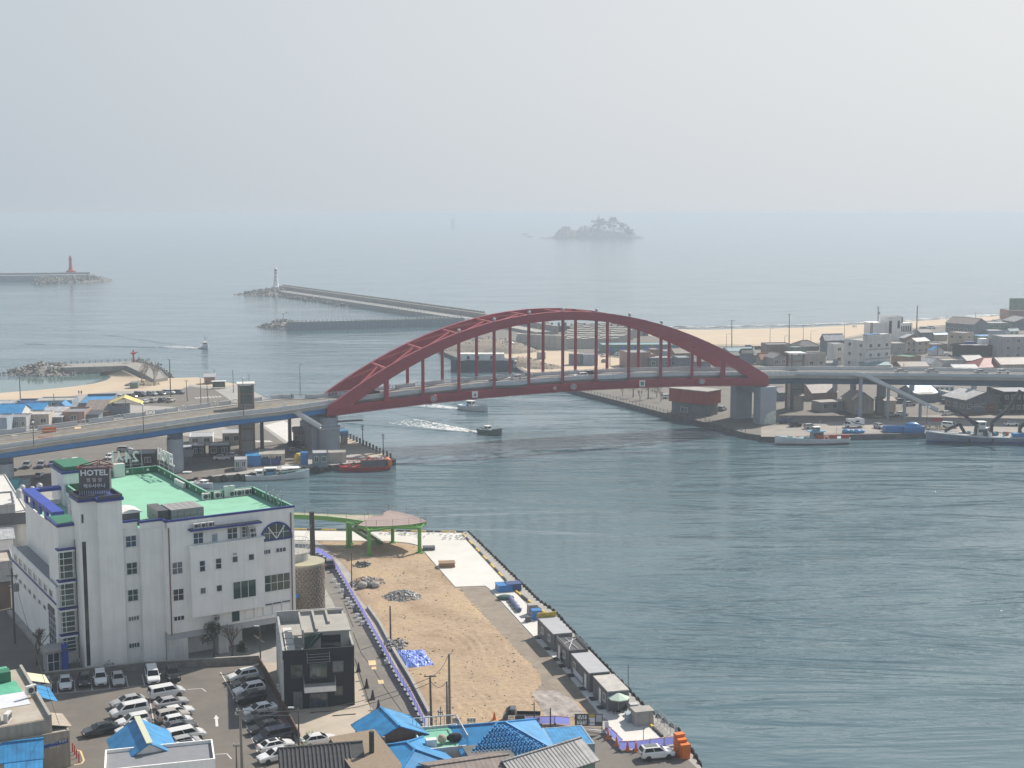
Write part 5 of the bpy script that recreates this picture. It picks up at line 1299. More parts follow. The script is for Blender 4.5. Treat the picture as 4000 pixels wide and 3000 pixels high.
for s_ in(up_,dn_):
 for i in range(4):
  for z in(.45,.85,1.2):b.bar(s_[i]+Vector((0,0,z)),s_[i+1]+Vector((0,0,z)),.025,.025)
b.build('rail_wire','rail_dark',gwy,go)
for x,y,r_ in((575,530,.42),(757,603,.38),(1193,578,.40),(960,492,.38),(598,500,.3)):
 P=at(zJ(x,y));b=MB();b.tube((P.x,P.y,GZ),(P.x,P.y,gz-.2),r_,r_*.9,12);b.lathe([(r_*2,GZ+.05),(r_*2,GZ+.3)],(P.x,P.y,0),10);b.build('column','green_paint',gwy,go)
 b=MB()
 for k in range(5):q=LB[(k*3+7)%n_];d=Vector((q.x-P.x,q.y-P.y,0));d=d.normalized()*min(d.length,4.5);b.bar((P.x,P.y,gz-.5),(P.x+d.x,P.y+d.y,gz-.3),.18,.35)
 b.build('bracket','green_paint',gwy,go)
T0=at(zJ(610,345),gz-.3);T1=at(zJ(850,500),GZ+.2)
for s_ in(-.9,.9):b=MB();b.bar(T0+Vector((s_*.5,s_,0)),T1+Vector((s_*.5,s_,0)),.12,.55);b.build('stair_stringer','green_paint',gwy,go)
tm=MB().box(-.15,.15,-.85,.85,-.03,.03).mesh('stair_tread','concrete_dark')
for i in range(26):q=T0.lerp(T1,(i+.5)/26)-go;part('stair_tread',tm,gwy,q,R(-28))
b=MB();b.bar(T0+Vector((.4,-.9,1.1)),T1+Vector((.4,-.9,1.1)),.06,.06);b.bar(T0+Vector((-.4,.9,1.1)),T1+Vector((-.4,.9,1.1)),.06,.06);b.build('stair_rail','rail_dark',gwy,go)
# ------------------------------------------------------------------ vehicles
WHEEL={}
def wheel_mesh(r):
 k=round(r,2)
 if k not in WHEEL:
  t=MB();t.lathe([(r*.62,-.11),(r*.95,-.11),(r,-.07),(r,.07),(r*.95,.11),(r*.62,.11)],(0,0,0),16)
  t.v=[(x,z,y)for x,y,z in t.v];g=MB();g.lathe([(r*.62,-.09),(r*.62,.085),(r*.5,.10),(r*.12,.075)],(0,0,0),10);g.v=[(x,z,y)for x,y,z in g.v]
  WHEEL[k]=(t.mesh('tyre','rubber'),g.mesh('rim','steel'))
 return WHEEL[k]
SPEC={ # stations (x, z bottom, z top, half width); greenhouse base x0,x1,z,hw ; top x0,x1,z,hw ; wheels
 'sedan':([(-2.36,.48,.86,.72),(-2.22,.30,1.0,.84),(-1.5,.22,1.03,.90),(0,.20,1.0,.91),(1.15,.20,.97,.90),(1.9,.24,.84,.86),(2.25,.28,.72,.78),(2.36,.40,.60,.64)],(-1.95,1.12,.96,.80),(-1.15,.22,1.45,.60),1.38,.33),
 'suv':([(-2.22,.55,1.0,.76),(-2.10,.36,1.12,.88),(-1.3,.28,1.15,.92),(0,.26,1.13,.93),(1.1,.26,1.10,.92),(1.8,.30,.98,.88),(2.15,.34,.86,.80),(2.24,.48,.70,.66)],(-2.12,1.05,1.08,.83),(-1.82,.25,1.66,.66),1.32,.36),
 'van':([(-2.5,.5,1.1,.82),(-2.42,.34,1.2,.92),(-1.3,.26,1.22,.95),(0,.26,1.2,.95),(1.5,.26,1.16,.94),(2.15,.30,1.0,.90),(2.45,.34,.84,.82),(2.54,.48,.70,.70)],(-2.44,1.62,1.14,.86),(-2.3,.80,1.83,.72),1.50,.35),
 'hatch':([(-1.85,.48,.95,.72),(-1.75,.32,1.02,.80),(-1.1,.24,1.04,.83),(0,.24,1.02,.83),(.95,.24,.98,.82),(1.5,.28,.88,.79),(1.78,.32,.76,.72),(1.84,.44,.62,.60)],(-1.78,1.02,.98,.75),(-1.5,.30,1.52,.60),1.18,.31),
}
CAR={}
def car_proto(kind):
 if kind in CAR:return CAR[kind]
 st,gb,gt,wx,wr=SPEC[kind];out={}
 b=MB();rings=[]
 for x,zb,zt,hw in st:rings.append([(x,-hw*.86,zb),(x,-hw,zb+.16),(x,-hw*1.0,zt-.16),(x,-hw*.88,zt),(x,hw*.88,zt),(x,hw,zt-.16),(x,hw,zb+.16),(x,hw*.86,zb)])
 b.loft(rings)
 x0,x1,z0,h0=gb;X0,X1,Z1,h1=gt
 def gp(t,s,side): # greenhouse surface point: t along, s up, side -1..1
  return(x0+(x1-x0)*t+((X0+(X1-X0)*t)-(x0+(x1-x0)*t))*s,side*(h0+(h1-h0)*s),z0+(Z1-z0)*s)
 T=[gp(t,s,sd)for s in(0,.93,1.0)for sd in(-1,1)for t in(0,1)]
 rg=[]
 for s,ins in((0,0),(.9,0),(1.0,.10)):
  a=gp(0,s,1);c=gp(1,s,1);rg.append([(a[0]+ins,-a[1]+ins,a[2]),(c[0]-ins,-c[1]+ins,c[2]),(c[0]-ins,c[1]-ins,c[2]),(a[0]+ins,a[1]-ins,a[2])])
 b.loft(rg)
 out['body']=b.mesh('body','car_white')
 rf=MB();a=rg[2];rf.box(a[0][0]+.1,a[1][0]-.1,a[0][1]+.06,a[2][1]-.06,Z1-.02,Z1+.012);out['roof_panel']=rf.mesh('roof_panel','car_white')
 def quad(p,off):
  v=[Vector(q)for q in p];n_=(v[1]-v[0]).cross(v[2]-v[0]).normalized()*off;return[q+n_ for q in v]
 ws=MB();e=.012
 ws.add([(gp(1,.06,-1)[0]+e,gp(1,.06,-.9)[1],gp(1,.06,1)[2]),(gp(1,.06,1)[0]+e,gp(1,.06,.9)[1],gp(1,.06,1)[2]),(gp(1,.88,1)[0]+e,gp(1,.88,.9)[1],gp(1,.88,1)[2]+e),(gp(1,.88,1)[0]+e,gp(1,.88,-.9)[1],gp(1,.88,1)[2]+e)],[(0,1,2,3)]);out['windshield']=ws.mesh('windshield','car_glass')
 rw=MB();rw.add([(gp(0,.10,1)[0]-e,gp(0,.1,-.88)[1],gp(0,.1,1)[2]),(gp(0,.86,1)[0]-e,gp(0,.86,-.88)[1],gp(0,.86,1)[2]+e),(gp(0,.86,1)[0]-e,gp(0,.86,.88)[1],gp(0,.86,1)[2]+e),(gp(0,.10,1)[0]-e,gp(0,.1,.88)[1],gp(0,.1,1)[2])],[(0,1,2,3)]);out['rear_window']=rw.mesh('rear_window','car_glass')
 for sd in(-1,1):
  for nm,ta,tb in(('side_window',.09,.50),('side_window',.53,.93)):
   w_=MB();p=[gp(ta,.10,sd),gp(tb,.10,sd),gp(min(tb,.90),.86,sd),gp(max(ta,.10),.86,sd)];p=[(q[0],q[1]+sd*.012,q[2]+.004)for q in p]
   w_.add(p,[(0,1,2,3)]);out[(nm,sd,ta)]=w_.mesh('side_window','car_glass')
 fx,rx=st[-2][0],st[0][0];hz=st[-2][2]
 for sd in(-1,1):
  m_=MB();m_.box(fx-.12,fx+.05,sd*.62-.15,sd*.62+.15,hz-.14,hz-.01);out[('headlight',sd)]=m_.mesh('headlight','headlight')
  m_=MB();m_.box(rx-.015,rx+.2,sd*.66-.16,sd*.66+.16,st[0][2]-.12,st[0][2]+.06);out[('taillight',sd)]=m_.mesh('taillight','taillight')
  m_=MB();m_.box(x1-.35,x1-.22,sd*(h0+.05),sd*(h0+.24),z0+.04,z0+.18);out[('mirror',sd)]=m_.mesh('mirror','car_white')
 m_=MB();m_.box(st[-1][0]-.02,st[-1][0]+.03,-.38,.38,.42,.58);out['grille']=m_.mesh('grille','black_metal')
 out['wx'],out['wr'],out['hw']=wx,wr,st[3][3]
 CAR[kind]=out;return out
def car(kind,paint,P,ang,label,roof=None,lights=True,z=GZ,group=None,scale=1.0,pitch=0.0):
 pr=car_proto(kind);rt=empty('car',(P.x,P.y,P.z if z is None else z),ang,label,'car',group)
 if pitch:rt.rotation_euler=(0,pitch,ang)
 rt.scale=(scale,)*3
 part('body',pr['body'],rt,m=M(paint));part('roof_panel',pr['roof_panel'],rt,m=M(roof or paint))
 part('windshield',pr['windshield'],rt);part('rear_window',pr['rear_window'],rt)
 for k,me in pr.items():
  if isinstance(k,tuple):
   o=part({'side_window':'side_window','headlight':'headlight','taillight':'taillight','mirror':'mirror'}[k[0]],me,rt)
   if k[0]=='mirror':setmat(o,M(paint))
 part('grille',pr['grille'],rt)
 ty,ri=wheel_mesh(pr['wr'])
 for sx in(-1,1):
  for sy in(-1,1):
   o=part('wheel',ty,rt,(sx*pr['wx'],sy*(pr['hw']-.07),pr['wr']));r2=part('rim',ri,o);r2.scale=(1,sy,1)
 return rt
def carp(kind,paint,p,deg,label,roof=None,z=GZ,scale=1.0,group=None):return car(kind,paint,at(p,z),R(deg),label,roof,z=z+.02,scale=scale,group=group)
wa=at(zB(500,790));wb=at(zB(1900,640));LOTA=math.degrees(math.atan2(wb.y-wa.y,wb.x-wa.x))
G1='cars parked along the hotel wall';G2='cars in the middle of the car park';G3='cars parked beside the black house wall'
LA=LOTA-90
for a in(('sedan','car_white',zB(566,845),LA,'white sedan parked nose out, leftmost clear car below the hotel tower',None,G1),
  ('hatch','car_black',zB(730,828),LA,'small black hatchback between white sedan and white SUV by the hotel wall',None,G1),
  ('suv','car_white',zB(868,812),LA,'white SUV right of the black hatchback along the hotel wall',None,G1),
  ('sedan','car_silver',zB(1022,812),LA,'silver sedan left of the empty bay along the hotel wall',None,G1),
  ('van','car_white',zB(1318,790),LA,'white minivan alone between an empty bay and a black SUV by the hotel wall',None,G1),
  ('suv','car_black',zB(1495,775),LA,'black SUV in shade at the right end of the hotel wall row',None,G1),
  ('sedan','car_silver',zB(395,860),LA,'car half hidden behind the blue awnings at the left',None,G1)):
 carp(a[0],a[1],a[2],a[3],a[4],a[5],group=a[6])
HA=31.6
for a in(('sedan','car_silver',zB(1105,1010),HA+180,'silver sedan at the top left of the middle car block',G2),
  ('van','car_white',zB(1120,1095),HA+180,'white minivan below the silver sedan in the middle block',G2),
  ('suv','car_white',zB(1150,1185),HA+180,'boxy white off-roader with roof hatch behind the black limousine',G2),
  ('suv','car_white',zB(1150,1262),HA+180,'white car mostly hidden by the near blue gable roof',G2),
  ('sedan','car_black',zB(870,1255),HA+178,'black limousine standing in the aisle of the car park',G2),
  ('van','car_white',zB(1440,935),HA,'white van at the top right of the middle car block',G2),
  ('sedan','car_silver',zB(1480,1020),HA,'silver sedan just below the white van in the middle block',G2),
  ('sedan','car_white',zB(1528,1098),HA,'pale sedan third from the top in the right column of the middle block',G2),
  ('suv','car_champagne',zB(1490,1138),HA,'champagne SUV fourth from the top in the right column of the middle block',G2),
  ('hatch','car_white',zB(1540,1180),HA,'white hatchback fifth from the top in the right column of the middle block',G2),
  ('sedan','car_grey',zB(1550,1232),HA,'dark grey sedan in the right column of the middle block',G2),
  ('van','car_white',zB(1605,1310),HA,'white minivan beside the ridge of the near blue gable roof',G2),
  ('hatch','car_silver',zB(1610,1365),HA,'silver hatchback beside the right eave of the near blue gable roof',G2)):
 carp(a[0],a[1],a[2],a[3],a[4],group=a[5])
carp('suv','car_white',zB(1665,1420),HA,'white SUV with black roof, nearest of the middle block','car_black',group=G2)
for a in(('suv','car_white',zC(110,790),HA+180,'white SUV topmost of the row beside the black house wall',None),
  ('sedan','car_black',zC(150,845),HA+180,'black sedan second in the row beside the black house wall',None),
  ('suv','car_white',zC(165,910),HA+180,'white SUV third in the row beside the black house wall',None),
  ('suv','car_black',zC(170,980),HA+180,'black SUV fourth in the row beside the black house wall',None),
  ('sedan','car_white',zC(255,1080),HA+180,'pale sedan fifth in the row beside the black house wall',None),
  ('sedan','car_grey',zC(255,1140),HA+180,'grey sedan sixth in the row beside the black house wall',None),
  ('sedan','car_black',zC(305,1235),HA+180,'glossy black sedan seventh in the row beside the black house wall',None),
  ('van','car_navy',zC(370,1320),HA+180,'dark van in the row beside the black house wall',None),
  ('sedan','car_white',zC(395,1395),HA,'white sedan with black roof facing right near the green plants','car_black'),
  ('sedan','car_white',zC(395,1480),HA+180,'white sedan with sunroof facing left, nearest of its row',None)):
 carp(a[0],a[1],a[2],a[3],a[4],a[5],group=G3)
carp('sedan','car_white',zC(762,1345),24,'white sedan with sunroof alone on the concrete yard')
carp('sedan','car_black',zJ(412,695),105,'black car parked in the lane beside the stone tower')
carp('suv','car_white',zD(1690,1462),14,'white SUV with roof rails parked on the quay beside orange crates','car_grey')
# left bank, below and beyond the viaduct
G4='cars on the left bank'
for a in(('suv','car_silver',zU(1800,240),8,'silver pickup-sized car side-on under the viaduct edge'),
  ('suv','car_grey',zU(385,470),-80,'dark car facing the hotel, left in the row under the viaduct'),
  ('suv','car_grey',zU(590,465),-80,'grey car facing the hotel, second in the row under the viaduct'),
  ('sedan','car_grey',zU(755,440),-80,'grey sedan third in the row under the viaduct'),
  ('sedan','car_white',zU(918,425),-80,'white sedan fourth in the row under the viaduct, right of the grey one'),
  ('suv','car_white',zU(1068,418),-80,'white SUV behind the rooftop HOTEL sign under the viaduct'),
  ('hatch','car_white',zU(1570,345),-85,'white car behind the 24 hour roof letters'),
  ('sedan','car_silver',zU(570,610),95,'silver sedan seen from behind, left of the hotel stair house'),
  ('sedan','car_navy',zU(130,515),10,'dark car under the viaduct at the left edge'),
  ('sedan','car_white',zV(985,540),5,'white-roofed car below the dark shed on the left bank'),
  ('hatch','car_silver',zV(1140,515),5,'small pale car right of the white-roofed car on the left bank'),
  ('suv','car_black',zV(2040,345),-20,'large black SUV left of the grey bridge pier'),
  ('hatch','car_grey',zV(2050,440),10,'dark small car below the black SUV near the bridge pier'),
  ('sedan','car_white',zS(1750,285),-25,'white sedan at the left of the beach car park row'),
  ('sedan','car_navy',zS(1895,270),-25,'navy sedan second in the beach car park row'),
  ('van','car_navy',zT(180,620),-25,'dark bus-like van in the beach car park row'),
  ('suv','car_silver',zT(345,610),-25,'silver SUV in the middle of the beach car park row'),
  ('sedan','car_grey',zT(462,600),-25,'grey sedan right of the silver SUV in the beach car park'),
  ('van','car_white',zT(592,590),-15,'white van behind the leaning camera pole in the beach car park'),
  ('suv','car_grey',zT(735,585),-15,'dark SUV at the right end of the beach car park row'),
  ('hatch','car_white',zT(270,720),60,'small white car near the yellow roof by the viaduct'),
  ('suv','car_silver',zT(375,705),80,'silver SUV left in the second beach car park row'),
  ('suv','car_navy',zT(500,700),80,'navy SUV middle of the second beach car park row'),
  ('suv','car_champagne',zT(620,700),80,'pale SUV right in the second beach car park row')):
 carp(a[0],a[1],a[2],a[3],a[4],group=G4)
# on the bridge and viaducts
def bridge_car(kind,paint,p,off,heading,label):
 """Stands on the deck at offset off from the near rib, in the photo's column."""
 u=0.5
 for _ in range(30):
  q=bp(u,off,zdeck(u));u+=(p[0]-proj(q)[0])/(SPAN*11.5)
 q=bp(u,off,zdeck(u));car(kind,paint,q,face+(math.pi if heading<0 else 0),label,z=q.z+.03,group='cars crossing the bridge',pitch=(-1 if heading>0 else 1)*math.atan((zdeck(u+.01)-zdeck(u-.01))/(.02*SPAN)))
bridge_car('sedan','car_black',zG(1597,845),6.0,-1,'black sedan on the bridge behind the fourth hanger')
bridge_car('suv','car_white',zG(1795,815),9.2,-1,'white SUV on the left half of the arch bridge')
bridge_car('suv','car_white',zH(372,790),5.0,-1,'white SUV near mid span of the arch bridge')
bridge_car('suv','car_navy',zH(425,765),9.4,-1,'dark SUV just behind the white SUV near mid span')
bridge_car('sedan','car_black',zF(1225,505),10,1,'black car half hidden by the left foot of the arch')
for p,kind,paint,lb in((zN(355,985),'sedan','car_champagne','champagne car on the right viaduct above the stair ramp'),(zN(790,985),'sedan','car_silver','silver car glinting on the right viaduct'),(zN(1515,1005),'sedan','car_silver','silver sedan on the right viaduct below the red tiled roof'),(zN(1825,1005),'suv','car_white','white SUV on the right viaduct, nearest the right edge')):
 P=at((p[0],p[1]),zr+.05);best=min(range(len(RN)-1),key=lambda i:abs((RN[i].x+RN[i+1].x)/2-P.x));P=Vector((P.x,(RN[best].y+RF[best].y)/2+1.5,zr+.03));car(kind,paint,P,R(-4),lb,z=None,group='cars crossing the bridge')
# east quay and village
G5='cars on the right bank'
for a in(('suv','car_black',zO(470,915),10,'black SUV beside the blue truck near the bridge pier'),
  ('suv','car_silver',zO(735,950),12,'silver SUV on the quay behind the white fishing boat'),
  ('suv','car_silver',zO(1925,945),-70,'silver car facing the water beside the blue bins'),
  ('sedan','car_silver',zO(2120,735),5,'silver sedan left of a white sedan beneath the stair ramp'),
  ('sedan','car_white',zP(95,725),5,'white sedan at the foot of the stair ramp posts'),
  ('hatch','car_white',zP(890,715),10,'white hatchback right of the red barriers'),
  ('suv','car_silver',zP(230,555),8,'silver SUV in shade behind the stair ramp'),
  ('van','car_grey',zP(120,510),8,'dark van in shade left of the silver SUV behind the stair ramp'),
  ('suv','car_grey',zP(870,520),5,'dark car in shade left of the gable-roofed cafe'),
  ('van','car_white',zP(1830,665),-60,'white van beside the cafe at the right'),
  ('van','car_white',zP(925,930),-35,'white van parked on the quay beside the crane boat bow'),
  ('sedan','car_white',zP(1985,895),10,'white car on the quay behind the crane boat'),
  ('suv','car_white',zH(1125,1010),15,'white SUV left of the red pavilion'),
  ('suv','car_grey',zH(1595,1115),60,'dark car between the red pavilion and the pier'),
  ('sedan','car_white',zR(470,480),60,'white car leftmost behind the white hoarding in the block yard'),
  ('suv','car_navy',zR(575,462),20,'dark blue car in the lot by the green buildings'),
  ('suv','car_white',zR(645,470),20,'white SUV in the lot left of the brown house'),
  ('sedan','car_grey',zR(480,545),60,'dark car near the white hoarding in the lower lot'),
  ('sedan','car_white',zN(1085,775),15,'white car in the yard left of the black building'),
  ('hatch','car_silver',zN(1250,765),60,'pale car against the black building wall'),
  ('van','car_white',zN(880,385),10,'white van in the far lot before the beach'),
  ('van','car_silver',zN(770,395),10,'silver van left in the far lot before the beach'),
  ('sedan','car_white',zN(1790,285),10,'white car at the far right lot below the beach'),
  ('suv','car_silver',zM(100,660),15,'pale SUV leftmost on the beach road'),
  ('suv','car_navy',zM(235,680),15,'dark SUV on the beach road below the wooden hut'),
  ('suv','car_white',zM(430,650),15,'white car on the beach road left of the thick utility pole'),
  ('sedan','car_white',zM(545,625),15,'white sedan on the beach road at the utility pole'),
  ('sedan','car_silver',zM(940,590),15,'silver car on the beach road right of the utility pole')):
 carp(a[0],a[1],a[2],a[3],a[4],group=G5)
# trucks
def truck(P,ang,paint,bedpaint,label,k=1.0):
 rt=empty('truck',(P.x,P.y,GZ+.02),ang,label,'truck');rt.scale=(k,k,k)
 b=MB();rings=[[(x,-hw,zb),(x,-hw,zt-.1),(x,-hw+.1,zt),(x,hw-.1,zt),(x,hw,zt-.1),(x,hw,zb)]for x,zb,zt,hw in((.75,.4,1.95,.82),(1.5,.4,1.97,.82),(2.05,.4,1.5,.82),(2.4,.42,1.05,.8),(2.5,.5,.85,.72))];b.loft(rings);b.build('cab',paint,rt)
 w_=MB();w_.add([(2.06,-.72,1.50),(2.06,.72,1.50),(1.56,.66,1.94),(1.56,-.66,1.94)],[(0,1,2,3)]);w_.v=[(x+.03,y,z+.03)for x,y,z in w_.v];w_.build('windshield','car_glass',rt)
 for sd_ in(-1,1):w_=MB();w_.add([(.95,sd_*.835,1.25),(1.95,sd_*.835,1.25),(1.6,sd_*.835,1.82),(.95,sd_*.835,1.82)],[(0,1,2,3)]);w_.build('side_window','car_glass',rt)
 b=MB();b.box(-2.5,.68,-.85,.85,.72,.82);b.build('bed',bedpaint,rt)
 for x0,x1,y0,y1 in((-2.5,.68,-.86,-.80),(-2.5,.68,.80,.86),(-2.52,-2.45,-.86,.86),(.62,.70,-.86,.86)):b=MB();b.box(x0,x1,y0,y1,.78,1.18 if x0<.6 else 1.5);b.build('bed_side',bedpaint,rt)
 b=MB();b.box(-2.4,2.2,-.4,.4,.35,.6);b.build('chassis','black_metal',rt)
 ty,ri=wheel_mesh(.34)
 for x in(-1.45,1.65):
  for sy in(-1,1):o=part('wheel',ty,rt,(x,sy*.74,.34));r2=part('rim',ri,o);r2.scale=(1,sy,1)
 for sy in(-1,1):b=MB();b.box(2.40,2.50,sy*.6-.14,sy*.6+.14,.72,.9);b.build('headlight','headlight',rt)
 return rt
truck(at(zD(525,1150)),R(178),M('car_navy'),M('black_metal'),'dark blue flatbed truck parked at the edge of the dirt plot')
truck(at(zO(300,860)),R(10),M('car_blue'),M('car_blue'),'blue flatbed truck beside the mural pier',.95)
# camper van
P=at(zO(1470,925));rt=empty('camper',(P.x,P.y,GZ+.02),R(188),'white camper van with swoosh stripes on the right quay','camper')
b=MB();b.box(-3.3,1.2,-1.05,1.05,.5,2.75);b.box(1.2,2.1,-1.0,1.0,1.9,2.75);b.build('body','car_white',rt)
b=MB();b.loft([[(1.2,-.95,.45),(1.2,-.95,1.9),(1.2,.95,1.9),(1.2,.95,.45)],[(2.0,-.95,.45),(2.0,-.95,1.8),(2.0,.95,1.8),(2.0,.95,.45)],[(2.5,-.92,.5),(2.5,-.92,1.15),(2.5,.92,1.15),(2.5,.92,.5)],[(2.9,-.85,.55),(2.9,-.85,.95),(2.9,.85,.95),(2.9,.85,.55)]]);b.build('cab','car_white',rt)
for sy in(-1,1):
 b=MB();b.add([(-3.2,sy*1.07,.8),(-.5,sy*1.07,1.2),(1.1,sy*1.07,1.9),(1.1,sy*1.07,2.1),(-.8,sy*1.07,1.5),(-3.2,sy*1.07,1.0)],[(0,1,2,3,4,5)]);b.build('stripe','dark_grey',rt)
 b=MB();b.box(-1.6,-.4,sy*1.06-.02,sy*1.06+.02,1.7,2.3);b.build('side_window','car_glass',rt)
 b=MB();b.box(1.4,2.2,sy*.96-.02,sy*.96+.02,1.2,1.75);b.build('side_window','car_glass',rt)
b=MB();b.add([(2.03,-.85,1.78),(2.03,.85,1.78),(2.52,.8,1.17),(2.52,-.8,1.17)],[(0,1,2,3)]);b.v=[(x+.02,y,z+.02)for x,y,z in b.v];b.build('windshield','car_glass',rt)
b=MB();b.box(-2.2,-.8,-.5,.5,2.75,3.0);b.build('roof_unit','ac_white',rt)
ty,ri=wheel_mesh(.36)
for x in(-2.1,2.0):
 for sy in(-1,1):o=part('wheel',ty,rt,(x,sy*.9,.36));r2=part('rim',ri,o);r2.scale=(1,sy,1)
# ------------------------------------------------------------------ boats
def hull_mesh(L,B,D,sheer,flare=1.25,keel=.5,stern=.85):
 """Local x to the bow, waterline at z = 0."""
 rings=[]
 for t,wb,wt in((0,.62*stern,stern),(.15,.75,.96),(.4,.85,1.0),(.65,.72,.97),(.82,.45,.78),(.93,.18,.48),(1.0,.03,.10)):
  x=-L/2+L*t+(L*.06*max(0,(t-.8)/.2));zt=D*(1+sheer*max(0,(t-.35)/.65)**2+.18*sheer*max(0,(.25-t)/.25))
  rings.append([(x-L*.05*max(0,(t-.7)/.3),-B/2*wb*.5,-keel),(x,-B/2*wb,0.02),(x,-B/2*wt,zt),(x,B/2*wt,zt),(x,B/2*wb,.02),(x-L*.05*max(0,(t-.7)/.3),B/2*wb*.5,-keel)])
 return rings
def boat(P,ang,L,B,D,sheer,hullm,deckm,trim,label,z=0.0,cat='boat'):
 rt=empty('boat',(P.x,P.y,z),ang,label,cat)
 rg=hull_mesh(L,B,D,sheer)
 b=MB();b.loft(rg);b.build('hull',hullm,rt)
 b=MB()
 for a,c in zip(rg[:-1],rg[1:]):
  for i in(2,3):b.bar(Vector(a[i])+Vector((0,0,.05)),Vector(c[i])+Vector((0,0,.05)),.16,.22)
 b.bar(Vector(rg[0][2]),Vector(rg[0][3]),.16,.22);b.build('gunwale',trim,rt)
 dk_=MB();vs=[Vector(r[2])*.97+Vector((0,0,-.02))for r in rg]+[Vector(r[3])*.97+Vector((0,0,-.02))for r in rg][::-1];dk_.add([(v.x,v.y,v.z+.03-(0 if True else 0))for v in vs],[tuple(range(len(vs)))]);dk_.build('deck',deckm,rt,fix=False)
 return rt
def cabin(rt,x0,x1,w_,z0,z1,m,wm='glass',roof='white_paint'):
 b=MB();b.loft([[(x0,-w_/2,z0),(x1,-w_/2,z0),(x1,w_/2,z0),(x0,w_/2,z0)],[(x0,-w_/2*.92,z1),(x1-.25,-w_/2*.92,z1),(x1-.25,w_/2*.92,z1),(x0,w_/2*.92,z1)]]);c=b.build('wheelhouse',m,rt)
 h=z1-z0
 for sy in(-1,1):b=MB();b.box(x0+.25,x1-.5,sy*w_/2*.97-.03,sy*w_/2*.97+.03,z0+h*.5,z0+h*.85);b.build('window',wm,c)
 b=MB();b.box(x1-.22,x1-.10,-w_/2*.8,w_/2*.8,z0+h*.5,z0+h*.85);b.build('window',wm,c)
 b=MB();b.box(x0-.3,x1+.1,-w_/2-.1,w_/2+.1,z1,z1+.1);b.build('wheelhouse_roof',roof,rt)
 return c
def mast(rt,x,z0,h,r=.06,m='light_grey'):
 b=MB();b.tube((x,0,z0),(x,0,z0+h),r,r*.6,6);b.bar((x,-.7,z0+h*.7),(x,.7,z0+h*.7),.06,.06);b.build('mast',m,rt)
mat('hull_white',(0.66,0.68,0.70),.4,.08,.6);mat('hull_red',(0.42,0.045,0.03),.45,.12,.6);mat('hull_blue',(0.04,0.10,0.30),.45,.1,.6);mat('hull_dark',(0.045,0.06,0.085),.5,.15,.5);mat('antifoul',(0.20,0.05,0.04),.6)
mat('deck_blue',(0.10,0.28,0.42),.7,.2,1.0);mat('deck_green',(0.06,0.20,0.16),.7,.2,1.0);mat('deck_grey',(0.30,0.30,0.29),.8,.2,1.0);mat('buoy_orange',(0.55,0.13,0.05),.5);mat('buoy_pink',(0.60,0.30,0.26),.5);mat('net',(0.06,0.12,0.11),.9,.3,3.0)
def clutter(rt,n_,x0,x1,w_,z,ms,s=.5):
 for i in range(n_):
  x=random.uniform(x0,x1);y=random.uniform(-w_/2,w_/2);h=random.uniform(.25,.7)*s*1.6;m_=random.choice(ms);b=MB()
  if i%3==0:b.ball((x,y,z+h*.5),h*.55,8,5)
  elif i%3==1:b.obox((x,y,z),random.uniform(0,3),s*random.uniform(.8,1.6),s,h,taper=.9)
  else:b.lathe([(h*.5,0),(h*.55,h*.5),(h*.45,h)],(x,y,z),8)
  b.build(random.choice(('deck_crate','buoy','basket'))if i%3==1 else('buoy' if i%3==0 else 'basket'),m_,rt)
# white-blue fishing boat moored at the left quay
P=at(zV(1760,810),0);rt=boat(P,R(12),15.5,4.0,1.1,.95,M('hull_white'),M('deck_green'),M('hull_white'),'white fishing boat with long white canopy moored at the left quay')
cabin(rt,-2.6,.2,2.2,1.1,2.9,M('deck_blue'));cabin(rt,-5.0,-3.0,2.4,1.0,2.4,M('wall_white'))
b=MB();b.box(1.6,6.0,-1.5,1.5,2.75,2.87);b.build('canopy','white_paint',rt)
for x in(1.8,5.8):
 for y in(-1.3,1.3):b=MB();b.tube((x,y,1.2),(x,y,2.8),.05,.05,6);b.build('canopy_post','steel',rt)
mast(rt,-1.2,2.9,2.6);clutter(rt,16,-7,6,2.6,1.15,['buoy_pink','net','white_paint','deck_blue'],.6)
# red workboat
P=at((1429,1836),0);rt=boat(P,R(13.5)+math.pi,13.0,4.6,1.0,.35,M('hull_red'),M('hull_red'),M('hull_red'),'red workboat with dark cargo cover moored at the pier head')
b=MB();b.box(-5.8,1.2,-1.9,1.9,1.0,2.9);b.build('cargo_cover','dark_grey',rt);b=MB();b.lathe([(1.0,-1.9),(1.0,1.9)],(0,0,0),12);b.v=[(x-6.0,z,y+2.0)for x,y,z in b.v];b.build('stern_float','orange_plastic',rt)
b=MB();b.box(-5.8,4.8,-2.0,-1.85,2.9,3.02);b.box(-5.8,4.8,1.85,2.0,2.9,3.02);b.build('top_rail','red_paint',rt);clutter(rt,10,-5,.8,2.6,2.9,['buoy_pink','white_paint','red_paint'],.5);clutter(rt,8,1.6,5.2,2.6,1.1,['red_paint','net','rust'],.6)
for x in(2.0,3.2,4.4):
 for y in(-1.6,1.6):b=MB();b.bar((x,y,1),(x,y,2.9),.08,.08);b.build('rail_post','red_paint',rt)
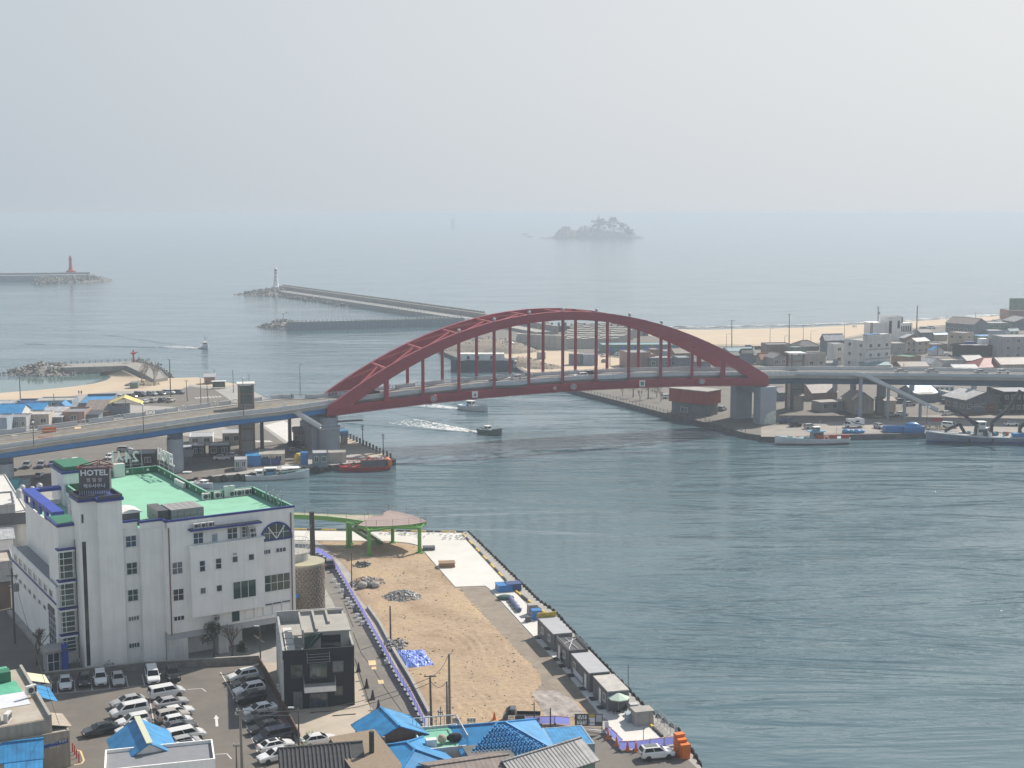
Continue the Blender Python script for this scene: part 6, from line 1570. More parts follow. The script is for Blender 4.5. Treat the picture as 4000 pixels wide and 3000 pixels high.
# small boat with hoop, seen over the hotel roof
P=at(zV(690,925),0);rt=boat(P,R(-35),7.2,2.5,.8,.5,M('hull_white'),M('deck_grey'),M('hull_white'),'small white boat with a hooped arch behind the hotel roof')
b=MB();b.torus((-.6,0,.9),1.15,.08,'X',14,5,0,.5);b.build('hoop','buoy_pink',rt);cabin(rt,.2,1.8,1.6,.8,1.7,M('wall_white'));clutter(rt,5,-3,2.5,1.4,.85,['white_paint','net'],.4)
P=at(zV(500,760),0);P=at((735,1872),0);rt=boat(P,R(5),6.0,2.2,.9,.4,M('hull_white'),M('deck_grey'),M('hull_white'),'white skiff tied at the left quay beyond the green parapet');cabin(rt,-1,.8,1.4,.8,1.9,M('wall_white'))
# two boats under way in the channel
def wake(P,ang,L,W,name_label,dens=1.0):
 """Foam: many small flat flakes strewn behind the boat along its turbulent track and bow waves."""
 mb=MB();ca,sa=math.cos(ang),math.sin(ang)
 for i in range(int(1500*dens)):
  t=random.random()**1.8;x=-t*L;sp=.5+W*.5*t**.8
  y=random.choice((-1,1))*(sp*random.uniform(.75,1.05)+(W*.35*t if random.random()<.5 else 0))if random.random()<.55 else random.uniform(-1,1)*(1.0+sp*.45)
  s=random.uniform(.15,.75)*(1-.55*t);a=random.uniform(0,3.14);q=[]
  for k in range(6):r_=s*random.uniform(.6,1.2);q.append((x+r_*1.8*math.cos(a+k*1.047),y+r_*.8*math.sin(a+k*1.047)))
  mb.add([(P.x+u*ca-v*sa,P.y+u*sa+v*ca,.03+.012*(i%4))for u,v in q],[tuple(range(6))])
 mb.build('foam',mat('foam',(0.80,0.82,0.82),.8),kind='stuff',fix=False)
def swell(P,ang,L,W,n_=5,h=.22):
 """The diverging wake waves as low water ridges."""
 ca,sa=math.cos(ang),math.sin(ang)
 for sd_ in(-1,1):
  for k in range(n_):
   pts=[];x0=-2-k*2.4
   for i in range(26):
    t=i/25;x=x0-t*L;y=sd_*(1.2+k*.3+W*t*(1-.06*k));hh=h*math.sin(math.pi*min(1,t*1.1+.05))*(1-.12*k);pts.append((x,y,hh))
   rings=[]
   for x,y,hh in pts:
    w_=1.2+.8*hh/h;rings.append([(x,y-w_,-.06),(x,y-w_*.4,hh*.7),(x,y,hh),(x,y+w_*.4,hh*.7),(x,y+w_,-.06)])
   mb=MB();mb.loft(rings,closed=False,caps=False);mb.v=[(P.x+u*ca-v*sa,P.y+u*sa+v*ca,z)for u,v,z in mb.v];mb.build('wake_wave','water',kind='structure',smooth=True)
P=at(zG(1430,1110),0);A1_=math.atan2(P.y-at(zG(980,1062),0).y,P.x-at(zG(980,1062),0).x);rt=boat(P,A1_,12.0,3.4,1.3,.9,M('hull_white'),M('deck_blue'),M('hull_white'),'white boat passing under the arch, just below the bridge girder')
cabin(rt,-2.2,.6,2.0,1.3,3.2,M('wall_white'));mast(rt,-.8,3.2,2.6);clutter(rt,8,-5,4,2,1.4,['net','hull_blue','buoy_orange'],.6);wake(P,A1_,28,9,'',.9);swell(P,A1_,52,14)
b=MB();b.box(1.0,4.6,-1.2,1.2,2.6,2.68);b.build('awning','dark_grey',rt)
P=at(zG(1575,1315),0);A2_=math.atan2(P.y-at(zG(700,1190),0).y,P.x-at(zG(700,1190),0).x);rt=boat(P,A2_,9.2,2.7,1.0,1.1,mat('hull_olive',(0.16,0.20,0.19),.5,.15,1.0),M('deck_green'),M('hull_dark'),'small dark green fishing boat under way with a long white wake')
cabin(rt,-1.6,.2,1.6,1.0,2.4,M('wall_white'));mast(rt,-.9,2.4,1.8);b=MB();b.bar((3.0,-.8,1.2),(3.0,-.8,2.6),.07,.07);b.bar((3.0,.8,1.2),(3.0,.8,2.6),.07,.07);b.bar((3.0,-1.0,2.6),(3.0,1.0,2.6),.07,.07);b.build('net_gantry','light_grey',rt);clutter(rt,6,-3.8,2.6,1.6,1.1,['net','white_paint','rust'],.5)
wake(P,A2_,40,11,'',1.0);swell(P,A2_,80,22,4,.3)
# boat coming in by the lagoon
P=at(zK(1478,1035),0);rt=boat(P,R(-62),9.5,3.0,1.3,.8,M('hull_white'),M('deck_grey'),M('hull_white'),'small boat heading in past the lagoon breakwater, trailing a wake');cabin(rt,-1.8,.8,1.8,1.2,3.2,M('wall_offwhite'));mast(rt,-.8,3.2,3.4);b=MB();b.add([(-.8,0,4.2),(-.8,1.3,4.4),(-.8,.1,6.4)],[(0,1,2)]);b.build('flag','white_paint',rt)
wake(P,R(-25),26,10,'',.8);swell(P,R(-30),95,30,3,.35)
# boats at the right quay
P=at(zO(790,1205),0);rt=boat(P,R(187),21.5,4.6,1.45,.75,M('hull_white'),M('deck_green'),M('hull_white'),'white fishing boat with red floats moored beside the campervan quay')
b=MB();rg=hull_mesh(21.4,4.5,.28,0);b.loft([[Vector(p)*1.0 for p in r]for r in rg]);b.build('waterline_band','antifoul',rt)
cabin(rt,-2.6,1.0,2.6,1.5,3.6,M('wall_blueish'));b=MB();b.box(-3,2,-1.6,1.6,3.72,3.9);b.build('bridge_deck','deck_blue',rt);cabin(rt,-1.6,.2,1.8,3.9,5.0,M('wall_blueish'));mast(rt,-1.8,5.0,2.4);mast(rt,-7.0,1.6,4.6)
for x in(-1.2,-5.2,-9.0):b=MB();b.obox((x,1.9,1.7),0,2.3,.9,1.15);b.build('red_float','hull_red',rt)
clutter(rt,22,-9,8,2.8,1.6,['net','white_paint','deck_blue','buoy_orange','cloth_beige'],.7)
# big crane boat at the right edge
P=at(zP(1700,1190),0);rt=boat(P,R(180.5),37,8.0,2.0,.75,mat('hull_slate',(0.20,0.24,0.30),.5,.15,.4),M('deck_grey'),M('hull_white'),'large fishing vessel with black folding cranes at the right edge')
b=MB();rg=hull_mesh(36.9,7.95,.9,0);b.loft([[Vector(p)for p in r]for r in rg]);b.build('waterline_band','hull_blue',rt)
def crane(rt,pts,r,m='black_metal'):
 b=MB()
 for a,c in zip(pts[:-1],pts[1:]):b.bar(a,c,r,r*1.2)
 b.build('crane_boom',m,rt)
crane(rt,[(6.0,1,2.2),(6.0,1,5.2),(9.5,1,8.3),(15.5,.6,11.2)],.75);crane(rt,[(8.5,-1,2.4),(10.5,-1,5.6),(14.8,-1.2,3.4)],.7)
crane(rt,[(1.5,1,2.2),(1.4,1,6.4),(-3.2,1,10.2),(-6.8,1,16.0)],.8);crane(rt,[(1.5,-1.2,2.2),(1.5,-1.2,4.0),(6.2,-1.2,6.2)],.7)
crane(rt,[(-7.5,0,2.2),(-7.5,0,4.6),(-11.5,0,8.4),(-16.5,0,10.0)],.8)
cabin(rt,2.6,6.0,3.2,2.2,4.6,M('wall_offwhite'));cabin(rt,3.2,5.4,2.4,4.7,6.4,M('wall_offwhite'))
cabin(rt,-15.5,-11,4.2,2.3,6.0,M('wall_offwhite'));clutter(rt,26,-10,12,5.4,2.3,['net','white_paint','deck_blue','buoy_orange','buoy_orange','cloth_beige'],1.0)
b=MB();b.box(-12,-4.5,1.4,3.4,2.3,3.3);b.build('fish_bin','blue_plastic',rt)
for x in(-8,2,9):b=MB();b.tube((x,4.0,1.9),(x,4.05,.3),.35,.35,8);b.build('fender','rubber',rt)
# work barge and tug beyond the bridge
P=at(zQ(700,800),0);rt=boat(P,R(181),26,8,4.6,.1,M('hull_dark'),M('deck_grey'),M('hull_dark'),'dark hulled work barge with white deckhouse seen through the hangers');b=MB();b.box(-9,11,-3.2,3.2,4.6,7.6);b.build('deckhouse','wall_offwhite',rt)
for x in(6.2,2.0,-4.0):b=MB();b.box(x,x+1.2,3.18,3.26,5.2,6.8);b.build('window','glass',rt)
P=at(zQ(1100,800),0);rt=boat(P,R(200),11,4,1.5,.5,M('hull_blue'),M('deck_grey'),M('hull_white'),'small blue and white tug beside the barge beyond the bridge');cabin(rt,-2,1.6,2.8,1.5,4.2,M('wall_offwhite'));b=MB();b.box(-1.4,.6,-1.1,1.1,4.4,5.8);b.build('upper_cabin','wall_offwhite',rt);mast(rt,-.5,5.8,3.2)
for lx,ly,lb in((3072,885,'tiny dark ship far out right of the islet'),(2795,851,'faint speck of a ship on the horizon right of the islet'),(1158,897,'faint small boat out at sea left of the grey beacon tower')):
 P=at((lx,ly),0);rt=boat(P,R(10),14,4,2.2,.4,M('hull_dark'),M('deck_grey'),M('hull_dark'),lb);cabin(rt,-5,-1,2.6,2.2,6.0,M('wall_slate'))
# ------------------------------------------------------------------ houses: one builder for all banks
def gable_roof(b,w_,d_,z,rh,over,along,th=.14):
 """Two slabs meeting at a ridge; along = 'u' or 'v'."""
 o=over
 if along=='u':
  p=[(-o,-o,z-o*rh/(d_/2)),(w_+o,-o,z-o*rh/(d_/2)),(w_+o,d_/2,z+rh),(-o,d_/2,z+rh),(w_+o,d_+o,z-o*rh/(d_/2)),(-o,d_+o,z-o*rh/(d_/2))]
  quads=[(p[0],p[1],p[2],p[3]),(p[3],p[2],p[4],p[5])]
 else:
  k=o*rh/(w_/2);p=[(-o,-o,z-k),(w_/2,-o,z+rh),(w_/2,d_+o,z+rh),(-o,d_+o,z-k),(w_+o,-o,z-k),(w_+o,d_+o,z-k)]
  quads=[(p[0],p[1],p[2],p[3]),(p[1],p[4],p[5],p[2])]
 return quads
def slab(q,th):return[tuple(v)for v in q]+[(v[0],v[1],v[2]+th)for v in q]
SLABF=[(3,2,1,0),(4,5,6,7),(0,1,5,4),(1,2,6,5),(2,3,7,6),(3,0,4,7)]
def house(O,ang,w_,d_,h,roof,wallm,roofm,label,rh=1.6,over=.35,name='house',cat='house',front=(0,0),left=(0,0),z=GZ,right=(0,0),parapet=.5,gm='glass',door=False,group=None,wh=1.15):
 rt=empty(name,(O[0],O[1],z),ang,label,cat,group)
 b=MB()
 if roof in('gable_u','gable_v'):
  if roof=='gable_u':prof=[(0,-.2),(d_,-.2),(d_,h),(d_/2,h+rh-.02),(0,h)];b.loft([[(x,p[0],p[1])for p in prof]for x in(0,w_)])
  else:prof=[(0,-.2),(w_,-.2),(w_,h),(w_/2,h+rh-.02),(0,h)];b.loft([[(p[0],y,p[1])for p in prof]for y in(0,d_)])
  b.build('wall',wallm,rt)
  for q in gable_roof(None,w_,d_,h+.02,rh,over,roof[-1]):r_=MB();r_.add(slab(q,.14),SLABF);r_.build('roof_slope',roofm,rt)
  r_=MB()
  if roof=='gable_u':r_.bar((-over,d_/2,h+rh+.17),(w_+over,d_/2,h+rh+.17),.3,.16)
  else:r_.bar((w_/2,-over,h+rh+.17),(w_/2,d_+over,h+rh+.17),.3,.16)
  r_.build('ridge',roofm,rt)
 elif roof=='hip':
  b.box(0,w_,0,d_,-.2,h);b.build('wall',wallm,rt);o=over;i_=min(w_,d_)/2*.95
  c=[(-o,-o,h-.05),(w_+o,-o,h-.05),(w_+o,d_+o,h-.05),(-o,d_+o,h-.05)]
  if w_>=d_:r1,r2=(i_,d_/2,h+rh),(w_-i_,d_/2,h+rh)
  else:r1,r2=(w_/2,i_,h+rh),(w_/2,d_-i_,h+rh)
  fs=[(c[0],c[1],r2,r1),(c[1],c[2],r2),(c[2],c[3],r1,r2),(c[3],c[0],r1)]if w_>=d_ else[(c[0],c[1],r1),(c[1],c[2],r2,r1),(c[2],c[3],r2),(c[3],c[0],r1,r2)]
  for f in fs:r_=MB();n_=len(f);r_.add([tuple(v)for v in f]+[(v[0],v[1],v[2]-.12)for v in f],[tuple(range(n_)),tuple(range(2*n_-1,n_-1,-1))]+[(i,(i+1)%n_,n_+(i+1)%n_,n_+i)for i in range(n_)]);r_.build('roof_slope',roofm,rt)
  for a,c2 in((c[0],r1),(c[1],r2 if w_>=d_ else r1),(c[2],r2),(c[3],r1 if w_>=d_ else r2),(r1,r2)):r_=MB();r_.bar(Vector(a)+Vector((0,0,.08)),Vector(c2)+Vector((0,0,.08)),.28,.16);r_.build('ridge',roofm,rt)
 elif roof=='shed':
  prof=[(0,-.2),(d_,-.2),(d_,h+rh),(0,h)];b.loft([[(x,p[0],p[1])for p in prof]for x in(0,w_)]);b.build('wall',wallm,rt)
  k=rh/d_;o=over;q=[(-o,-o,h-o*k+.02),(w_+o,-o,h-o*k+.02),(w_+o,d_+o,h+rh+o*k+.02),(-o,d_+o,h+rh+o*k+.02)];r_=MB();r_.add(slab(q,.14),SLABF);r_.build('roof_slope',roofm,rt)
 else:
  b.box(0,w_,0,d_,-.2,h);b.build('wall',wallm,rt)
  r_=MB();r_.box(.18,w_-.18,.18,d_-.18,h,h+.06);r_.build('roof_deck',roofm,rt)
  if parapet:
   for x0,x1,y0,y1 in((0,w_,0,.18),(0,w_,d_-.18,d_),(0,.18,.18,d_-.18),(w_-.18,w_,.18,d_-.18)):r_=MB();r_.box(x0,x1,y0,y1,h-.01,h+parapet);r_.build('parapet',wallm,rt)
 for(nx,nf),side,L in((front,None,w_),(left,'u',d_),(right,'U',d_)):
  if not nx:continue
  fh=h/nf;m_=L/nx
  for f in range(nf):
   for i in range(nx):
    a=(i+.5)*m_;ww=min(1.6,m_*.5);v0=w_ if side=='U' else 0
    if door and f==0 and i==0 and side is None:window(rt,a-.5,a+.5,.1,2.1,0,1,1,'wall_brown','light_grey',.08,'door');continue
    window(rt,a-ww/2,a+ww/2,f*fh+fh*.38,f*fh+min(fh*.38+wh+.2,fh*.85),v0,2,1,gm,'white_paint',.08,side=side)
 return rt
def corner_house(zm,xl,xc,xr,yb,ye,ang,*a,z=GZ,**k):
 """Near corner in column xc, its foot in row yb and eave in row ye; right and left walls reach columns xr and xl."""
 O=at(zm(xc,yb),z);h=zrow(O,zm(xc,ye)[1])-z
 def reach(d,x):
  s_=5.0
  for _ in range(40):
   q=O+d*s_;e=proj((q.x,q.y,z+h))[0];q2=O+d*(s_+.1);g=(proj((q2.x,q2.y,z+h))[0]-e)/.1;s_+=(zm(x,0)[0]-e)/g
  return max(1.5,min(60,s_))
 ang=R(ang);u=Vector((math.cos(ang),math.sin(ang),0));v=Vector((-math.sin(ang),math.cos(ang),0))
 w_=reach(u,xr);d_=k.pop('depth',None)or reach(v,xl)
 return house((O.x,O.y),ang,w_,d_,h,*a,z=z,**k)
# ------------------------------------------------------------------ near houses along the bottom edge
def px_house(p0,p1,zt,d_,roof,wallm,roofm,label,zeave,**k):
 """Front eave runs from pixel p0 to p1 at height zeave."""
 A_,B_=at(p0,zeave),at(p1,zeave);ang=math.atan2(B_.y-A_.y,B_.x-A_.x)
 return house((A_.x,A_.y),ang,(B_-A_).to_2d().length,d_,zeave-GZ,roof,wallm,roofm,label,**k)
# blue gabled cabin with brown walls
A_=at(zC(1215,1325),GZ+3.2);B_=at(zC(1680,1247),GZ+3.2)
cab=house((A_.x,A_.y),math.atan2(B_.y-A_.y,B_.x-A_.x),(B_-A_).to_2d().length,6.2,3.2,'gable_v',M('brick_brown'),M('roof_blue_y'),'brown cabin with bright blue gable roof at the end of the lane',rh=1.5,over=.45)
MB().tube((1.3,-.9,0),(1.3,-.9,4.0),.22,.2,8).build('flue','wall_brown',cab)
# blue gable with the pale ridge over the car park
A_=at(zB(1040,1520),GZ+4.2);B_=at(zB(1540,1440),GZ+4.2);L_=(B_-A_).to_2d().length
hs_=house((A_.x,A_.y),math.atan2(B_.y-A_.y,B_.x-A_.x),L_,8.2,4.2,'gable_v',M('wall_white'),M('roof_blue_y'),'white house with blue gable roof and pale yellow ridge in front of the car park',rh=2.0,over=.4)
MB().bar((L_/2,-.5,6.42),(L_/2,8.7,6.42),.7,.12).build('ridge_cap',mat('ridge_cream',(0.55,0.56,0.42),.6),hs_)
A_=at(zB(900,1600),GZ+5.0);B_=at(zB(1860,1500),GZ+5.0)
hs_=house((A_.x,A_.y),math.atan2(B_.y-A_.y,B_.x-A_.x),(B_-A_).to_2d().length,6.0,5.0,'flat',M('wall_white'),M('mid_grey'),'flat grey roofed building with white rim cut by the bottom edge',parapet=.45)
# left edge building: green and white roof, tan wall, blue awnings
A_=at(zX(-260,1230),GZ+6.2);B_=at(zX(610,1080),GZ+6.2);ang=math.atan2(B_.y-A_.y,B_.x-A_.x);L_=(B_-A_).to_2d().length
lb=house((A_.x,A_.y),ang,L_,21,6.2,'flat',M('stucco_tan'),M('dirt_roof'),'tan building with stained roof, green patch and blue banner at the lower left',parapet=.0)
b=MB();b.box(-.5,L_-1.4,6.2,11.2,6.28,6.34);b.build('roof_sheet',mat('roof_white',(0.62,0.63,0.66),.7,.08,.4),lb)
b=MB();b.box(-.5,L_-1.6,11.2,16,6.28,6.35);b.build('roof_sheet',mat('roof_emerald',(0.10,0.40,0.26),.7,.2,.5),lb);b=MB();b.box(2.0,L_-2.2,15.8,17.6,6.3,7.7);b.build('roof_block','parapet_green',lb);b=MB();b.box(1.0,L_-2.0,17.4,20.8,6.3,6.9);b.build('roof_block','roof_emerald',lb)
b=MB();b.box(L_-.35,L_,0,21,6.2,6.75);b.build('parapet','concrete',lb)
for k in range(3):b=MB();b.add(slab([(L_,10.6+k*2.0,5.6),(L_+2.6,10.4+k*2.0,4.5),(L_+2.6,12.3+k*2.0,4.5),(L_,12.4+k*2.0,5.6)],.06),SLABF);b.build('awning','blue_roof_flat',lb)
b=MB();b.add(slab([(L_,16.8,5.8),(L_+2.8,16.8,4.9),(L_+2.8,20.6,4.9),(L_,20.6,5.8)],.06),SLABF);b.build('awning',mat('awning_cream',(0.60,0.56,0.40),.7,.1,.6),lb)
b=MB();b.add(slab([(L_-.2,.6,5.2),(L_+2.4,.4,4.6),(L_+2.2,5.4,4.6),(L_-.1,5.4,5.2)],.08),SLABF);b.build('awning','stucco_tan',lb)
for q in((2.2,.9),(3.6,1.6)):ac(lb,(L_-8.4+q[0],q[1],6.3),R(60),1.5)
ac(lb,(L_-.9,8.6,6.8),R(20),1.5)
# lower projecting wall with the banner
A2=at(zX(-300,1640),GZ+3.4);B2=at(zX(830,1250),GZ+3.4)
O_=at(zX(835,1640));fr2=Frame(O_,ang);
ex=house((O_.x-math.cos(ang)*22,O_.y-math.sin(ang)*22),ang,22,4.2,4.4,'flat',M('stucco_tan'),M('concrete'),'low tan wing with painted wall below the stained roof',parapet=.2)
u0,z0=fr2.on_v(-.05,zX(440,1450));u1,z1=fr2.on_v(-.05,zX(800,1320));
b=MB();b.add([(22+u0,-.05,z0-GZ),(22+u1,-.05,z0-GZ+.25),(22+u1,-.05,z1-GZ+.1),(22+u0,-.05,z1-GZ-.25)],[(0,1,2,3)]);bn=b.build('banner',mat('banner_blue',(0.02,0.07,0.26),.6,.25,1.5),ex)
for k,(t,s_)in enumerate((('해수사우나 찜질방',.36),('주차장 입구',.30))):lettering('banner_text',t,s_,M('letter_white'),ex,(22+(u0+u1)/2+.3,-.09,(z0+z1)/2-GZ+.22-k*.55),(R(90),0,0),.01)
# neighbours left of the hotel annex
nb=corner_house(zW,-120,190,385,960,560,26,'flat',M('wall_offwhite'),M('concrete_pale'),'pale block with cluttered white roof directly left of the hotel annex',parapet=.3)
hb('door_slot','dark_grey',(3.2,4.6,-.05,0,.3,6.5),parent=nb)
for k,(x,y)in enumerate(((1.5,2.0),(4.2,3.2),(2.6,6.0),(6.0,6.4))):MB().lathe([(.6,0),(.6,1.6),(.3,1.9)],(x,y,8.0+1.7),10).build('roof_tank','light_grey',nb)
nb=corner_house(zW,-200,-60,195,1000,440,22,'flat',M('wall_grey'),M('concrete_pale'),'grey block at the left edge with a dark name band and pale roof',parapet=.4,depth=14);hb('name_band','dark_grey',(.5,9,-.08,0,5.0,7.4),parent=nb)
nb=corner_house(zW,-160,-60,170,1120,860,24,'gable_u',M('wall_white'),M('roof_pale_x'),'white hut with pale sheet roof at the left edge beside the annex',rh=1.2,depth=7)
corner_house(zW,-160,-40,180,1460,1180,24,'flat',M('wall_grey'),M('dirt_roof'),'weathered grey house with dirty roof left of the annex pole',parapet=.5,depth=9)
corner_house(zW,-220,-80,130,1760,1420,24,'shed',M('wall_brown'),M('roof_dark_x'),'dark low house at the left edge above the green roof',rh=1.0,depth=9)
# small blue porch roofs
P_=at(zX(330,1560),GZ+3.0);pr_=house((P_.x-3.2,P_.y-.6),R(18),4.6,4.2,3.0,'gable_u',M('wall_cream'),M('roof_blue_x'),'small blue sheet-metal porch roof at the lower left corner',rh=1.3,over=.4)
b=MB();b.add(slab([(.6,-2.6,2.2),(4.9,-2.6,2.2),(4.9,-.2,2.8),(.6,-.2,2.8)],.08),SLABF);b.build('lower_roof','roof_blue_x',pr_)
# traditional tiled roof and thatch-coloured roof
A_=at(zZ(480,1230),GZ+3.0);B_=at(zZ(1830,1110),GZ+3.0);ang=math.atan2(B_.y-A_.y,B_.x-A_.x);L_=(B_-A_).to_2d().length
tr=house((A_.x,A_.y),ang,L_,7.0,3.0,'gable_u',M('wall_brown'),M('tile_dark'),'old house with dark curved tile roof at the bottom centre',rh=1.7,over=.5)
tm=MB();tm.tube((0,0,0),(0,4.0,1.92),.1,.1,6);tm=tm.mesh('tile_row','tile_dark')
for i in range(int(L_/.48)):part('tile_row',tm,tr,(-.3+i*.48,-.45,2.98))
A_=at(zY(20,1230),GZ+3.2);B_=at(zY(610,1120),GZ+3.2);ang=math.atan2(B_.y-A_.y,B_.x-A_.x);L_=(B_-A_).to_2d().length
th_=house((A_.x,A_.y),ang,L_,9.6,3.2,'shed',M('wall_brown'),M('thatch'),'house with weathered brown roof and dark chimney at the bottom centre',rh=1.0,over=.4)
b=MB();b.tube((L_*.62,4.6,3.4),(L_*.62,4.6,6.4),.3,.3,10);b.build('chimney','black_paint',th_)
# blue roofed house with hip, right of it
A_=at(zY(560,1240),GZ+2.9);B_=at(zY(1420,1060),GZ+2.9);ang=math.atan2(B_.y-A_.y,B_.x-A_.x);L_=(B_-A_).to_2d().length
house((A_.x,A_.y),ang,L_,9.5,2.9,'hip',M('wall_cream'),M('blue_roof_flat'),'house with plain blue hipped roof below the brown cabin',rh=1.3,over=.4)
A_=at(zY(1250,1470),GZ+3.6);B_=at(zY(2300,1310),GZ+3.6);ang=math.atan2(B_.y-A_.y,B_.x-A_.x);L_=(B_-A_).to_2d().length
house((A_.x,A_.y),ang,L_,8.5,3.6,'gable_u',M('wall_brown'),M('roof_brown_x'),'house with dark brown sheet roof cut by the bottom edge',rh=1.4,over=.5)
# terrace with green floor and railing beside the cabin
A_=at(zY(930,880),GZ+3.0);ter=house((A_.x,A_.y),R(14),5.6,7.2,3.0,'flat',M('wall_offwhite'),mat('terrace_green',(0.16,0.42,0.30),.7,.1,.5),'roof terrace with green floor, railing and white box beside the brown cabin',parapet=.35)
b=MB();b.box(.6,1.9,1.0,1.9,3.05,4.0);b.build('white_cabinet','ac_white',ter);b=MB();b.ball((2.7,1.9,3.7),.55,10,6);b.build('covered_pot','cloth_beige',ter);b=MB();b.ball((4.3,2.2,3.6),.8,8,5,0,(1.3,.7,.7));b.build('dark_bundle','cloth_black',ter)
for(x0,y0),(x1,y1)in(((0,7.1),(5.5,7.1)),((5.5,7.1),(5.5,0))):
 b=MB();b.bar((x0,y0,4.55),(x1,y1,4.55),.12,.12);b.build('handrail','light_grey',ter)
 for i in range(12):t=i/11;b=MB();b.bar((x0+(x1-x0)*t,y0+(y1-y0)*t,3.3),(x0+(x1-x0)*t,y0+(y1-y0)*t,4.5),.05,.05);b.build('baluster','rail_dark',ter)
# blue pan-tiled hip roof, cabin and slate roof at the bottom right
A_=at(zD(60,1470),GZ+3.0);B_=at(zD(800,1400),GZ+3.0);ang=math.atan2(B_.y-A_.y,B_.x-A_.x);L_=(B_-A_).to_2d().length
bt=house((A_.x,A_.y),ang,L_,10,3.0,'hip',M('wall_cream'),M('blue_roof_flat'),'house with blue pan-tile hipped roof beside the site banners',rh=2.1,over=.5)
tm=MB();tm.tube((0,0,0),(.42,0,0),.13,.11,6);tm=tm.mesh('roof_tile',mat('tile_blue',(0.04,0.24,0.50),.4))
for j in range(11):
 s0=.4+j*.42;zz=2.95+(s0+.5)*(2.1+.05)/(5.5)
 n0=int((L_-2*s0+.4)/.46)
 for i in range(n0):part('roof_tile',tm,bt,(s0-.3+i*.46+(j%2)*.1,s0-.55,zz+.12),R(90))
A_=at(zD(800,1360),GZ+2.7);house((A_.x,A_.y-.5),R(12),5.2,6.2,2.7,'flat',M('wall_blueish'),M('roof_blue_x'),'pale blue site cabin with two-tone blue roof at the bottom right',parapet=.1,left=(2,1))
A_=at(zD(520,1680),GZ+3.4);B_=at(zD(1160,1475),GZ+3.4);ang=math.atan2(B_.y-A_.y,B_.x-A_.x);L_=(B_-A_).to_2d().length
sl=house((A_.x,A_.y),ang,L_,6.0,3.4,'gable_u',M('wall_green'),M('roof_grey_x'),'pale green house with grey ribbed slate roof at the bottom right',rh=1.5,over=.4)
for i in range(int(L_/.5)):b=MB();b.tube((i*.5,-.45,3.3),(i*.5,3.0,5.05),.07,.07,5);b.build('roof_rib','mid_grey',sl)
A_=at(zD(420,1600),GZ+2.8);house((A_.x-2.5,A_.y-2),R(20),4.6,8,2.8,'shed',M('wall_brown'),M('concrete_dark'),'narrow dark lean-to between brown sheet roof and slate roof',rh=.8)
# ------------------------------------------------------------------ site containers along the quay
def container(cs,label,roofm='roof_grey_flat',win_at=(),door_at=None):
 P=[at(zD(*q),GZ+2.95)for q in cs];fl,fr_,bl=P[3],P[2],P[0]
 d=(bl-fl).to_2d();L_=d.length;ang=math.atan2(d.y,d.x)-math.pi/2
 rt=empty('site_container',(fl.x,fl.y,GZ+.12),ang,label,'container')
 b=MB();b.box(0,3.0,0,L_,.12,2.7);b.build('shell',M('container_y'),rt)
 b=MB();b.box(-.04,3.04,-.04,L_+.04,2.7,2.84);b.build('roof',roofm,rt)
 for x in(-.03,2.93):
  for y in(-.03,L_-.07):b=MB();b.box(x,x+.1,y,y+.1,0,2.7);b.build('corner_post','mid_grey',rt)
 for y in win_at:window(rt,y,y+1.0,1.1,2.0,0,2,1,side='u')
 if door_at is not None:window(rt,door_at,door_at+.9,.15,2.15,0,1,1,'wall_white','light_grey',.06,'door',side='u')
 for y in(1.0,L_-2):b=MB();b.box(-.9,-.1,y,y+1.2,-.02,.12);b.build('step','black_metal',rt)
 return rt,L_
stripemat('container_y',(0.165,0.168,0.18),(0.115,0.118,0.127),'Y',0.34,0.6)
mat('roof_grey_flat',(0.36,0.365,0.38),.6,.08,.6);mat('roof_dusty',(0.42,0.40,0.37),.8,.2,.8);mat('roof_black',(0.06,0.06,0.065),.7)
c1,L1=container([(665,250),(830,232),(970,378),(800,390)],'long grey site container farthest up the quay, yellow sign at its far end',win_at=(1.6,5.4))
b=MB();b.box(-.1,3.1,L1-.1,L1+.1,2.85,3.6);b.build('sign_board',mat('sign_yellow',(0.48,0.34,0.05),.6,.25,2.0),c1)
c2,L2=container([(830,428),(1000,410),(1095,520),(930,535)],'grey container with black roof and loose white poles on top',roofm='roof_black',win_at=(1.6,),door_at=4.2)
for(x0,y0),(x1,y1)in(((.2,.4),(2.2,5.0)),((1.6,.3),(1.2,5.6)),((.1,3.0),(2.9,5.2)),((.3,5.6),(2.8,5.7))):b=MB();b.tube((x0,y0,2.92),(x1,y1,2.95),.05,.05,5);b.build('white_pole','rail_white',c2)
for x in(.02,2.98):b=MB();b.bar((x,0,3.1),(x,L2,3.1),.08,.3);b.build('roof_rim','mid_grey',c2)
c3,L3=container([(955,560),(1125,545),(1290,715),(1110,728)],'long grey site container with white banner on its side',win_at=(6.6,),door_at=1.2)
b=MB();b.box(-.1,-.04,2.8,7.4,.35,1.15);b.build('banner',mat('banner_white',(0.58,0.62,0.68),.7,.15,1.5),c3)
c4,L4=container([(1145,752),(1310,738),(1440,870),(1270,887)],'grey container with dusty roof behind the parasol, nearest of the four',roofm='roof_dusty',win_at=(.9,),door_at=2.8)
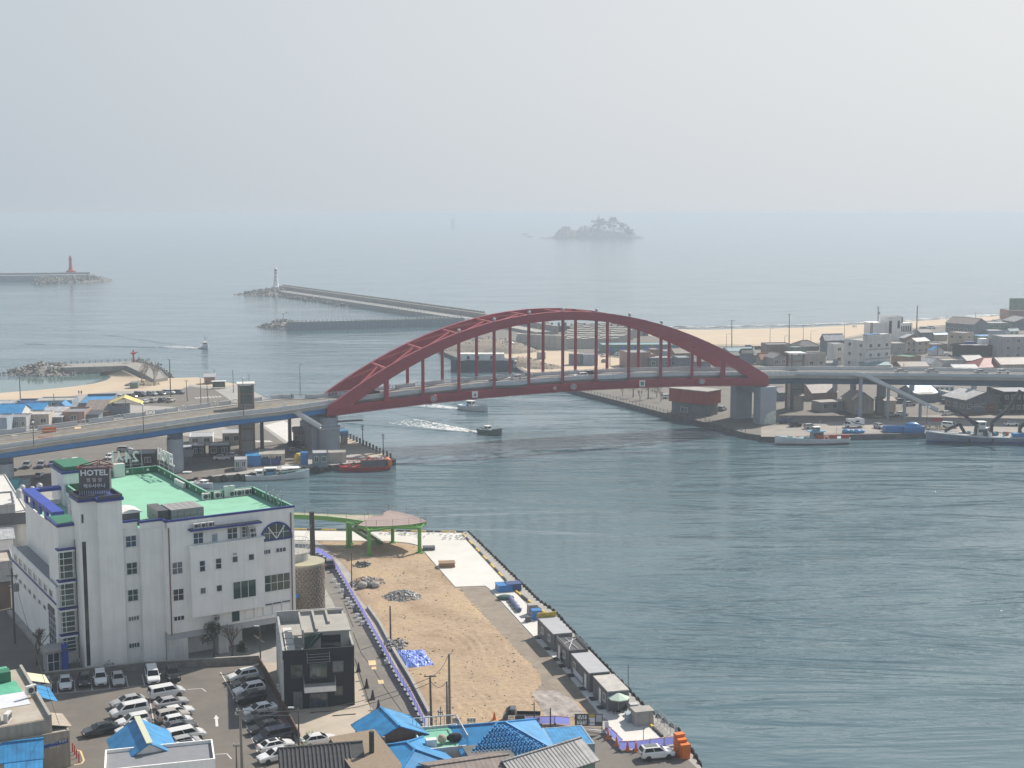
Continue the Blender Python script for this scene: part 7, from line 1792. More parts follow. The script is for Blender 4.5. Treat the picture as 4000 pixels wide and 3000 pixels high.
# parasol and terrace things
P=at(zD(1362,1070));P.z=GZ+.12;rt=empty('parasol',P,0,'mint green parasol open beside the nearest container','parasol')
MB().tube((0,0,0),(0,0,2.6),.04,.04,6).build('pole','steel',rt);MB().lathe([(.35,0),(.3,.12)],(0,0,0),10).build('foot','black_metal',rt)
for i in range(8):
 a,c_=2*math.pi*i/8,2*math.pi*(i+1)/8;b=MB();b.add([(0,0,2.65),(1.5*math.cos(a),1.5*math.sin(a),2.05),(1.5*math.cos(c_),1.5*math.sin(c_),2.05),(1.5*math.cos(a),1.5*math.sin(a),1.93),(1.5*math.cos(c_),1.5*math.sin(c_),1.93)],[(0,1,2),(1,3,4,2)]);b.build('canopy_panel','cloth_mint',rt)
def chair(P,ang,m,label):
 rt=empty('chair',P,ang,label,'chair');MB().box(-.24,.24,-.24,.24,.40,.45).build('seat',m,rt);MB().box(-.24,.24,.2,.25,.45,.9).build('backrest',m,rt)
 for x in(-.2,.2):
  for y in(-.2,.2):MB().box(x-.025,x+.025,y-.025,y+.025,0,.4).build('leg',m,rt)
for(x,y),a,m_,lb_ in(((1268,1040),70,M('red_paint'),'red plastic chair left of the mint parasol'),((1415,1065),-60,M('black_metal'),'dark chair right of the mint parasol'),((1330,1090),180,M('black_metal'),'dark chair in front of the mint parasol')):
 P=at(zD(x,y));P.z=GZ+.12;chair(P,R(a),m_,lb_)
P=at(zD(1375,1045));rt=empty('table',(P.x,P.y,GZ+.12),0,'small round table under the mint parasol','table');MB().lathe([(.5,.70),(.5,.74)],(0,0,0),14).build('table_top','light_grey',rt);MB().lathe([(.05,0),(.05,.7)],(0,0,0),8).build('leg','steel',rt)
def boxthing(zm,x,y,l,w_,h,ang,m,label,cat,z=GZ+.12,lid=None,name='crate',inset=True):
 P=at(zm(x,y),z);rt=empty(name,(P.x,P.y,z),R(ang),label,cat)
 b=MB();b.obox((0,0,0),0,l,w_,h,taper=.94 if inset else 1);b.build('body',m,rt)
 b=MB();b.obox((0,0,h),0,l*1.04,w_*1.04,.08);b.build('lid',lid or m,rt)
 for sx in(-1,1):b=MB();b.box(sx*l*.3-.04,sx*l*.3+.04,-w_/2-.03,w_/2+.03,.05,h);b.build('rib',lid or m,rt)
 return rt
boxthing(zD,1565,1160,2.6,2.0,1.9,15,M('concrete'),'square concrete box near the quay kerb','box');boxthing(zD,1475,1140,1.6,1.3,1.0,10,M('wall_blueish'),'pale blue bin left of the concrete box','bin');boxthing(zD,1492,1075,1.1,.9,1.3,12,M('light_grey'),'grey cabinet behind the pale blue bin','cabinet')
boxthing(zD,618,220,1.6,1.4,1.7,14,M('concrete'),'grey tank beside the farthest container','tank');boxthing(zD,650,258,1.5,1.4,1.5,14,M('blue_plastic'),'blue bundle beside the farthest container','bundle');boxthing(zD,580,283,.8,.8,.8,14,M('dark_grey'),'small dark crate left of the farthest container','crate')
boxthing(zJ,1272,545,2.4,1.8,.55,8,M('dark_grey'),'low dark pallet stack on the white quay near the walkway','pallet');boxthing(zJ,1428,690,3.0,2.2,.8,8,M('wood'),'dark timber pallet pile in the middle of the white quay','pallet');boxthing(zJ,1920,895,2.6,2.6,1.1,16,M('blue_plastic'),'bright blue crate stack on the white quay','crates');boxthing(zJ,2000,890,2.6,2.2,1.2,16,M('cloth_blue'),'dark blue bundle beside the bright blue crate stack','bundle')
# rolled tarpaulin with its dark end
R0,R1=at(zD(425,100)),at(zD(505,210));rt=empty('tarpaulin_roll',(R0.x,R0.y,GZ+.12),0,'long blue grey tarpaulin roll lying on the white quay','tarpaulin');d=R1-R0;b=MB()
b.tube((0,0,.4),(d.x,d.y,.4),.42,.42,10);b.build('roll',mat('tarp_dull',(0.12,0.14,0.26),.6,.2,1.5),rt)
for t in(.25,.5,.75):b=MB();n2=Vector((-d.y,d.x,0)).normalized();q=Vector((d.x,d.y,.4))*t;q.z=.1;b.bar(q-n2*1.1,q+n2*.9,.08,.08);b.build('batten','wood',rt)
b=MB();b.ball((-.8,.4,.3),1.0,10,6,0,(1.6,.9,.5));b.build('net_bundle','net',rt)
# ------------------------------------------------------------------ quay furniture
def along(pts,step):
 out=[];acc=0
 for a,c_ in zip(pts[:-1],pts[1:]):
  a,c_=Vector(a),Vector(c_);L_=(c_-a).length;t=acc
  while t<L_:out.append((a.lerp(c_,t/L_),math.atan2((c_-a).y,(c_-a).x)));t+=step
  acc=t-L_
 return out
fm=MB();fm.torus((0,0,0),.42,.19,'Y',12,6);fm=fm.mesh('tyre_fender','rubber')
for i,(q,a)in enumerate(along(QUAY,1.75)):
 o=bpy.data.objects.new('tyre_fender',fm);col.objects.link(o);n2=Vector((-math.sin(a),math.cos(a)));q2=q+n2*.2;o.location=(q2.x,q2.y,GZ-.15+random.uniform(-.1,.1));o.rotation_euler=(random.uniform(-.15,.15),0,a)
 tag(o,nth(i+1)+' black tyre fender along the near quay edge, counted from its far corner','fender','tyre fenders along the near quay')
km=[MB().obox((0,0,0),0,1.55,.32,.26,taper=.92).mesh('kerb_block',m_)for m_ in('yellow_paint','black_paint')]
kb=empty('quay_kerb',(QUAY[1][0],QUAY[1][1],GZ),0,'yellow and black kerb beam along the quay edge','kerb');ko=kb.location.copy()
for ln in(NP([zJ(1570,425),zJ(2030,920),zD(715,210)]),NP([zD(1600,1155),zD(1745,1290)]),NP([zJ(120,378),zJ(1560,402)])):
 for i,(q,a)in enumerate(along(ln,1.6)):part('kerb_block',km[(i // 2)%2],kb,(q.x-ko.x,q.y-ko.y,.12),a)
# blue site fence, panel by panel
fp=MB();fp.add([(-.95,0,.12),(.95,0,.12),(.95,0,1.12),(-.95,0,1.12)],[(0,1,2,3)]);fp=fp.mesh('fence_panel','fence_blue');fpost=MB().box(-.05,.05,-.05,.05,0,1.3).mesh('fence_post','rail_white');fbase=MB().obox((0,0,0),0,.35,.7,.14,taper=.8).mesh('fence_foot','black_metal')
ftop=MB().box(-.97,.97,-.045,.045,1.1,1.17).mesh('fence_rail',mat('fence_rail_pink',(0.55,0.33,0.33),.5))
def site_fence(pts,label,step=2.0):
 ft=empty('site_fence',(pts[0][0],pts[0][1],GZ),0,label,'fence');o0=ft.location.copy()
 for q,a in along(pts,step):
  a2=a+random.uniform(-.06,.06);x,y=q.x-o0.x,q.y-o0.y
  o=part('fence_panel',fp,ft,(x,y,.05),a2);o.rotation_euler=(random.uniform(-.06,.06),0,a2);part('fence_rail',ftop,ft,(x,y,.05),a2)
  part('fence_post',fpost,ft,(x-math.cos(a)*step/2,y-math.sin(a)*step/2,.02),a2);part('fence_foot',fbase,ft,(x-math.cos(a)*step/2,y-math.sin(a)*step/2,.03),a2)
site_fence(NP([zJ(285,575),zJ(340,590),zJ(430,650),zJ(510,775),zJ(610,950),zC(1130,200),zC(1300,500),zC(1440,760),zC(1560,950),zC(1690,1215)]),'long blue panel fence between the lane and the dirt plot')
site_fence(NP([zD(620,1180),zD(820,1172),zD(985,1190)]),'short blue panel fence at the bottom of the dirt plot')
site_fence(NP([zD(1275,1255),zD(1330,1310),zD(1410,1395),zD(1520,1392),zD(1700,1370),zD(1860,1350)]),'blue panel fence round the quay corner behind the white SUV')
# trench wall beside the fence
b=MB()
for a,c_ in zip(NP([zC(1190,170),zC(1290,310),zC(1420,560),zC(1560,790),zC(1720,1090)])[:-1],NP([zC(1190,170),zC(1290,310),zC(1420,560),zC(1560,790),zC(1720,1090)])[1:]):b.bar((*a,GZ+.25),(*c_,GZ+.25),.45,.5)
b.build('retaining_wall','concrete',org=(0,0,0),label='low concrete retaining wall along the dirt plot behind the blue fence',cat='wall')
MB().sheet(NP([zC(1400,560),zC(1450,600),zC(1590,830),zC(1720,1080),zC(1660,1090),zC(1520,860)]),GZ+.028).build('trench_floor','concrete_dark',kind='structure')
# cones and buckets
cm=MB();cm.lathe([(.2,.04),(.14,.3),(.05,.8)],(0,0,0),10);cm.obox((0,0,0),0,.46,.46,.05);cmb=cm.mesh('cone','black_metal');cmo=cm.mesh('cone','orange_plastic')
for i,(x,y)in enumerate(((1108,715),(1178,855),(1230,955),(1280,1042),(1303,1105))):
 P=at(zC(x,y));o=bpy.data.objects.new('traffic_cone',cmb);col.objects.link(o);o.location=(P.x,P.y,GZ+.02);o.scale=(1.6,1.6,1.7);tag(o,'dark traffic cone standing between the yard and the lane, number %s from the black house'%('one two three four five'.split()[i]),'cone','dark cones along the lane')
P=at(zD(290,1140));o=bpy.data.objects.new('traffic_cone',cmo);col.objects.link(o);o.location=(P.x,P.y,GZ+.15);o.scale=(1.3,1.3,1.3);tag(o,'orange traffic cone on the dirt beside the dark blue truck','cone')
for i,(x,y)in enumerate(((1272,1300),(1345,1360),(1440,1400),(1515,1410))):
 P=at(zD(x,y));o=bpy.data.objects.new('traffic_cone',cmo);col.objects.link(o);o.location=(P.x,P.y,GZ+.03);o.scale=(1.3,1.3,1.5);tag(o,nth(i+1)+' orange cone from the left before the blue quay corner fence','cone','cones at the quay corner fence')
bk=MB();bk.lathe([(.26,0),(.32,.55),(.28,.56),(.24,.1)],(0,0,0),12);bkw=bk.mesh('bucket','white_paint');bkd=bk.mesh('bucket','dark_grey')
for i,(x,y)in enumerate(((430,745),(455,825),(490,868),(520,915),(550,965),(572,990),(592,1022),(612,1048),(632,1088),(655,1130),(675,1165),(700,1195),(865,1475),(905,1535))):
 P=at(zJ(x,y));o=bpy.data.objects.new('bucket',bkw if i%4 else bkd);col.objects.link(o);o.location=(P.x,P.y,GZ+.02);o.scale=(1.1,1.1,1.1);tag(o,nth(i+1)+' round weight bucket beside the blue fence, counted from the stone tower','bucket','weight buckets along the blue fence')
# rubble heaps
def rubble(zm,x,y,rx,ry,h,n_,ms,name='rubble'):
 P=at(zm(x,y));mbs=[MB()for _ in ms];core=MB()
 core.lathe([(1,0),(.7,.55),(.3,.9),(.02,1)],(0,0,0),18);core.v=[(P.x+a*rx,P.y+b2*ry,GZ+c_*h*.8)for a,b2,c_ in core.v];core.build(name,'gravel',kind='stuff')
 for i in range(n_):
  a=random.uniform(0,6.283);r_=math.sqrt(random.random());px_,py_=P.x+r_*rx*math.cos(a),P.y+r_*ry*math.sin(a);z=GZ+h*(1-r_**1.5)*random.uniform(.7,1.0)
  m3=Matrix.Rotation(random.uniform(0,6),3,Vector((random.random(),random.random(),random.random()+.01)).normalized());l,w_,t=random.uniform(.25,.8),random.uniform(.2,.5),random.uniform(.06,.3)
  vs=[m3 @ Vector((sx*l/2,sy*w_/2,sz*t/2))+Vector((px_,py_,z))for sz in(-1,1)for sx,sy in((-1,-1),(1,-1),(1,1),(-1,1))];random.choice(mbs).add(vs,SLABF)
 for mb_,m_ in zip(mbs,ms):mb_.build(name,m_,kind='stuff')
rubble(zJ,745,840,3.2,3.4,1.1,300,['cloth_beige','concrete','wood','light_grey']);rubble(zJ,1040,965,3.5,3.0,1.4,380,['concrete','mid_grey','light_grey','concrete']);rubble(zC,1425,495,2.0,2.8,.7,140,['mid_grey','dark_grey','concrete']);rubble(zJ,695,690,1.8,2.2,.8,70,['net','cloth_black','dark_grey'])
for x,y,s_ in((700,885,1.3),(760,880,1.1),(810,880,1.2)):P=at(zJ(x,y));b=MB();b.ball((0,0,s_*.5),s_*.75,9,6,0,(1,.9,.7));b.build('bulk_bag',M('concrete' if x!=760 else 'dark_grey'),org=(0,0,0)).location=(P.x,P.y,GZ);tag(bpy.context.scene.objects[-1]if False else col.objects[-1],{700:'pale bulk bag left of two others below the rubble heap',760:'dark bulk bag in the middle below the rubble heap',810:'pale bulk bag right of the dark one below the rubble heap'}[x],'bag')
# loose stones and clods strewn over the plot
def clods():
 mbs=[MB(),MB(),MB()];xs,ys=zip(*FIELD);k=0
 while k<480:
  x,y=random.uniform(min(xs),max(xs)),random.uniform(min(ys),max(ys))
  if noise.noise(Vector((x*.1,y*.1,4)))<random.uniform(-.6,.4)or not inside((x,y),FIELD):continue
  k+=1;s_=random.uniform(.05,.14);z=GZ+.03+field_z(x,y)*min(1,edge_dist((x,y),FIELD)/1.6);random.choice(mbs).add([(x+random.uniform(-1,1)*s_+sx*s_,y+sy*s_,z+sz*s_)for sx,sy,sz in((-1,-.6,0),(1,-.8,0),(.7,.9,0),(-.8,.7,0),(.1,0,1.2))],[(0,1,4),(1,2,4),(2,3,4),(3,0,4)])
 for b,m_ in zip(mbs,('gravel','concrete','concrete_yard')):b.build('loose_stones',m_,kind='stuff',fix=False)
clods()
# crumpled blue tarpaulin heap
def tarp_heap():
 P=at(zC(1590,615));n_=46;vs=[];fs=[]
 for j in range(n_+1):
  for i in range(n_+1):
   u,v=i/n_*2-1,j/n_*2-1;r_=max(abs(u),abs(v));x,y=u*2.9+.25*noise.noise(Vector((u*2,v*2,1)))-.25*v,v*5.2+.5*noise.noise(Vector((u*2,v*2,5)))
   k=1-min(1,r_)**5;rg=1-abs(noise.noise(Vector((u*3.2,v*4.5,2))))*1.8;h=k*(.55+.5*rg*.6+.3*noise.noise(Vector((u*1.4,v*1.4,9)))+.14*(1-abs(noise.noise(Vector((u*9,v*11,4))))*2.2))+.06
   vs.append((x,y,max(.02,h)))
 for j in range(n_):
  for i in range(n_):a=j*(n_+1)+i;fs.append((a,a+1,a+n_+2,a+n_+1))
 b=MB();b.add(vs,fs);o=b.build('tarpaulin',mat('tarp_blue',(0.05,0.12,0.52),.38,col2=(0.28,0.40,0.78),vscale=2.2),label='crumpled bright blue tarpaulin heap on the dirt plot',cat='tarpaulin',fix=False);o.location=(P.x,P.y,GZ+.05);o.rotation_euler=(0,0,R(14));o.scale=(.78,.72,.85)
tarp_heap()
# pale mud mat with dark lines near the truck
def mat_sheet():
 pts=PP(zD,[(590,895),(700,880),(830,885),(900,920),(960,945),(1010,1000),(1060,1060),(1090,1110),(900,1120),(700,1110),(690,1040),(640,980)]);xs,ys=zip(*pts);n_=30;ids={};vs=[];fs=[]
 for j in range(n_+1):
  for i in range(n_+1):
   x,y=min(xs)+(max(xs)-min(xs))*i/n_,min(ys)+(max(ys)-min(ys))*j/n_
   if inside((x,y),pts):ids[i,j]=len(vs);vs.append((x,y,GZ+.07+field_z(x,y)*min(1.0,edge_dist((x,y),FIELD)/1.6)+.04*noise.noise(Vector((x*.8,y*.8,0)))+.03*noise.noise(Vector((x*2.4,y*2.4,0)))))
 for(i,j),a in ids.items():
  if(i+1,j)in ids and(i,j+1)in ids and(i+1,j+1)in ids:fs.append((a,ids[i+1,j],ids[i+1,j+1],ids[i,j+1]))
 b=MB();b.add(vs,fs);b.build('ground_sheet',mat('sheet_pale',(0.30,0.265,0.24),.8,.35,.9),label='crumpled pale ground sheet beside the truck',cat='sheet',fix=False,smooth=True)
mat_sheet()
# ------------------------------------------------------------------ boards, banners, gate
def board(zm,x0,y0,x1,y1,hpost,label,face_m,text=None,cat='sign',name='sign_board',rim='dark_grey',z=GZ+.1,slots=()):
 """Upright board whose lower edge runs from (x0,y1) to (x1,y1'); posts go down hpost metres."""
 A_=at(zm(x0,y1),z+hpost);B_=at(zm(x1,y1),z+hpost);ang=math.atan2(B_.y-A_.y,B_.x-A_.x);L_=(B_-A_).to_2d().length;h=zrow(A_,zm(x0,y0)[1])-(z+hpost)
 rt=empty(name,(A_.x,A_.y,z),ang,label,cat)
 MB().box(0,L_,-.03,.03,hpost,hpost+h).build('panel',face_m,rt)
 for x in(.08,L_-.08):MB().box(x-.04,x+.04,.031,.1,0,hpost+h).build('post',rim,rt)
 for k,(s_,u,v,sz,m_)in enumerate(text or()):lettering('lettering',s_,sz,M(m_),rt,(L_*u,-.06,hpost+h*v),(R(90),0,0),.01)
 for u0,u1,v0,v1,m_ in slots:MB().box(L_*u0,L_*u1,-.045,-.031,hpost+h*v0,hpost+h*v1).build('poster',m_,rt)
 return rt,L_,h
def no_entry(rt,x,z,r_):
 b=MB();b.tube((x,-.05,z),(x,-.08,z),r_,r_,20);b.build('no_entry_disc','red_paint',rt);b=MB();b.box(x-r_*.65,x+r_*.65,-.1,-.08,z-r_*.17,z+r_*.17);b.build('no_entry_bar','white_paint',rt)
board(zD,985,1080,1225,1185,.9,'large dark construction notice board at the quay gate',M('dark_grey'),cat='sign',slots=[(.08,.42,.56,.88,'letter_white'),(.08,.42,.14,.46,'letter_white'),(.5,.72,.3,.7,'white_paint'),(.5,.72,.76,.95,'yellow_paint'),(.5,.72,.05,.25,'letter_white'),(.76,.97,.35,.92,'light_grey')],text=[('공사',.16,.72,.9,'black_paint'),('안내',.33,.3,.9,'black_paint')])
s1,L_,h_=board(zD,410,1098,468,1205,.5,'upright white no-entry board in front of the truck',M('white_paint'),text=[('출입금지',.5,.62,.42,'red_paint')],slots=[(.1,.9,.82,.96,'yellow_paint')]);no_entry(s1,L_/2,.5+h_*.25,L_*.36)
s1,L_,h_=board(zD,1243,1145,1275,1240,.3,'narrow white no-entry board at the end of the gate',M('white_paint'));no_entry(s1,L_/2,.3+h_*.3,L_*.4)
board(zD,230,1165,640,1222,.6,'long white site banner with Korean lettering along the plot fence',M('banner_white'),text=[('공사차량 진출입로 서행하세요 출입금지',.5,.5,.75,'black_paint')])
board(zC,1920,1115,1975,1170,1.0,'small framed notice board standing at the edge of the dirt',M('light_grey'),rim='green_dark',text=[('안내',.5,.6,.5,'dark_grey')]);board(zC,2045,1115,2118,1158,1.3,'white sign board on green posts at the edge of the dirt',M('white_paint'),rim='green_dark',text=[('속초항',.5,.5,.45,'dark_grey')])
# steel gate bars below the notice board and broken mesh fence at the quay corner
b=MB();A_,B_=at(zD(985,1215)),at(zD(1245,1250))
for z in(.2,.5):b.bar((A_.x,A_.y,GZ+z),(B_.x,B_.y,GZ+z),.07,.07)
b.build('gate_bar','steel',label='low steel gate rail below the notice board',cat='gate')
A_,B_=at(zD(1700,1150)),at(zD(1870,1310));rt=empty('mesh_fence',(A_.x,A_.y,GZ),math.atan2(B_.y-A_.y,B_.x-A_.x),'bent wire mesh fence leaning at the quay corner','fence');L_=(B_-A_).to_2d().length
for i in range(7):MB().bar((i*L_/6,0,0),(i*L_/6+.2,.5*(i%3-1)*.4,1.9),.05,.05).build('fence_post','light_grey',rt)
b=MB()
for i in range(26):b.bar((i*L_/26,0,.2),(i*L_/26+.1,.1,1.8),.02,.02)
for z in(.3,.8,1.3,1.7):b.bar((0,0,z),(L_,.1,z),.02,.02)
b.build('wire_mesh','light_grey',rt)
# orange fish crates
cr=MB()
for x0,x1,y0,y1 in((-.5,.5,-.36,-.32),(-.5,.5,.32,.36),(-.5,-.46,-.36,.36),(.46,.5,-.36,.36)):cr.box(x0,x1,y0,y1,0,.36)
cr.box(-.5,.5,-.36,.36,0,.03);cr.box(-.53,.53,-.39,.39,.32,.36);crm=cr.mesh('fish_crate','orange_plastic')
for k,(x,y,nl)in enumerate(((1885,1420,7),(1905,1442,6),(1932,1462,5))):
 P=at(zD(x,y))
 for i in range(nl):
  o=bpy.data.objects.new('fish_crate',crm);col.objects.link(o);o.location=(P.x,P.y,GZ+.02+i*.37);o.rotation_euler=(0,0,R(20)+random.uniform(-.08,.08));o.scale=(1.15,1.15,1.0)
  tag(o,'%s orange fish crate in the %s stack beside the white quay SUV'%(['lowest','second','third','fourth','fifth','sixth','seventh'][i],['tall rear','middle','low front'][k]),'crate','orange fish crates')
# ------------------------------------------------------------------ poles, lamps and wires
def pole(zm,xb,yb,xt,yt,r_,label,arms=(),m='pole_concrete',z=GZ,cat='pole',lamp=None,transformer=False,group='utility poles',name='utility_pole'):
 P=at(zm(xb,yb),z);h=zrow(P,zm(xt,yt)[1])-z;rt=empty(name,(P.x,P.y,z),0,label,cat,group)
 dx=(zm(xt,yt)[0]-proj((P.x,P.y,z+h))[0])/F_PX*P.y*.6
 MB().tube((0,0,-.2),(dx,0,h),r_,r_*.7,8).build('shaft',m,rt)
 for t,l in arms:
  MB().bar((dx*t-l,.1,h*t),(dx*t+l,.1,h*t),.12,.12).build('cross_arm',m,rt)
  for s_ in(-.8,.8):MB().lathe([(.08,0),(.08,.28)],(dx*t+l*s_,.1,h*t+.06),6).build('insulator','light_grey',rt)
 if lamp:MB().tube((dx,0,h),(dx+lamp,-.2,h+.3),.05,.04,6).build('arm',m,rt);MB().obox((dx+lamp,-.2,h+.2),0,.7,.3,.16).build('lamp_head','light_grey',rt)
 if transformer:MB().lathe([(.4,0),(.45,.2),(.45,1.1),(.3,1.25)],(.6,0,h*.7),10).build('transformer','mid_grey',rt)
 return Vector((P.x+dx,P.y,z+h))
def wire(a,c_,sag=.6,r_=.035,label=None):
 pts=[a.lerp(c_,i/10)-Vector((0,0,sag*4*(i/10)*(1-i/10)))for i in range(11)]
 b=MB();b.path([p-a for p in pts],r_,4);o=b.build('power_line','wire');o.location=a;tag(o,label,'cable')
p1=pole(zC,1385,445,1378,148,.16,'bare dark pole standing in the dirt plot near the blue fence',m='pole_dark');p2=pole(zC,1897,1190,1885,562,.19,'tall utility pole at the edge of the dirt plot',m='pole_concrete');p3=pole(zC,1873,1190,1868,800,.15,'shorter utility pole tight beside the tall one',m='pole_concrete');p4=pole(zC,1738,1225,1718,750,.18,'utility pole with cross arm beside the trench',arms=((.98,.8),),m='pole_dark');p5=pole(zJ,605,885,605,572,.12,'thin pole beside the pale rubble heap',m='pole_dark')
pole(zD,637,1195,630,980,.09,'thin black post behind the truck bed',m='black_metal');pole(zD,775,1262,772,1030,.11,'thin black post at the corner of the pale blue cabin',m='black_metal');pole(zD,1447,885,1444,658,.06,'thin black mast at the corner of the nearest container',m='black_metal');pole(zD,1578,1330,1578,1200,.05,'thin post standing at the quay corner',m='black_metal');pole(zD,1272,1010,1270,850,.04,'thin pole at the door of the nearest container',m='black_metal')
pole(zY,1185,520,1180,220,.07,'small pole with boxes beside the roof terrace',arms=((.55,.35),(.7,.3)),m='pole_dark')
q1=pole(zB,2092,1560,2070,1050,.2,'utility pole with lamp heads at the car park corner',arms=((.92,.7),(.98,.5)),m='pole_concrete');q2=pole(zZ,740,870,738,90,.13,'slim street lamp beside the white sedan on the yard',lamp=-.9,m='pole_dark',cat='street lamp',name='street_lamp',group='street lamps');pole(zC,262,645,250,335,.12,'slim street lamp at the corner of the black house',lamp=-.4,m='pole_dark',cat='street lamp',name='street_lamp',group='street lamps')
q3=pole(zA,108,1500,85,960,.2,'wooden utility pole with boxes left of the hotel annex',arms=((.9,.9),(.75,.7)),m='pole_dark',transformer=True);pole(zB,2045,1560,2040,1350,.1,'short pole with wires below the car park corner',arms=((.95,.4),),m='pole_dark')
wire(p4,p2,.8,label='thin power line from the cross arm pole to the tall pole');wire(p3,p4-Vector((0,0,.6)),.9,label='thin power line from the short pole to the cross arm pole');wire(q1,p4-Vector((0,0,.3)),1.6,.04,'long power line crossing the concrete yard');wire(q1-Vector((0,0,.5)),p4-Vector((0,0,1.0)),1.6,.04,'second long power line crossing the concrete yard just below the first')
wire(q3,at(zX(700,1150),GZ+6.5),1.0,.03,'power line from the annex pole to the tan building')
# ------------------------------------------------------------------ walls, markings and greenery of the car park
W0,W1,W2=at(zB(380,790)),at(zB(1250,700)),at(zB(2240,640));rt=empty('stone_wall',(W0.x,W0.y,GZ),0,'low stone wall between the hotel and the car park','wall')
for a,c_ in((W0,W1),(W1,W2)):b=MB();b.bar((a.x-W0.x,a.y-W0.y,.55),(c_.x-W0.x,c_.y-W0.y,.55),.3,1.1);b.build('wall_run',mat('wall_stone',(0.22,0.205,0.185),.9,.3,1.2),rt);b=MB();b.bar((a.x-W0.x,a.y-W0.y,1.15),(c_.x-W0.x,c_.y-W0.y,1.15),.4,.1);b.build('wall_cap','concrete',rt)
b=MB()
F_=[at(zC(*p))for p in((250,655),(330,800),(480,1090),(600,1330))]
for a,c_ in zip(F_[:-1],F_[1:]):b.bar((a.x,a.y,GZ+.6),(c_.x,c_.y,GZ+.6),.16,1.2)
b.build('boundary_wall',mat('rust_wall',(0.13,0.07,0.055),.8,.2,1.0),label='low rust brown boundary wall between car park and concrete yard',cat='wall')
def line(zm,pts,wd=.12,m='road_paint',name='road_marking'):
 mb_=MB();q=[at(zm(*p))for p in pts]
 for a,c_ in zip(q[:-1],q[1:]):
  d=(c_-a).to_2d().normalized();n2=Vector((-d.y,d.x,0))*wd/2;mb_.add([a-n2,c_-n2,c_+n2,a+n2],[(0,1,2,3)])
 mb_.v=[(x,y,GZ+.014)for x,y,z in mb_.v];return mb_.build(name,m,kind='structure')
line(zB,[(430,912),(1110,850),(1560,810)],.12)
u_=Vector((wb.x-wa.x,wb.y-wa.y)).normalized();n_=Vector((u_.y,-u_.x));st_=at(zB(500,905))
for x,y in((500,905),(650,890),(798,878),(950,862),(1108,850),(1250,838)):
 P=at(zB(x,y));Q=P.to_2d()-n_*5.0;m_=MB();t_=u_*.06;m_.add([(P.x-t_.x,P.y-t_.y,GZ+.014),(P.x+t_.x,P.y+t_.y,GZ+.014),(Q.x+t_.x,Q.y+t_.y,GZ+.014),(Q.x-t_.x,Q.y-t_.y,GZ+.014)],[(0,1,2,3)]);m_.build('road_marking','road_paint',kind='structure')
line(zB,[(1905,720),(1990,870),(2090,1090),(2180,1300),(2230,1420)],.12);line(zB,[(1290,940),(1340,1210),(1420,1500)],.12)
line(zB,[(1620,870),(1745,862),(1780,888)],.14);line(zB,[(1860,1430),(1960,1425),(2000,1470)],.14);line(zB,[(1875,1190),(1870,1120)],.35);m_=MB();q=[at(zB(*p))for p in((1845,1125),(1895,1120),(1866,1090))];m_.add([(p.x,p.y,GZ+.0145)for p in q],[(0,1,2)]);m_.build('road_marking','road_paint',kind='structure')
line(zX,[(885,1445),(950,1460),(990,1570),(960,1610),(870,1620)],.22,'ochre_patch')
for off in(0,22,44):line(zB,[(1880+off*.9,870),(1960+off*.9,1240)],.06,'asphalt_worn')
rm=MB();rm.lathe([(.06,0),(.06,.8),(.02,.85)],(0,0,0),8);rmm=rm.mesh('bollard','red_paint')
for i,(x,y)in enumerate(((858,1470),(882,1500),(905,1545),(932,1595))):
 P=at(zX(x,y));o=bpy.data.objects.new('bollard',rmm);col.objects.link(o);o.location=(P.x,P.y,GZ+.01);o.scale=(1.4,1.4,1.4);tag(o,'slim red post, %s of four at the corner of the tan wing'%('farthest','second','third','nearest')[i],'bollard','red posts at the tan wing')
# yard joints and drain covers, lane patches
for pts in([(1075,600),(1190,960),(1240,1130)],[(660,1080),(900,1050)],[(960,1040),(1165,1020)]):line(zC,pts,.1,'concrete_dark')
for x,y in((1105,800),(1160,925),(1218,1052),(1158,1138),(1195,1150)):P=at(zC(x,y));MB().obox((P.x,P.y,GZ+.012),R(20),.8,.35,.02).build('drain_cover','dark_grey',kind='structure')
for x,y,l,w_ in((1225,640,2.2,1.1),(1240,685,1.2,.7),(1300,805,1.6,.8)):P=at(zC(x,y));MB().obox((P.x,P.y,GZ+.016),R(100),l,w_,.006).build('lane_patch','ochre_patch',kind='structure')
for pts in([(1060,380),(1130,560),(1240,700),(1350,880),(1480,1060)],[(980,120),(1060,330)]):line(zC,pts,.09,'asphalt')
def leaf_cloud(mb_,c_,r_,n_,s_,flat=.7):
 for j in range(n_):
  q=Vector((random.gauss(0,1),random.gauss(0,1),random.gauss(0,flat)));q=q/max(1.0,q.length/1.1)*r_
  a=Vector((random.uniform(-1,1),random.uniform(-1,1),random.uniform(-.6,.6))).normalized()*s_;b2=Vector((random.uniform(-1,1),random.uniform(-1,1),random.uniform(-1,1))).normalized()*s_*.6
  p0=Vector(c_)+q;mb_.add([p0-a,p0+b2,p0+a,p0-b2],[(0,1,2,3)])
def limbs(mb_,p,d,l,r_,depth,n_=3,spread=.55,up=.12):
 e=p+d*l;mb_.tube(p,e,r_,r_*.68,5,caps=False)
 if depth==0:return[e]
 out=[]
 for k in range(n_):
  d2=(d+Vector((random.uniform(-1,1),random.uniform(-1,1),random.uniform(-.5,.6)))*spread+Vector((0,0,up))).normalized()
  out+=limbs(mb_,p+d*l*random.uniform(.6,1.0),d2,l*random.uniform(.6,.82),r_*.6,depth-1,n_,spread,up)
 return out
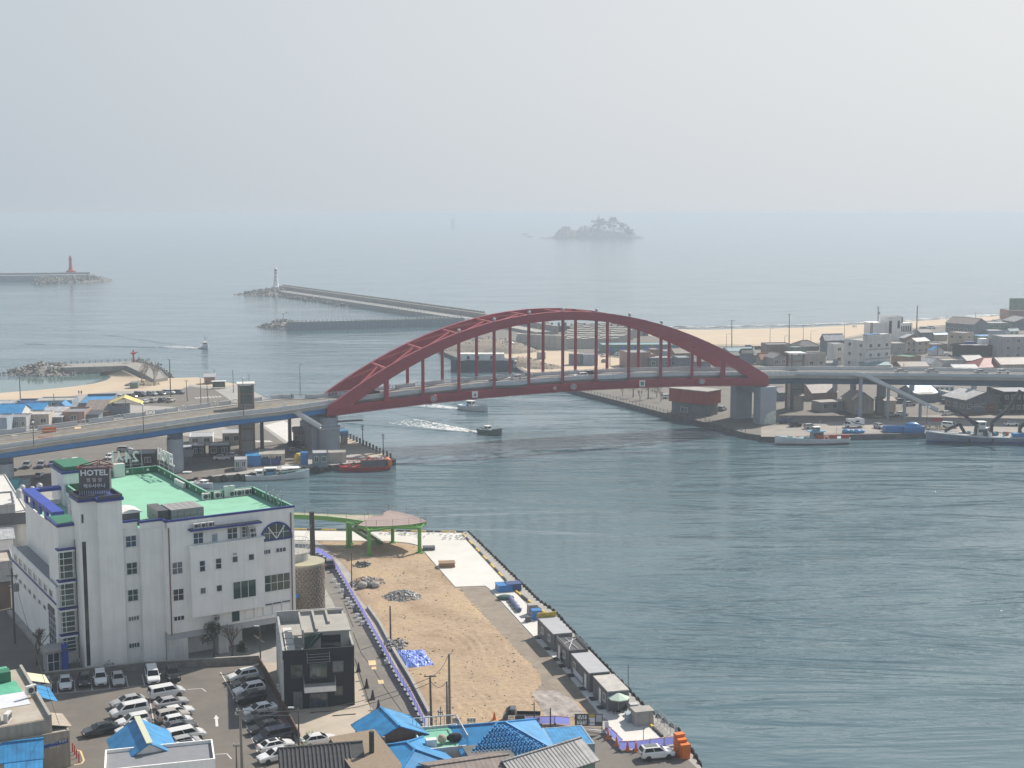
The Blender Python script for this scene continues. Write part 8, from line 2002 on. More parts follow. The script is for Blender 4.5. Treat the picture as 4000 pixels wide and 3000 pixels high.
def bare_tree(P,h,label,m='bark',depth=4,n_=3):
 rt=empty('bare_tree',P,0,label,'tree');b=MB();b.tube((0,0,-.1),(0,0,h*.25),h*.028,h*.022,7);b.build('trunk',m,rt);b=MB()
 for k in range(3):limbs(b,Vector((0,0,h*.22)),Vector((random.uniform(-.5,.5),random.uniform(-.5,.5),1)).normalized(),h*.27,h*.018,depth,n_,.6)
 b.build('crown',m,rt,fix=False)
def pine(P,h,label,m='pine_leaf'):
 rt=empty('pine_tree',P,0,label,'tree');b=MB();b.tube((0,0,-.1),(.1,0,h*.9),h*.035,h*.012,7)
 tips=[]
 for k in range(9):a=random.uniform(0,6.28);z=h*random.uniform(.3,.9);l=h*.36*(1.1-z/h);e=Vector((l*math.cos(a),l*math.sin(a),z+.1*h));b.tube((.05,0,z),e,.05,.03,5);tips.append(e)
 b.build('trunk','bark',rt);b=MB()
 for e in tips:leaf_cloud(b,e,h*.15,70,.16)
 leaf_cloud(b,(.1,0,h*.88),h*.15,90,.16);b.build('crown',m,rt,fix=False)
pine(at(zB(1850,590)),5.2,'dark pine in front of the hotel car port');P=at(zB(2010,590));bare_tree(P,5.6,'bare tree right of the pine before the hotel','bark');bare_tree(at(zX(435,445)),6.5,'bare tree left of the hotel entrance porch');pine(at(zB(2090,590)),2.2,'small green shrub near the black house corner')
for x,y,r_,lb_ in((940,690,.7,'low dry shrub at the foot of the hotel facade below the drain pipe'),(650,690,.8,'dry brown shrub beside the blue porch panel')):
 P=at(zB(x,y));rt=empty('shrub',P,0,lb_,'shrub');b=MB();leaf_cloud(b,(0,0,r_*.6),r_,160,.12);b.build('foliage',mat('dry_leaf',(0.10,0.075,0.05),.9,.3,2.0),rt,fix=False);b=MB();limbs(b,Vector((0,0,0)),Vector((0,0,1)),r_*.5,.05,2);b.build('stem','bark',rt,fix=False)
for x,y in((610,1400),(690,1340)):
 P=at(zC(x,y));rt=empty('plant',P,0,'green staked plants beside the white sedans' if x==610 else 'green wire frame plant at the lamp post','plant');b=MB();leaf_cloud(b,(0,0,.8),.7,90,.12,1.2);b.build('foliage',mat('fresh_leaf',(0.12,0.24,0.07),.8,.2,2),rt,fix=False);b=MB()
 for k in range(4):b.bar((random.uniform(-.5,.5),random.uniform(-.5,.5),0),(random.uniform(-.5,.5),random.uniform(-.5,.5),1.9),.03,.03)
 b.build('stake','green_paint',rt)
# gulls resting on the white quay
def gull_mesh():
 b=MB();b.loft([[(-.24,-.01,.16),(-.24,.01,.16),(-.24,.01,.18),(-.24,-.01,.18)],[(-.1,-.06,.12),(-.1,.06,.12),(-.1,.06,.21),(-.1,-.06,.21)],[(.06,-.07,.12),(.06,.07,.12),(.06,.06,.24),(.06,-.06,.24)],[(.15,-.035,.20),(.15,.035,.20),(.15,.035,.31),(.15,-.035,.31)],[(.21,-.02,.25),(.21,.02,.25),(.21,.02,.30),(.21,-.02,.30)],[(.27,-.005,.26),(.27,.005,.26),(.27,.005,.27),(.27,-.005,.27)]],0)
 b.box(-.24,.06,-.085,-.06,.15,.2,1);b.box(-.24,.06,.06,.085,.15,.2,1);b.tube((.02,-.03,0),(.02,-.03,.13),.008,.008,4,1);b.tube((.02,.03,0),(.02,.03,.13),.008,.008,4,1)
 return b.mesh('gull',['white_paint','mid_grey'])
GM=gull_mesh()
for i in range(46):
 x=random.choice((random.uniform(800,1250),random.uniform(1250,1600)));y=400+random.uniform(5,60)*(1 if x>1150 else .4);P=at(zJ(x,y),GZ+.12);o=bpy.data.objects.new('gull',GM);col.objects.link(o);o.location=P;o.rotation_euler=(0,0,random.uniform(0,6.28));o.scale=(1.5,1.5,1.5);tag(o,'small gull resting on the white quay near the walkway','bird','gulls on the white quay')
# ------------------------------------------------------------------ right bank: the village
CH=corner_house
H3=CH(zM,1470,1780,2140,975,572,30,'flat',M('wall_offwhite'),M('concrete'),'white three-storey house with dark bands and blue topped penthouse',front=(3,3),left=(2,3),parapet=.3)
b=MB();b.box(3,15,3,9,12,15)
def addbox(rt,name,m,*bx):
 b=MB();b.box(*bx);return b.build(name,m,rt)
hh=max(v.co.z for v in H3.children[0].data.vertices);wx_=max(v.co.x for v in H3.children[0].data.vertices);dy_=max(v.co.y for v in H3.children[0].data.vertices)
addbox(H3,'penthouse',M('wall_offwhite'),.6,wx_-1,3.0,dy_*.75,hh,hh+2.6);addbox(H3,'penthouse_roof',M('blue_roof_flat'),.2,wx_*.55,2.6,dy_*.8,hh+2.6,hh+2.8)
for z in(hh*.36,hh*.68):addbox(H3,'band',M('wall_slate'),-.06,wx_+.06,-.06,dy_+.06,z,z+.28)
window(H3,wx_*.45,wx_*.62,hh+.5,hh+2.1,3.0,2,1);window(H3,wx_*.68,wx_*.85,hh+.5,hh+2.1,3.0,2,1)
CH(zM,850,925,1205,990,755,14,'flat',M('wall_beige'),M('mid_grey'),'tan flat-roofed house with pale green rim left of the white three-storey house',front=(2,1),parapet=.5)
CH(zM,1300,1318,1472,900,612,10,'flat',M('wall_offwhite'),M('mid_grey'),'narrow white house squeezed left of the three-storey house',front=(1,2),parapet=.2,depth=8)
CH(zM,1120,1185,1470,760,548,16,'gable_u',M('wall_slate'),M('roof_pale_x'),'dark house with light grey sheet gable facing the beach',rh=2.6,front=(2,1))
mod=CH(zN,210,255,450,560,215,18,'flat',M('wall_white'),M('mid_grey'),'white modern building with tall slit windows by the beach',parapet=.3,depth=9)
hh=max(v.co.z for v in mod.children[0].data.vertices);wx_=max(v.co.x for v in mod.children[0].data.vertices)
addbox(mod,'right_wing',M('wall_white'),wx_,wx_*2.0,1.5,9,0,hh*.70);addbox(mod,'left_wing',M('wall_white'),-wx_*1.1,-.02,2.5,10,0,hh*.74);addbox(mod,'slit_window',M('glass'),wx_*.03,wx_*.25,-.06,0,hh*.3,hh*.82);addbox(mod,'slit_window',M('glass'),wx_*.7,wx_*.88,-.06,0,hh*.5,hh*.82);addbox(mod,'roof_tower',M('wall_slate'),wx_*.95,wx_*1.3,2,6,hh*.7,hh*.95)
for k in range(5):addbox(mod,'wing_window',M('glass'),wx_*(1.12+k*.17),wx_*(1.22+k*.17),1.42,1.5,hh*.35,hh*.58)
for x in(.05,.9):addbox(mod,'pergola_post',M('wall_brown'),-wx_*1.2+x,-wx_*1.2+x+.4,2.4,2.8,hh*.3,hh*.76)
CH(zN,300,320,515,745,600,8,'flat',M('wall_grey'),M('concrete'),'grey block house with pale roof right of the three-storey house',parapet=.2,front=(1,1),depth=9)
CH(zN,520,660,850,750,570,32,'gable_u',M('wall_cream'),M('roof_grey_x'),'cream two-storey house with grey roof behind the green-roofed house',front=(2,2),left=(2,2),rh=1.4)
CH(zN,300,560,730,905,800,40,'flat',M('wall_brown'),M('parapet_green'),'low brown house with green roof deck above the viaduct',parapet=.4)
CH(zN,835,885,1060,775,700,28,'gable_v',M('wall_offwhite'),M('blue_roof_flat'),'small white house with bright blue roof slope in the village',rh=1.8)
CH(zN,720,865,1040,965,890,30,'gable_v',M('wall_offwhite'),M('roof_pale_x'),'small house with shiny pale blue-grey roof just above the viaduct rail',rh=2.2)
CH(zN,1120,1345,1490,700,455,40,'flat',M('wall_cream'),M('mid_grey'),'tall cream box house in the middle of the village',front=(1,2),left=(2,2),parapet=.3)
CH(zN,1085,1480,1690,490,325,38,'gable_v',M('wall_slate'),M('roof_brown_x'),'long slate grey barn with brown roof near the beach',rh=3.0,left=(6,1))
bl=CH(zN,1315,1335,1900,800,645,6,'flat',M('wall_dark'),M('mid_grey'),'long black flat-roofed building with a white box on its roof',parapet=.6,depth=12);hh=max(v.co.z for v in bl.children[0].data.vertices);wx_=max(v.co.x for v in bl.children[0].data.vertices);addbox(bl,'roof_box',M('wall_white'),wx_*.52,wx_*.72,3,7,hh,hh+2.8);addbox(bl,'roof_rim',M('trim_blue'),wx_*.2,wx_*.45,6,9,hh,hh+1.2)
CH(zN,1890,1905,2500,830,515,6,'flat',M('wall_grey'),M('mid_grey'),'tall dull grey building at the right edge of the village',front=(4,3),parapet=.4,depth=16)
CH(zN,1440,1560,2070,985,940,12,'hip',M('wall_beige'),M('roof_red_x'),'low house with red tiled hip roof above the viaduct rail',rh=3.4,over=.7,depth=13)
CH(zN,1370,1390,1640,880,845,10,'gable_u',M('wall_grey'),M('roof_grey_x'),'grey roofed house behind the red tiled roof',rh=1.9,depth=10);CH(zN,1840,1880,2300,985,900,8,'gable_u',M('wall_beige'),M('roof_brown_x'),'long brown roofed house right of the red tiled roof',rh=2.4,depth=12)
CH(zN,1560,1575,1900,640,500,6,'flat',M('wall_green'),M('blue_roof_flat'),'dull green building with blue roof behind the black building',parapet=.3,depth=12);CH(zN,1690,1700,1950,490,420,8,'flat',M('wall_blueish'),M('mid_grey'),'pale blue flat building at the upper right of the village',parapet=.3,depth=10);CH(zN,1950,2000,2140,505,415,24,'gable_u',M('wall_offwhite'),M('roof_teal_x'),'white gabled house at the upper right of the village',rh=1.2,front=(2,1))
CH(zN,1700,1720,2060,400,310,6,'flat',M('wall_green'),M('mid_grey'),'long green grey hall near the beach at the right',parapet=.3,depth=14,front=(5,1));CH(zN,2060,2070,2400,400,285,8,'gable_v',M('wall_slate'),M('roof_grey_x'),'dark gabled hall at the far right near the beach',rh=2.5,depth=14)
pk=CH(zN,1990,2005,2400,255,128,6,'flat',M('wall_pink'),M('mid_grey'),'pinkish building with rooftop board at the far right beach',parapet=.4,depth=14);hh=max(v.co.z for v in pk.children[0].data.vertices);addbox(pk,'roof_board',M('wall_green'),.5,12,2,2.5,hh,hh+7.5)
CH(zM,200,270,450,900,822,24,'gable_u',M('wall_beige'),M('roof_orange_x'),'house with bright orange roof left of the viaduct lift tower',rh=2.4);CH(zM,420,440,640,925,810,14,'gable_v',M('wall_grey'),M('roof_grey_x'),'grey gabled house beside the orange roof',rh=1.8,depth=9,front=(2,1));CH(zM,-40,0,160,900,735,16,'gable_u',M('wall_slate'),M('roof_dark_x'),'dark roofed house right behind the end of the arch',rh=1.6);CH(zM,-120,-60,100,740,700,14,'gable_u',M('wall_grey'),M('roof_teal_x'),'house with pale teal roof near the beach road',rh=.9)
CH(zM,340,360,720,760,625,8,'flat',M('wall_brown'),M('mid_grey'),'long dark brown building below the beach road',parapet=.5,depth=10);CH(zM,740,790,1110,700,640,10,'hip',M('wall_slate'),M('tile_dark'),'old tiled hip roof house near the beach road',rh=2.6,over=.8,depth=9);CH(zM,705,715,920,790,665,8,'flat',M('wall_green'),M('mid_grey'),'pale green walled flat house behind the lift tower',parapet=.5,depth=9)
CH(zM,1160,1200,1370,965,875,14,'gable_u',M('wall_blueish'),M('roof_grey_x'),'small pale blue hut tight behind the viaduct rail',rh=1.0);CH(zM,1740,1760,2140,985,915,8,'gable_u',M('wall_grey'),M('roof_teal_x'),'low teal roofed shed at the foot of the three-storey house',rh=1.0,depth=8);CH(zN,430,450,840,985,930,6,'gable_u',M('wall_brown'),M('roof_brown_x'),'low brown roof just above the viaduct rail left of the shiny roof',rh=1.6,depth=10);CH(zN,1200,1220,1560,1010,965,4,'gable_u',M('wall_beige'),M('roof_pale_x'),'low pale roofed house left of the red tiled roof',rh=1.4,depth=10);CH(zN,1020,1060,1330,930,850,12,'flat',M('wall_grey'),M('dirt_roof'),'low grey flat house between the pale car and the black building',parapet=.4,depth=9);CH(zN,850,880,1110,690,620,10,'flat',M('wall_brown'),M('mid_grey'),'reddish brown flat house behind the small blue roof',parapet=.4,depth=9);CH(zN,700,720,890,560,440,10,'gable_u',M('wall_slate'),M('roof_dark_x'),'dark house right of the white modern building',rh=1.4,depth=9);CH(zN,880,920,1110,560,470,14,'gable_u',M('wall_cream'),M('blue_roof_flat'),'small house with dull blue roof before the slate barn',rh=.9);CH(zN,420,480,740,600,520,20,'gable_v',M('wall_brown'),M('roof_pale_x'),'house with pale gable end behind the cream house',rh=1.8)
# behind the arch
CH(zR,680,740,1010,615,445,10,'flat',M('wall_pink'),M('mid_grey'),'brownish pink building seen between the right hangers',parapet=.4,depth=14);CH(zR,875,890,1060,600,462,6,'flat',M('wall_pink'),M('concrete'),'lower pink brown house beside the fourth right hanger',parapet=.3,front=(2,1),depth=9);CH(zR,1000,1010,1110,540,405,6,'flat',M('wall_brown'),M('mid_grey'),'small reddish block right of the pink building',parapet=.3,depth=8)
CH(zR,975,1000,1310,620,505,6,'flat',M('wall_slate'),M('concrete'),'dark shopfront building behind the right hangers',front=(4,1),parapet=.4,depth=10);CH(zR,1150,1165,1310,520,425,6,'flat',M('wall_blueish'),M('mid_grey'),'pale blue flat house behind the right hangers',parapet=.3,depth=10);CH(zR,1265,1290,1480,600,445,8,'gable_u',M('wall_brown'),M('roof_brown_x'),'tall brown house partly behind the right rib',rh=1.6,depth=12);CH(zR,1300,1320,1480,640,500,8,'flat',M('wall_slate'),M('mid_grey'),'dark blue-grey house low behind the right rib',parapet=.3,depth=10);CH(zR,1490,1500,1700,640,540,8,'gable_u',M('wall_slate'),M('roof_dark_x'),'dark house in the last gap of the arch',rh=1.4,depth=9);CH(zR,1880,1910,2200,470,420,12,'gable_u',M('wall_grey'),M('roof_teal_x'),'long pale teal roof above the right end of the arch',rh=1.2,depth=10);CH(zR,1930,1960,2230,560,470,12,'gable_u',M('wall_slate'),M('roof_dark_x'),'dark slate roof just above the right end of the arch',rh=1.2,depth=10)
# long green sheds and caisson blocks of the yard
gs=CH(zR,440,450,1330,440,350,4,'flat',M('wall_green'),M('roof_teal_x'),'long pale green storage shed with blue doors behind the block yard',parapet=.2,depth=12);hh=max(v.co.z for v in gs.children[0].data.vertices);wx_=max(v.co.x for v in gs.children[0].data.vertices)
for k in range(6):addbox(gs,'roller_door',M('blue_plastic'),wx_*(.06+k*.16),wx_*(.15+k*.16),-.06,0,.2,hh*.75)
blk=MB();blk.loft([[(-1.5,-1.5,0),(1.5,-1.5,0),(1.5,1.5,0),(-1.5,1.5,0)],[(-1.1,-1.1,3.6),(1.1,-1.1,3.6),(1.1,1.1,3.6),(-1.1,1.1,3.6)]]);blk.box(-1.3,1.3,-1.3,1.3,3.6,4.0);lastrow=-1;blkm=blk.mesh('concrete_block',mat('block_concrete',(0.40,0.385,0.35),.9,.15,.5));cnt=0
for row in range(9):
 for i in range(17):
  x=60+i*54+(row%2)*20;y=372-row*23-i*.8
  if x>640+row*40 or x<0+row*12:continue
  P=at(zR(x,y+12));o=bpy.data.objects.new('concrete_block',blkm);col.objects.link(o);o.location=(P.x,P.y,GZ);k_=1.25;o.scale=(k_,k_,k_*random.uniform(.95,1.05));o.rotation_euler=(0,0,R(6)+random.uniform(-.05,.05));cnt=cnt+1 if i and row==lastrow else 1;lastrow=row;tag(o,'pale concrete block, %s from left in %s row behind the arch'%(nth(cnt),nth(row+1)),'block','concrete blocks in the storage yard')
for i in range(8):
 P=at(zQ(1240+i*82,470+i*4));b=MB();b.loft([[(-3.4,-2,0),(3.4,-2,0),(3.4,2,0),(-3.4,2,0)],[(-2.2,-1.4,7),(2.2,-1.4,7),(2.2,1.4,7),(-2.2,1.4,7)]]);o=b.build('caisson','block_concrete');o.location=(P.x,P.y,GZ);tag(o,'large dark fronted caisson, %s from the left of the front row in the yard'%('first second third fourth fifth sixth seventh eighth'.split()[i]),'caisson','caissons in the block yard')
# steel pile fence behind the yard
pf=empty('pile_fence',at(zR(0,190)),0,'dark pile fence along the seaward side of the block yard','fence');po=pf.location.copy();pm=MB().box(-.5,.5,-.4,.4,0,5.2).mesh('pile','blue_steel_dark');wl=[at(zQ(1580,245)).to_2d(),at(zR(0,190)).to_2d(),at(zR(980,240)).to_2d()]
for q,a in along(wl,4.2):part('pile',pm,pf,(q.x-po.x,q.y-po.y,0),a)
b=MB()
for a,c_ in zip(wl[:-1],wl[1:]):b.bar((a.x-po.x,a.y-po.y,1.6),(c_.x-po.x,c_.y-po.y,1.6),.3,3.2)
b.build('fence_wall','blue_steel_dark',pf)
b=MB();b.lathe([(.4,0),(.4,5)],(0,0,0),6);P=at(zQ(1520,235));rt=empty('excavator',(P.x,P.y,GZ),R(30),'small yellow excavator on the far breakwater root','excavator');MB().box(-2,2,-1.2,1.2,.2,1.1).build('track','black_metal',rt);MB().box(-1.4,1.2,-1.1,1.1,1.1,2.8).build('cab','yellow_paint',rt);MB().bar((1,0,2),(4.2,0,6),.5,.6).build('boom','yellow_paint',rt);MB().bar((4.2,0,6),(6,0,2.5),.4,.5).build('stick','yellow_paint',rt)
rubble(zQ,760,480,26,22,6,900,['light_grey','mid_grey','steel','dark_grey'],'scrap_heap');rubble(zQ,1080,520,14,14,4.5,360,['light_grey','cloth_beige','mid_grey'],'scrap_heap');rubble(zQ,1250,720,12,10,4,260,['wood','cloth_beige','rust'],'scrap_heap');rubble(zQ,1560,760,9,7,2.2,160,['cloth_beige','wood'],'dry_brush')
for zm,x0,x1,yb,ye,m_,lb_ in((zR,222,400,582,460,'wall_blueish','white hoarding panel on the yard road'),(zR,70,215,580,455,'wall_slate','dark blue container with props on the yard road'),(zQ,1470,1590,640,545,'wall_grey','grey tent-like shelter in the block yard')):CH(zm,x0,x0+8,x1,yb,ye,6,'flat',M(m_),M('mid_grey'),lb_,name='hoarding' if 'panel' in lb_ else 'shed',cat='shed',parapet=.1,depth=4)
# red pavilion on the quay
rp=CH(zH,1160,1460,1556,1165,1066,48,'flat',M('wall_slate'),M('mid_grey'),'red upper-storey pavilion with dark ground floor on the right quay',parapet=0,name='pavilion',cat='building');hh=max(v.co.z for v in rp.children[0].data.vertices);wx_=max(v.co.x for v in rp.children[0].data.vertices);dy_=max(v.co.y for v in rp.children[0].data.vertices)
addbox(rp,'upper_storey',M('wall_red'),-.8,wx_+.8,-.8,dy_+.8,hh,hh+4.3);addbox(rp,'roof',M('concrete'),-1.0,wx_+1.0,-1.0,dy_+1.0,hh+4.3,hh+4.6)
for k in range(int(dy_/1.2)):addbox(rp,'cladding_rib',M('wall_red'),-.86,-.78,k*1.2,k*1.2+.15,hh+.1,hh+4.2)
window(rp,dy_*.55,dy_*.75,.6,2.2,0,2,1,side='u')
# houses below the right viaduct; some wall colours darkened to stand in for shade
CH(zO,660,760,1200,470,335,18,'gable_u',M('wall_brown'),M('roof_brown_x'),'brown gabled house under the viaduct beside the lift tower',rh=2.6,depth=9);CH(zO,815,915,1390,665,500,20,'flat',M('wall_grey'),M('concrete'),'long grey shed with pale flat roof under the viaduct',parapet=.1,front=(3,1),depth=6);CH(zO,440,480,612,640,385,20,'shed',M('wall_beige'),M('concrete'),'narrow cream stair hut beside the lift tower foot',rh=.8);CH(zO,170,190,330,470,330,14,'gable_u',M('wall_slate'),M('roof_dark_x'),'dark house with blue sheet in front behind the mural pier',rh=1.4,depth=8);CH(zO,1450,1480,1830,700,460,10,'gable_v',M('wall_beige'),M('roof_brown_x'),'yellowish gabled house behind the stair ramp posts',rh=2.4,depth=10);CH(zO,1990,2010,2212,700,470,8,'gable_u',M('wall_cream'),M('roof_brown_x'),'tan house below the stair ramp',rh=1.0,depth=8)
CH(zP,140,330,720,470,345,18,'gable_u',M('wall_slate'),M('blue_roof_flat'),'house with large light blue roof below the viaduct',rh=2.4,depth=11);CH(zP,340,375,725,500,360,8,'flat',M('wall_slate'),M('concrete'),'low dark shed with pale roof in front of the blue roofed house',parapet=.1,depth=7)
cf=CH(zP,1000,1200,1830,700,445,20,'gable_v',M('wall_slate'),M('roof_pale_x'),'dark cafe with folded pale roof on the right quay',rh=2.2,front=(5,1),left=(3,1),depth=11,over=.9,name='cafe',cat='building');addbox(cf,'awning',M('white_paint'),1.0,5.0,-2.0,-.3,2.6,2.72);addbox(cf,'deck',M('wood'),-.5,6.5,-2.6,-.1,.1,.4);addbox(cf,'brick_panel',M('brick_brown'),8.2,12,-.1,0,.1,3.4)
CH(zP,1830,1850,2500,680,330,4,'flat',M('wall_dark'),M('mid_grey'),'dark building at the right edge below the viaduct',front=(6,2),parapet=.4,depth=14);CH(zP,860,870,1010,490,330,6,'flat',M('wall_grey'),M('concrete'),'small grey block left of the cafe under the viaduct',parapet=.2,depth=8);CH(zP,665,672,1005,330,225,4,'flat',M('wall_offwhite'),M('mid_grey'),'pale flat house seen below the viaduct girder',parapet=.2,front=(4,1),depth=8)
# lift tower of the right viaduct
P=at(zI(225,1100));lt=empty('lift_tower',(P.x,P.y,GZ),R(10),'glazed lift tower with white roof rising beside the right viaduct','lift tower');ht=zrow(P,zI(225,620)[1])-GZ
for x in(-2.2,2.2):
 for y in(-2.2,2.2):addbox(lt,'corner_post',M('wall_brown'),x-.25,x+.25,y-.25,y+.25,0,ht)
addbox(lt,'glass_shaft',mat('shaft_glass',(0.30,0.32,0.32),.2,.2,.5),-2.0,2.0,-2.0,2.0,0,ht-.5);addbox(lt,'roof',M('white_paint'),-2.9,2.9,-2.9,2.9,ht,ht+.4)
for k in range(6):addbox(lt,'ring_beam',M('wall_brown'),-2.3,2.3,-2.3,2.3,k*ht/6+.5,k*ht/6+.8)
# left viaduct lift tower
P=at(zV(1350,440));lt=empty('lift_tower',(P.x,P.y,GZ),R(14),'grey brown lift tower with pale roof passing through the left viaduct edge','lift tower');ht=zrow(P,zT(1690,440)[1])-GZ
for x in(-1.9,1.9):
 for y in(-1.9,1.9):addbox(lt,'corner_post',M('wall_brown'),x-.25,x+.25,y-.25,y+.25,0,ht)
addbox(lt,'shaft',M('wall_grey'),-1.8,1.8,-1.8,1.8,0,ht*.72);addbox(lt,'glass_top',M('glass_green'),-1.7,1.7,-1.7,1.7,ht*.72,ht-.4);addbox(lt,'roof',M('concrete_pale'),-2.5,2.5,-2.5,2.5,ht,ht+.35)
for k in range(6):addbox(lt,'ring_beam',M('wall_brown'),-2.05,2.05,-2.05,2.05,k*ht/6+.5,k*ht/6+.75)
# ------------------------------------------------------------------ left bank
bb=CH(zS,1035,1135,1580,470,385,10,'flat',M('wall_slate'),M('blue_roof_flat'),'large flat bright blue roof on a dark building by the beach',parapet=.9,depth=24,right=(4,1))
CH(zS,1195,1212,1570,560,478,8,'shed',M('wall_brown'),M('roof_brown_x'),'dull purple-brown ribbed roof between blue roof and viaduct',rh=2.2,depth=12);CH(zS,885,905,1215,640,500,6,'flat',M('wall_pink'),M('mid_grey'),'brown block with a yellow panel beside the viaduct rail',parapet=.6,depth=11,front=(1,1));CH(zS,372,385,700,700,525,6,'flat',M('wall_beige'),M('roof_dusty'),'beige two-storey house with ragged roof beside the viaduct rail',parapet=.3,depth=8,front=(2,1));CH(zS,85,100,375,745,565,5,'flat',M('wall_grey'),M('mid_grey'),'grey house with strip window beside the viaduct rail',parapet=.3,depth=8,front=(3,1))
CH(zS,-60,-40,300,620,500,5,'gable_u',M('wall_offwhite'),M('blue_roof_flat'),'wide deep blue roof at the left edge',rh=2.2,depth=12);CH(zS,270,330,640,520,450,8,'gable_u',M('wall_cream'),M('blue_roof_flat'),'blue roofed house right of the leftmost blue roof',rh=1.6,depth=10,front=(2,1));CH(zS,170,185,530,430,360,5,'flat',M('wall_slate'),mat('deep_blue',(0.01,0.05,0.15),.5),'dark navy roofed shed near the beach at the left',parapet=.5,depth=10);CH(zS,505,515,1035,430,330,5,'flat',M('wall_blueish'),M('concrete'),'row of grey green beach containers left of the large blue roof',parapet=.4,depth=10,front=(5,1));CH(zS,625,640,1020,560,475,6,'gable_u',M('wall_beige'),M('roof_pale_x'),'long pale sheet roof in front of the beach containers',rh=1.0,depth=9);CH(zS,785,800,985,480,425,10,'gable_v',M('wall_slate'),M('blue_roof_flat'),'small blue gable left of the large blue roof',rh=1.6,depth=8);CH(zS,690,710,890,660,555,6,'shed',M('wall_slate'),M('roof_pale_x'),'small dark hut with bent white gutter by the viaduct',rh=.5,depth=6);CH(zS,1215,1225,1420,620,520,6,'shed',M('wall_slate'),M('roof_dark_x'),'dark shed with slanting white gutter by the viaduct',rh=.4,depth=7);CH(zS,-80,-60,95,800,570,5,'flat',M('wall_blueish'),M('mid_grey'),'pale grey slab house at the left edge against the viaduct',parapet=.2,depth=7);CH(zS,-60,-40,190,440,370,5,'gable_u',M('wall_offwhite'),M('roof_pale_x'),'white shed at the left edge of the beach',rh=.8,depth=8)
yc=CH(zS,1565,1590,1850,540,395,12,'flat',M('wall_slate'),M('mid_grey'),'dark frame house with tilted yellow canopy roof',parapet=0,depth=9);hh=max(v.co.z for v in yc.children[0].data.vertices)
for q in([(-.5,0,hh+.6),(4.5,0,hh+2.6),(4.5,8,hh+2.6),(-.5,8,hh+.6)],[(4.5,0,hh+2.6),(10.5,0,hh+.2),(10.5,8,hh+.2),(4.5,8,hh+2.6)]):b=MB();b.add(slab(q,.12),SLABF);b.build('canopy_slope',mat('canopy_yellow',(0.55,0.46,0.16),.6,.1,.6),yc)
for x in(.2,4.4,9.6):
 for y in(.2,7.6):addbox(yc,'canopy_post',M('light_grey'),x,x+.2,y,y+.2,hh,hh+1)
for zm,xl,xc,xr,yb,ye,rf,wl_,rm_,lb_,dp in((zV,405,412,550,495,370,'flat','wall_slate','roof_grey_flat','small dark shed left of three on the bank behind the round pier',5),(zV,552,560,735,500,350,'flat','wall_dark','roof_grey_flat','dark shed with white roof box behind the green parapet',5),(zV,780,795,1095,500,345,'flat','wall_dark','roof_grey_flat','long black shed with pale roof rim on the left bank',6),(zV,405,415,545,590,490,'shed','wall_slate','roof_grey_flat','low grey hut below the small dark shed',4),(zV,505,515,850,330,215,'flat','wall_offwhite','roof_grey_flat','white house tucked under the blue viaduct girder',8),(zV,985,995,1255,330,165,'flat','wall_cream','roof_grey_flat','cream house under the viaduct left of the lift tower',8),(zV,1150,1165,1340,700,545,'flat','wall_grey','roof_grey_flat','pale grey quay hut with two dark windows',5),(zV,1500,1520,1890,620,470,'flat','wall_cream','concrete','tan quay house behind the white canopied boat',8),(zU,1790,1810,2230,470,285,'flat','wall_dark','roof_grey_flat','long black shed behind the 24 hour roof letters',7),(zU,1690,1700,1800,470,360,'flat','wall_beige','roof_grey_flat','small tan hut left of the long black shed',5),(zF,700,712,840,1160,1045,'flat','wall_slate','roof_grey_flat','slate blue hut at the foot of the left bridge pier',5),(zF,845,850,1000,1125,1040,'flat','wall_beige','concrete','beige pump house on the pier head behind the red boat',4),(zF,950,956,1012,965,885,'shed','wall_beige','blue_roof_flat','small kiosk with pale blue roof right of the left bridge pier',4),(zF,535,545,640,975,855,'gable_u','wall_pink','roof_brown_x','maroon roofed hut left of the left bridge pier',6),(zT,1090,1100,1250,445,345,'shed','wall_brown','roof_grey_flat','brown beach kiosk with slanted roof',4),(zU,285,292,400,760,655,'flat','wall_blueish','concrete','small pale grey box house left of the blue pergola',4),(zS,1865,1872,1985,140,60,'flat','wall_green','mid_grey','small olive beach hut beside the bare trees',4)):
 CH(zm,xl,xc,xr,yb,ye,10,rf,M(wl_),M(rm_),lb_,depth=dp,parapet=.15,rh=.8,front=(2,1)if dp>=5 else(0,0),name='hut' if dp<6 else 'house',cat='hut' if dp<6 else 'house')
boxthing(zU,180,780,3.5,2.6,2.5,8,M('teal_paint'),'teal container standing left of the hotel pergola','container',z=GZ,name='container',inset=False);boxthing(zV,1440,600,4.0,6.5,2.8,10,M('blue_plastic'),'blue container with lighter blue roof on the left quay','container',z=GZ,name='container',lid=M('blue_roof_flat'),inset=False);boxthing(zV,1690,605,5.0,2.4,1.8,10,M('cloth_blue'),'dark blue cargo box behind the canopied boat','box',z=GZ,inset=False);boxthing(zV,2170,600,2.0,2.0,3.2,10,M('blue_plastic'),'tall blue tank beside the slate hut','tank',z=GZ,inset=False)
P=at(zV(2090,580));rt=empty('tank',(P.x,P.y,GZ),0,'round yellow tank beside the tall blue tank','tank');MB().lathe([(1.1,0),(1.2,.4),(1.2,2.0),(.8,2.5),(.2,2.7)],(0,0,0),14).build('body','yellow_paint',rt);MB().lathe([(1.23,.9),(1.23,1.05)],(0,0,0),14).build('band','dark_grey',rt)
sb=empty('bus_shelter',at(zT(1310,505)),R(12),'green bus shelter with white roof on the coast road','shelter')
for x in(-2.4,2.2):addbox(sb,'side_panel',M('green_paint'),x,x+.2,-.8,.8,0,2.6)
addbox(sb,'back_panel',M('glass_green'),-2.3,2.3,.7,.8,.3,2.5);addbox(sb,'roof',M('white_paint'),-2.8,2.8,-1.2,1.1,2.7,2.9)
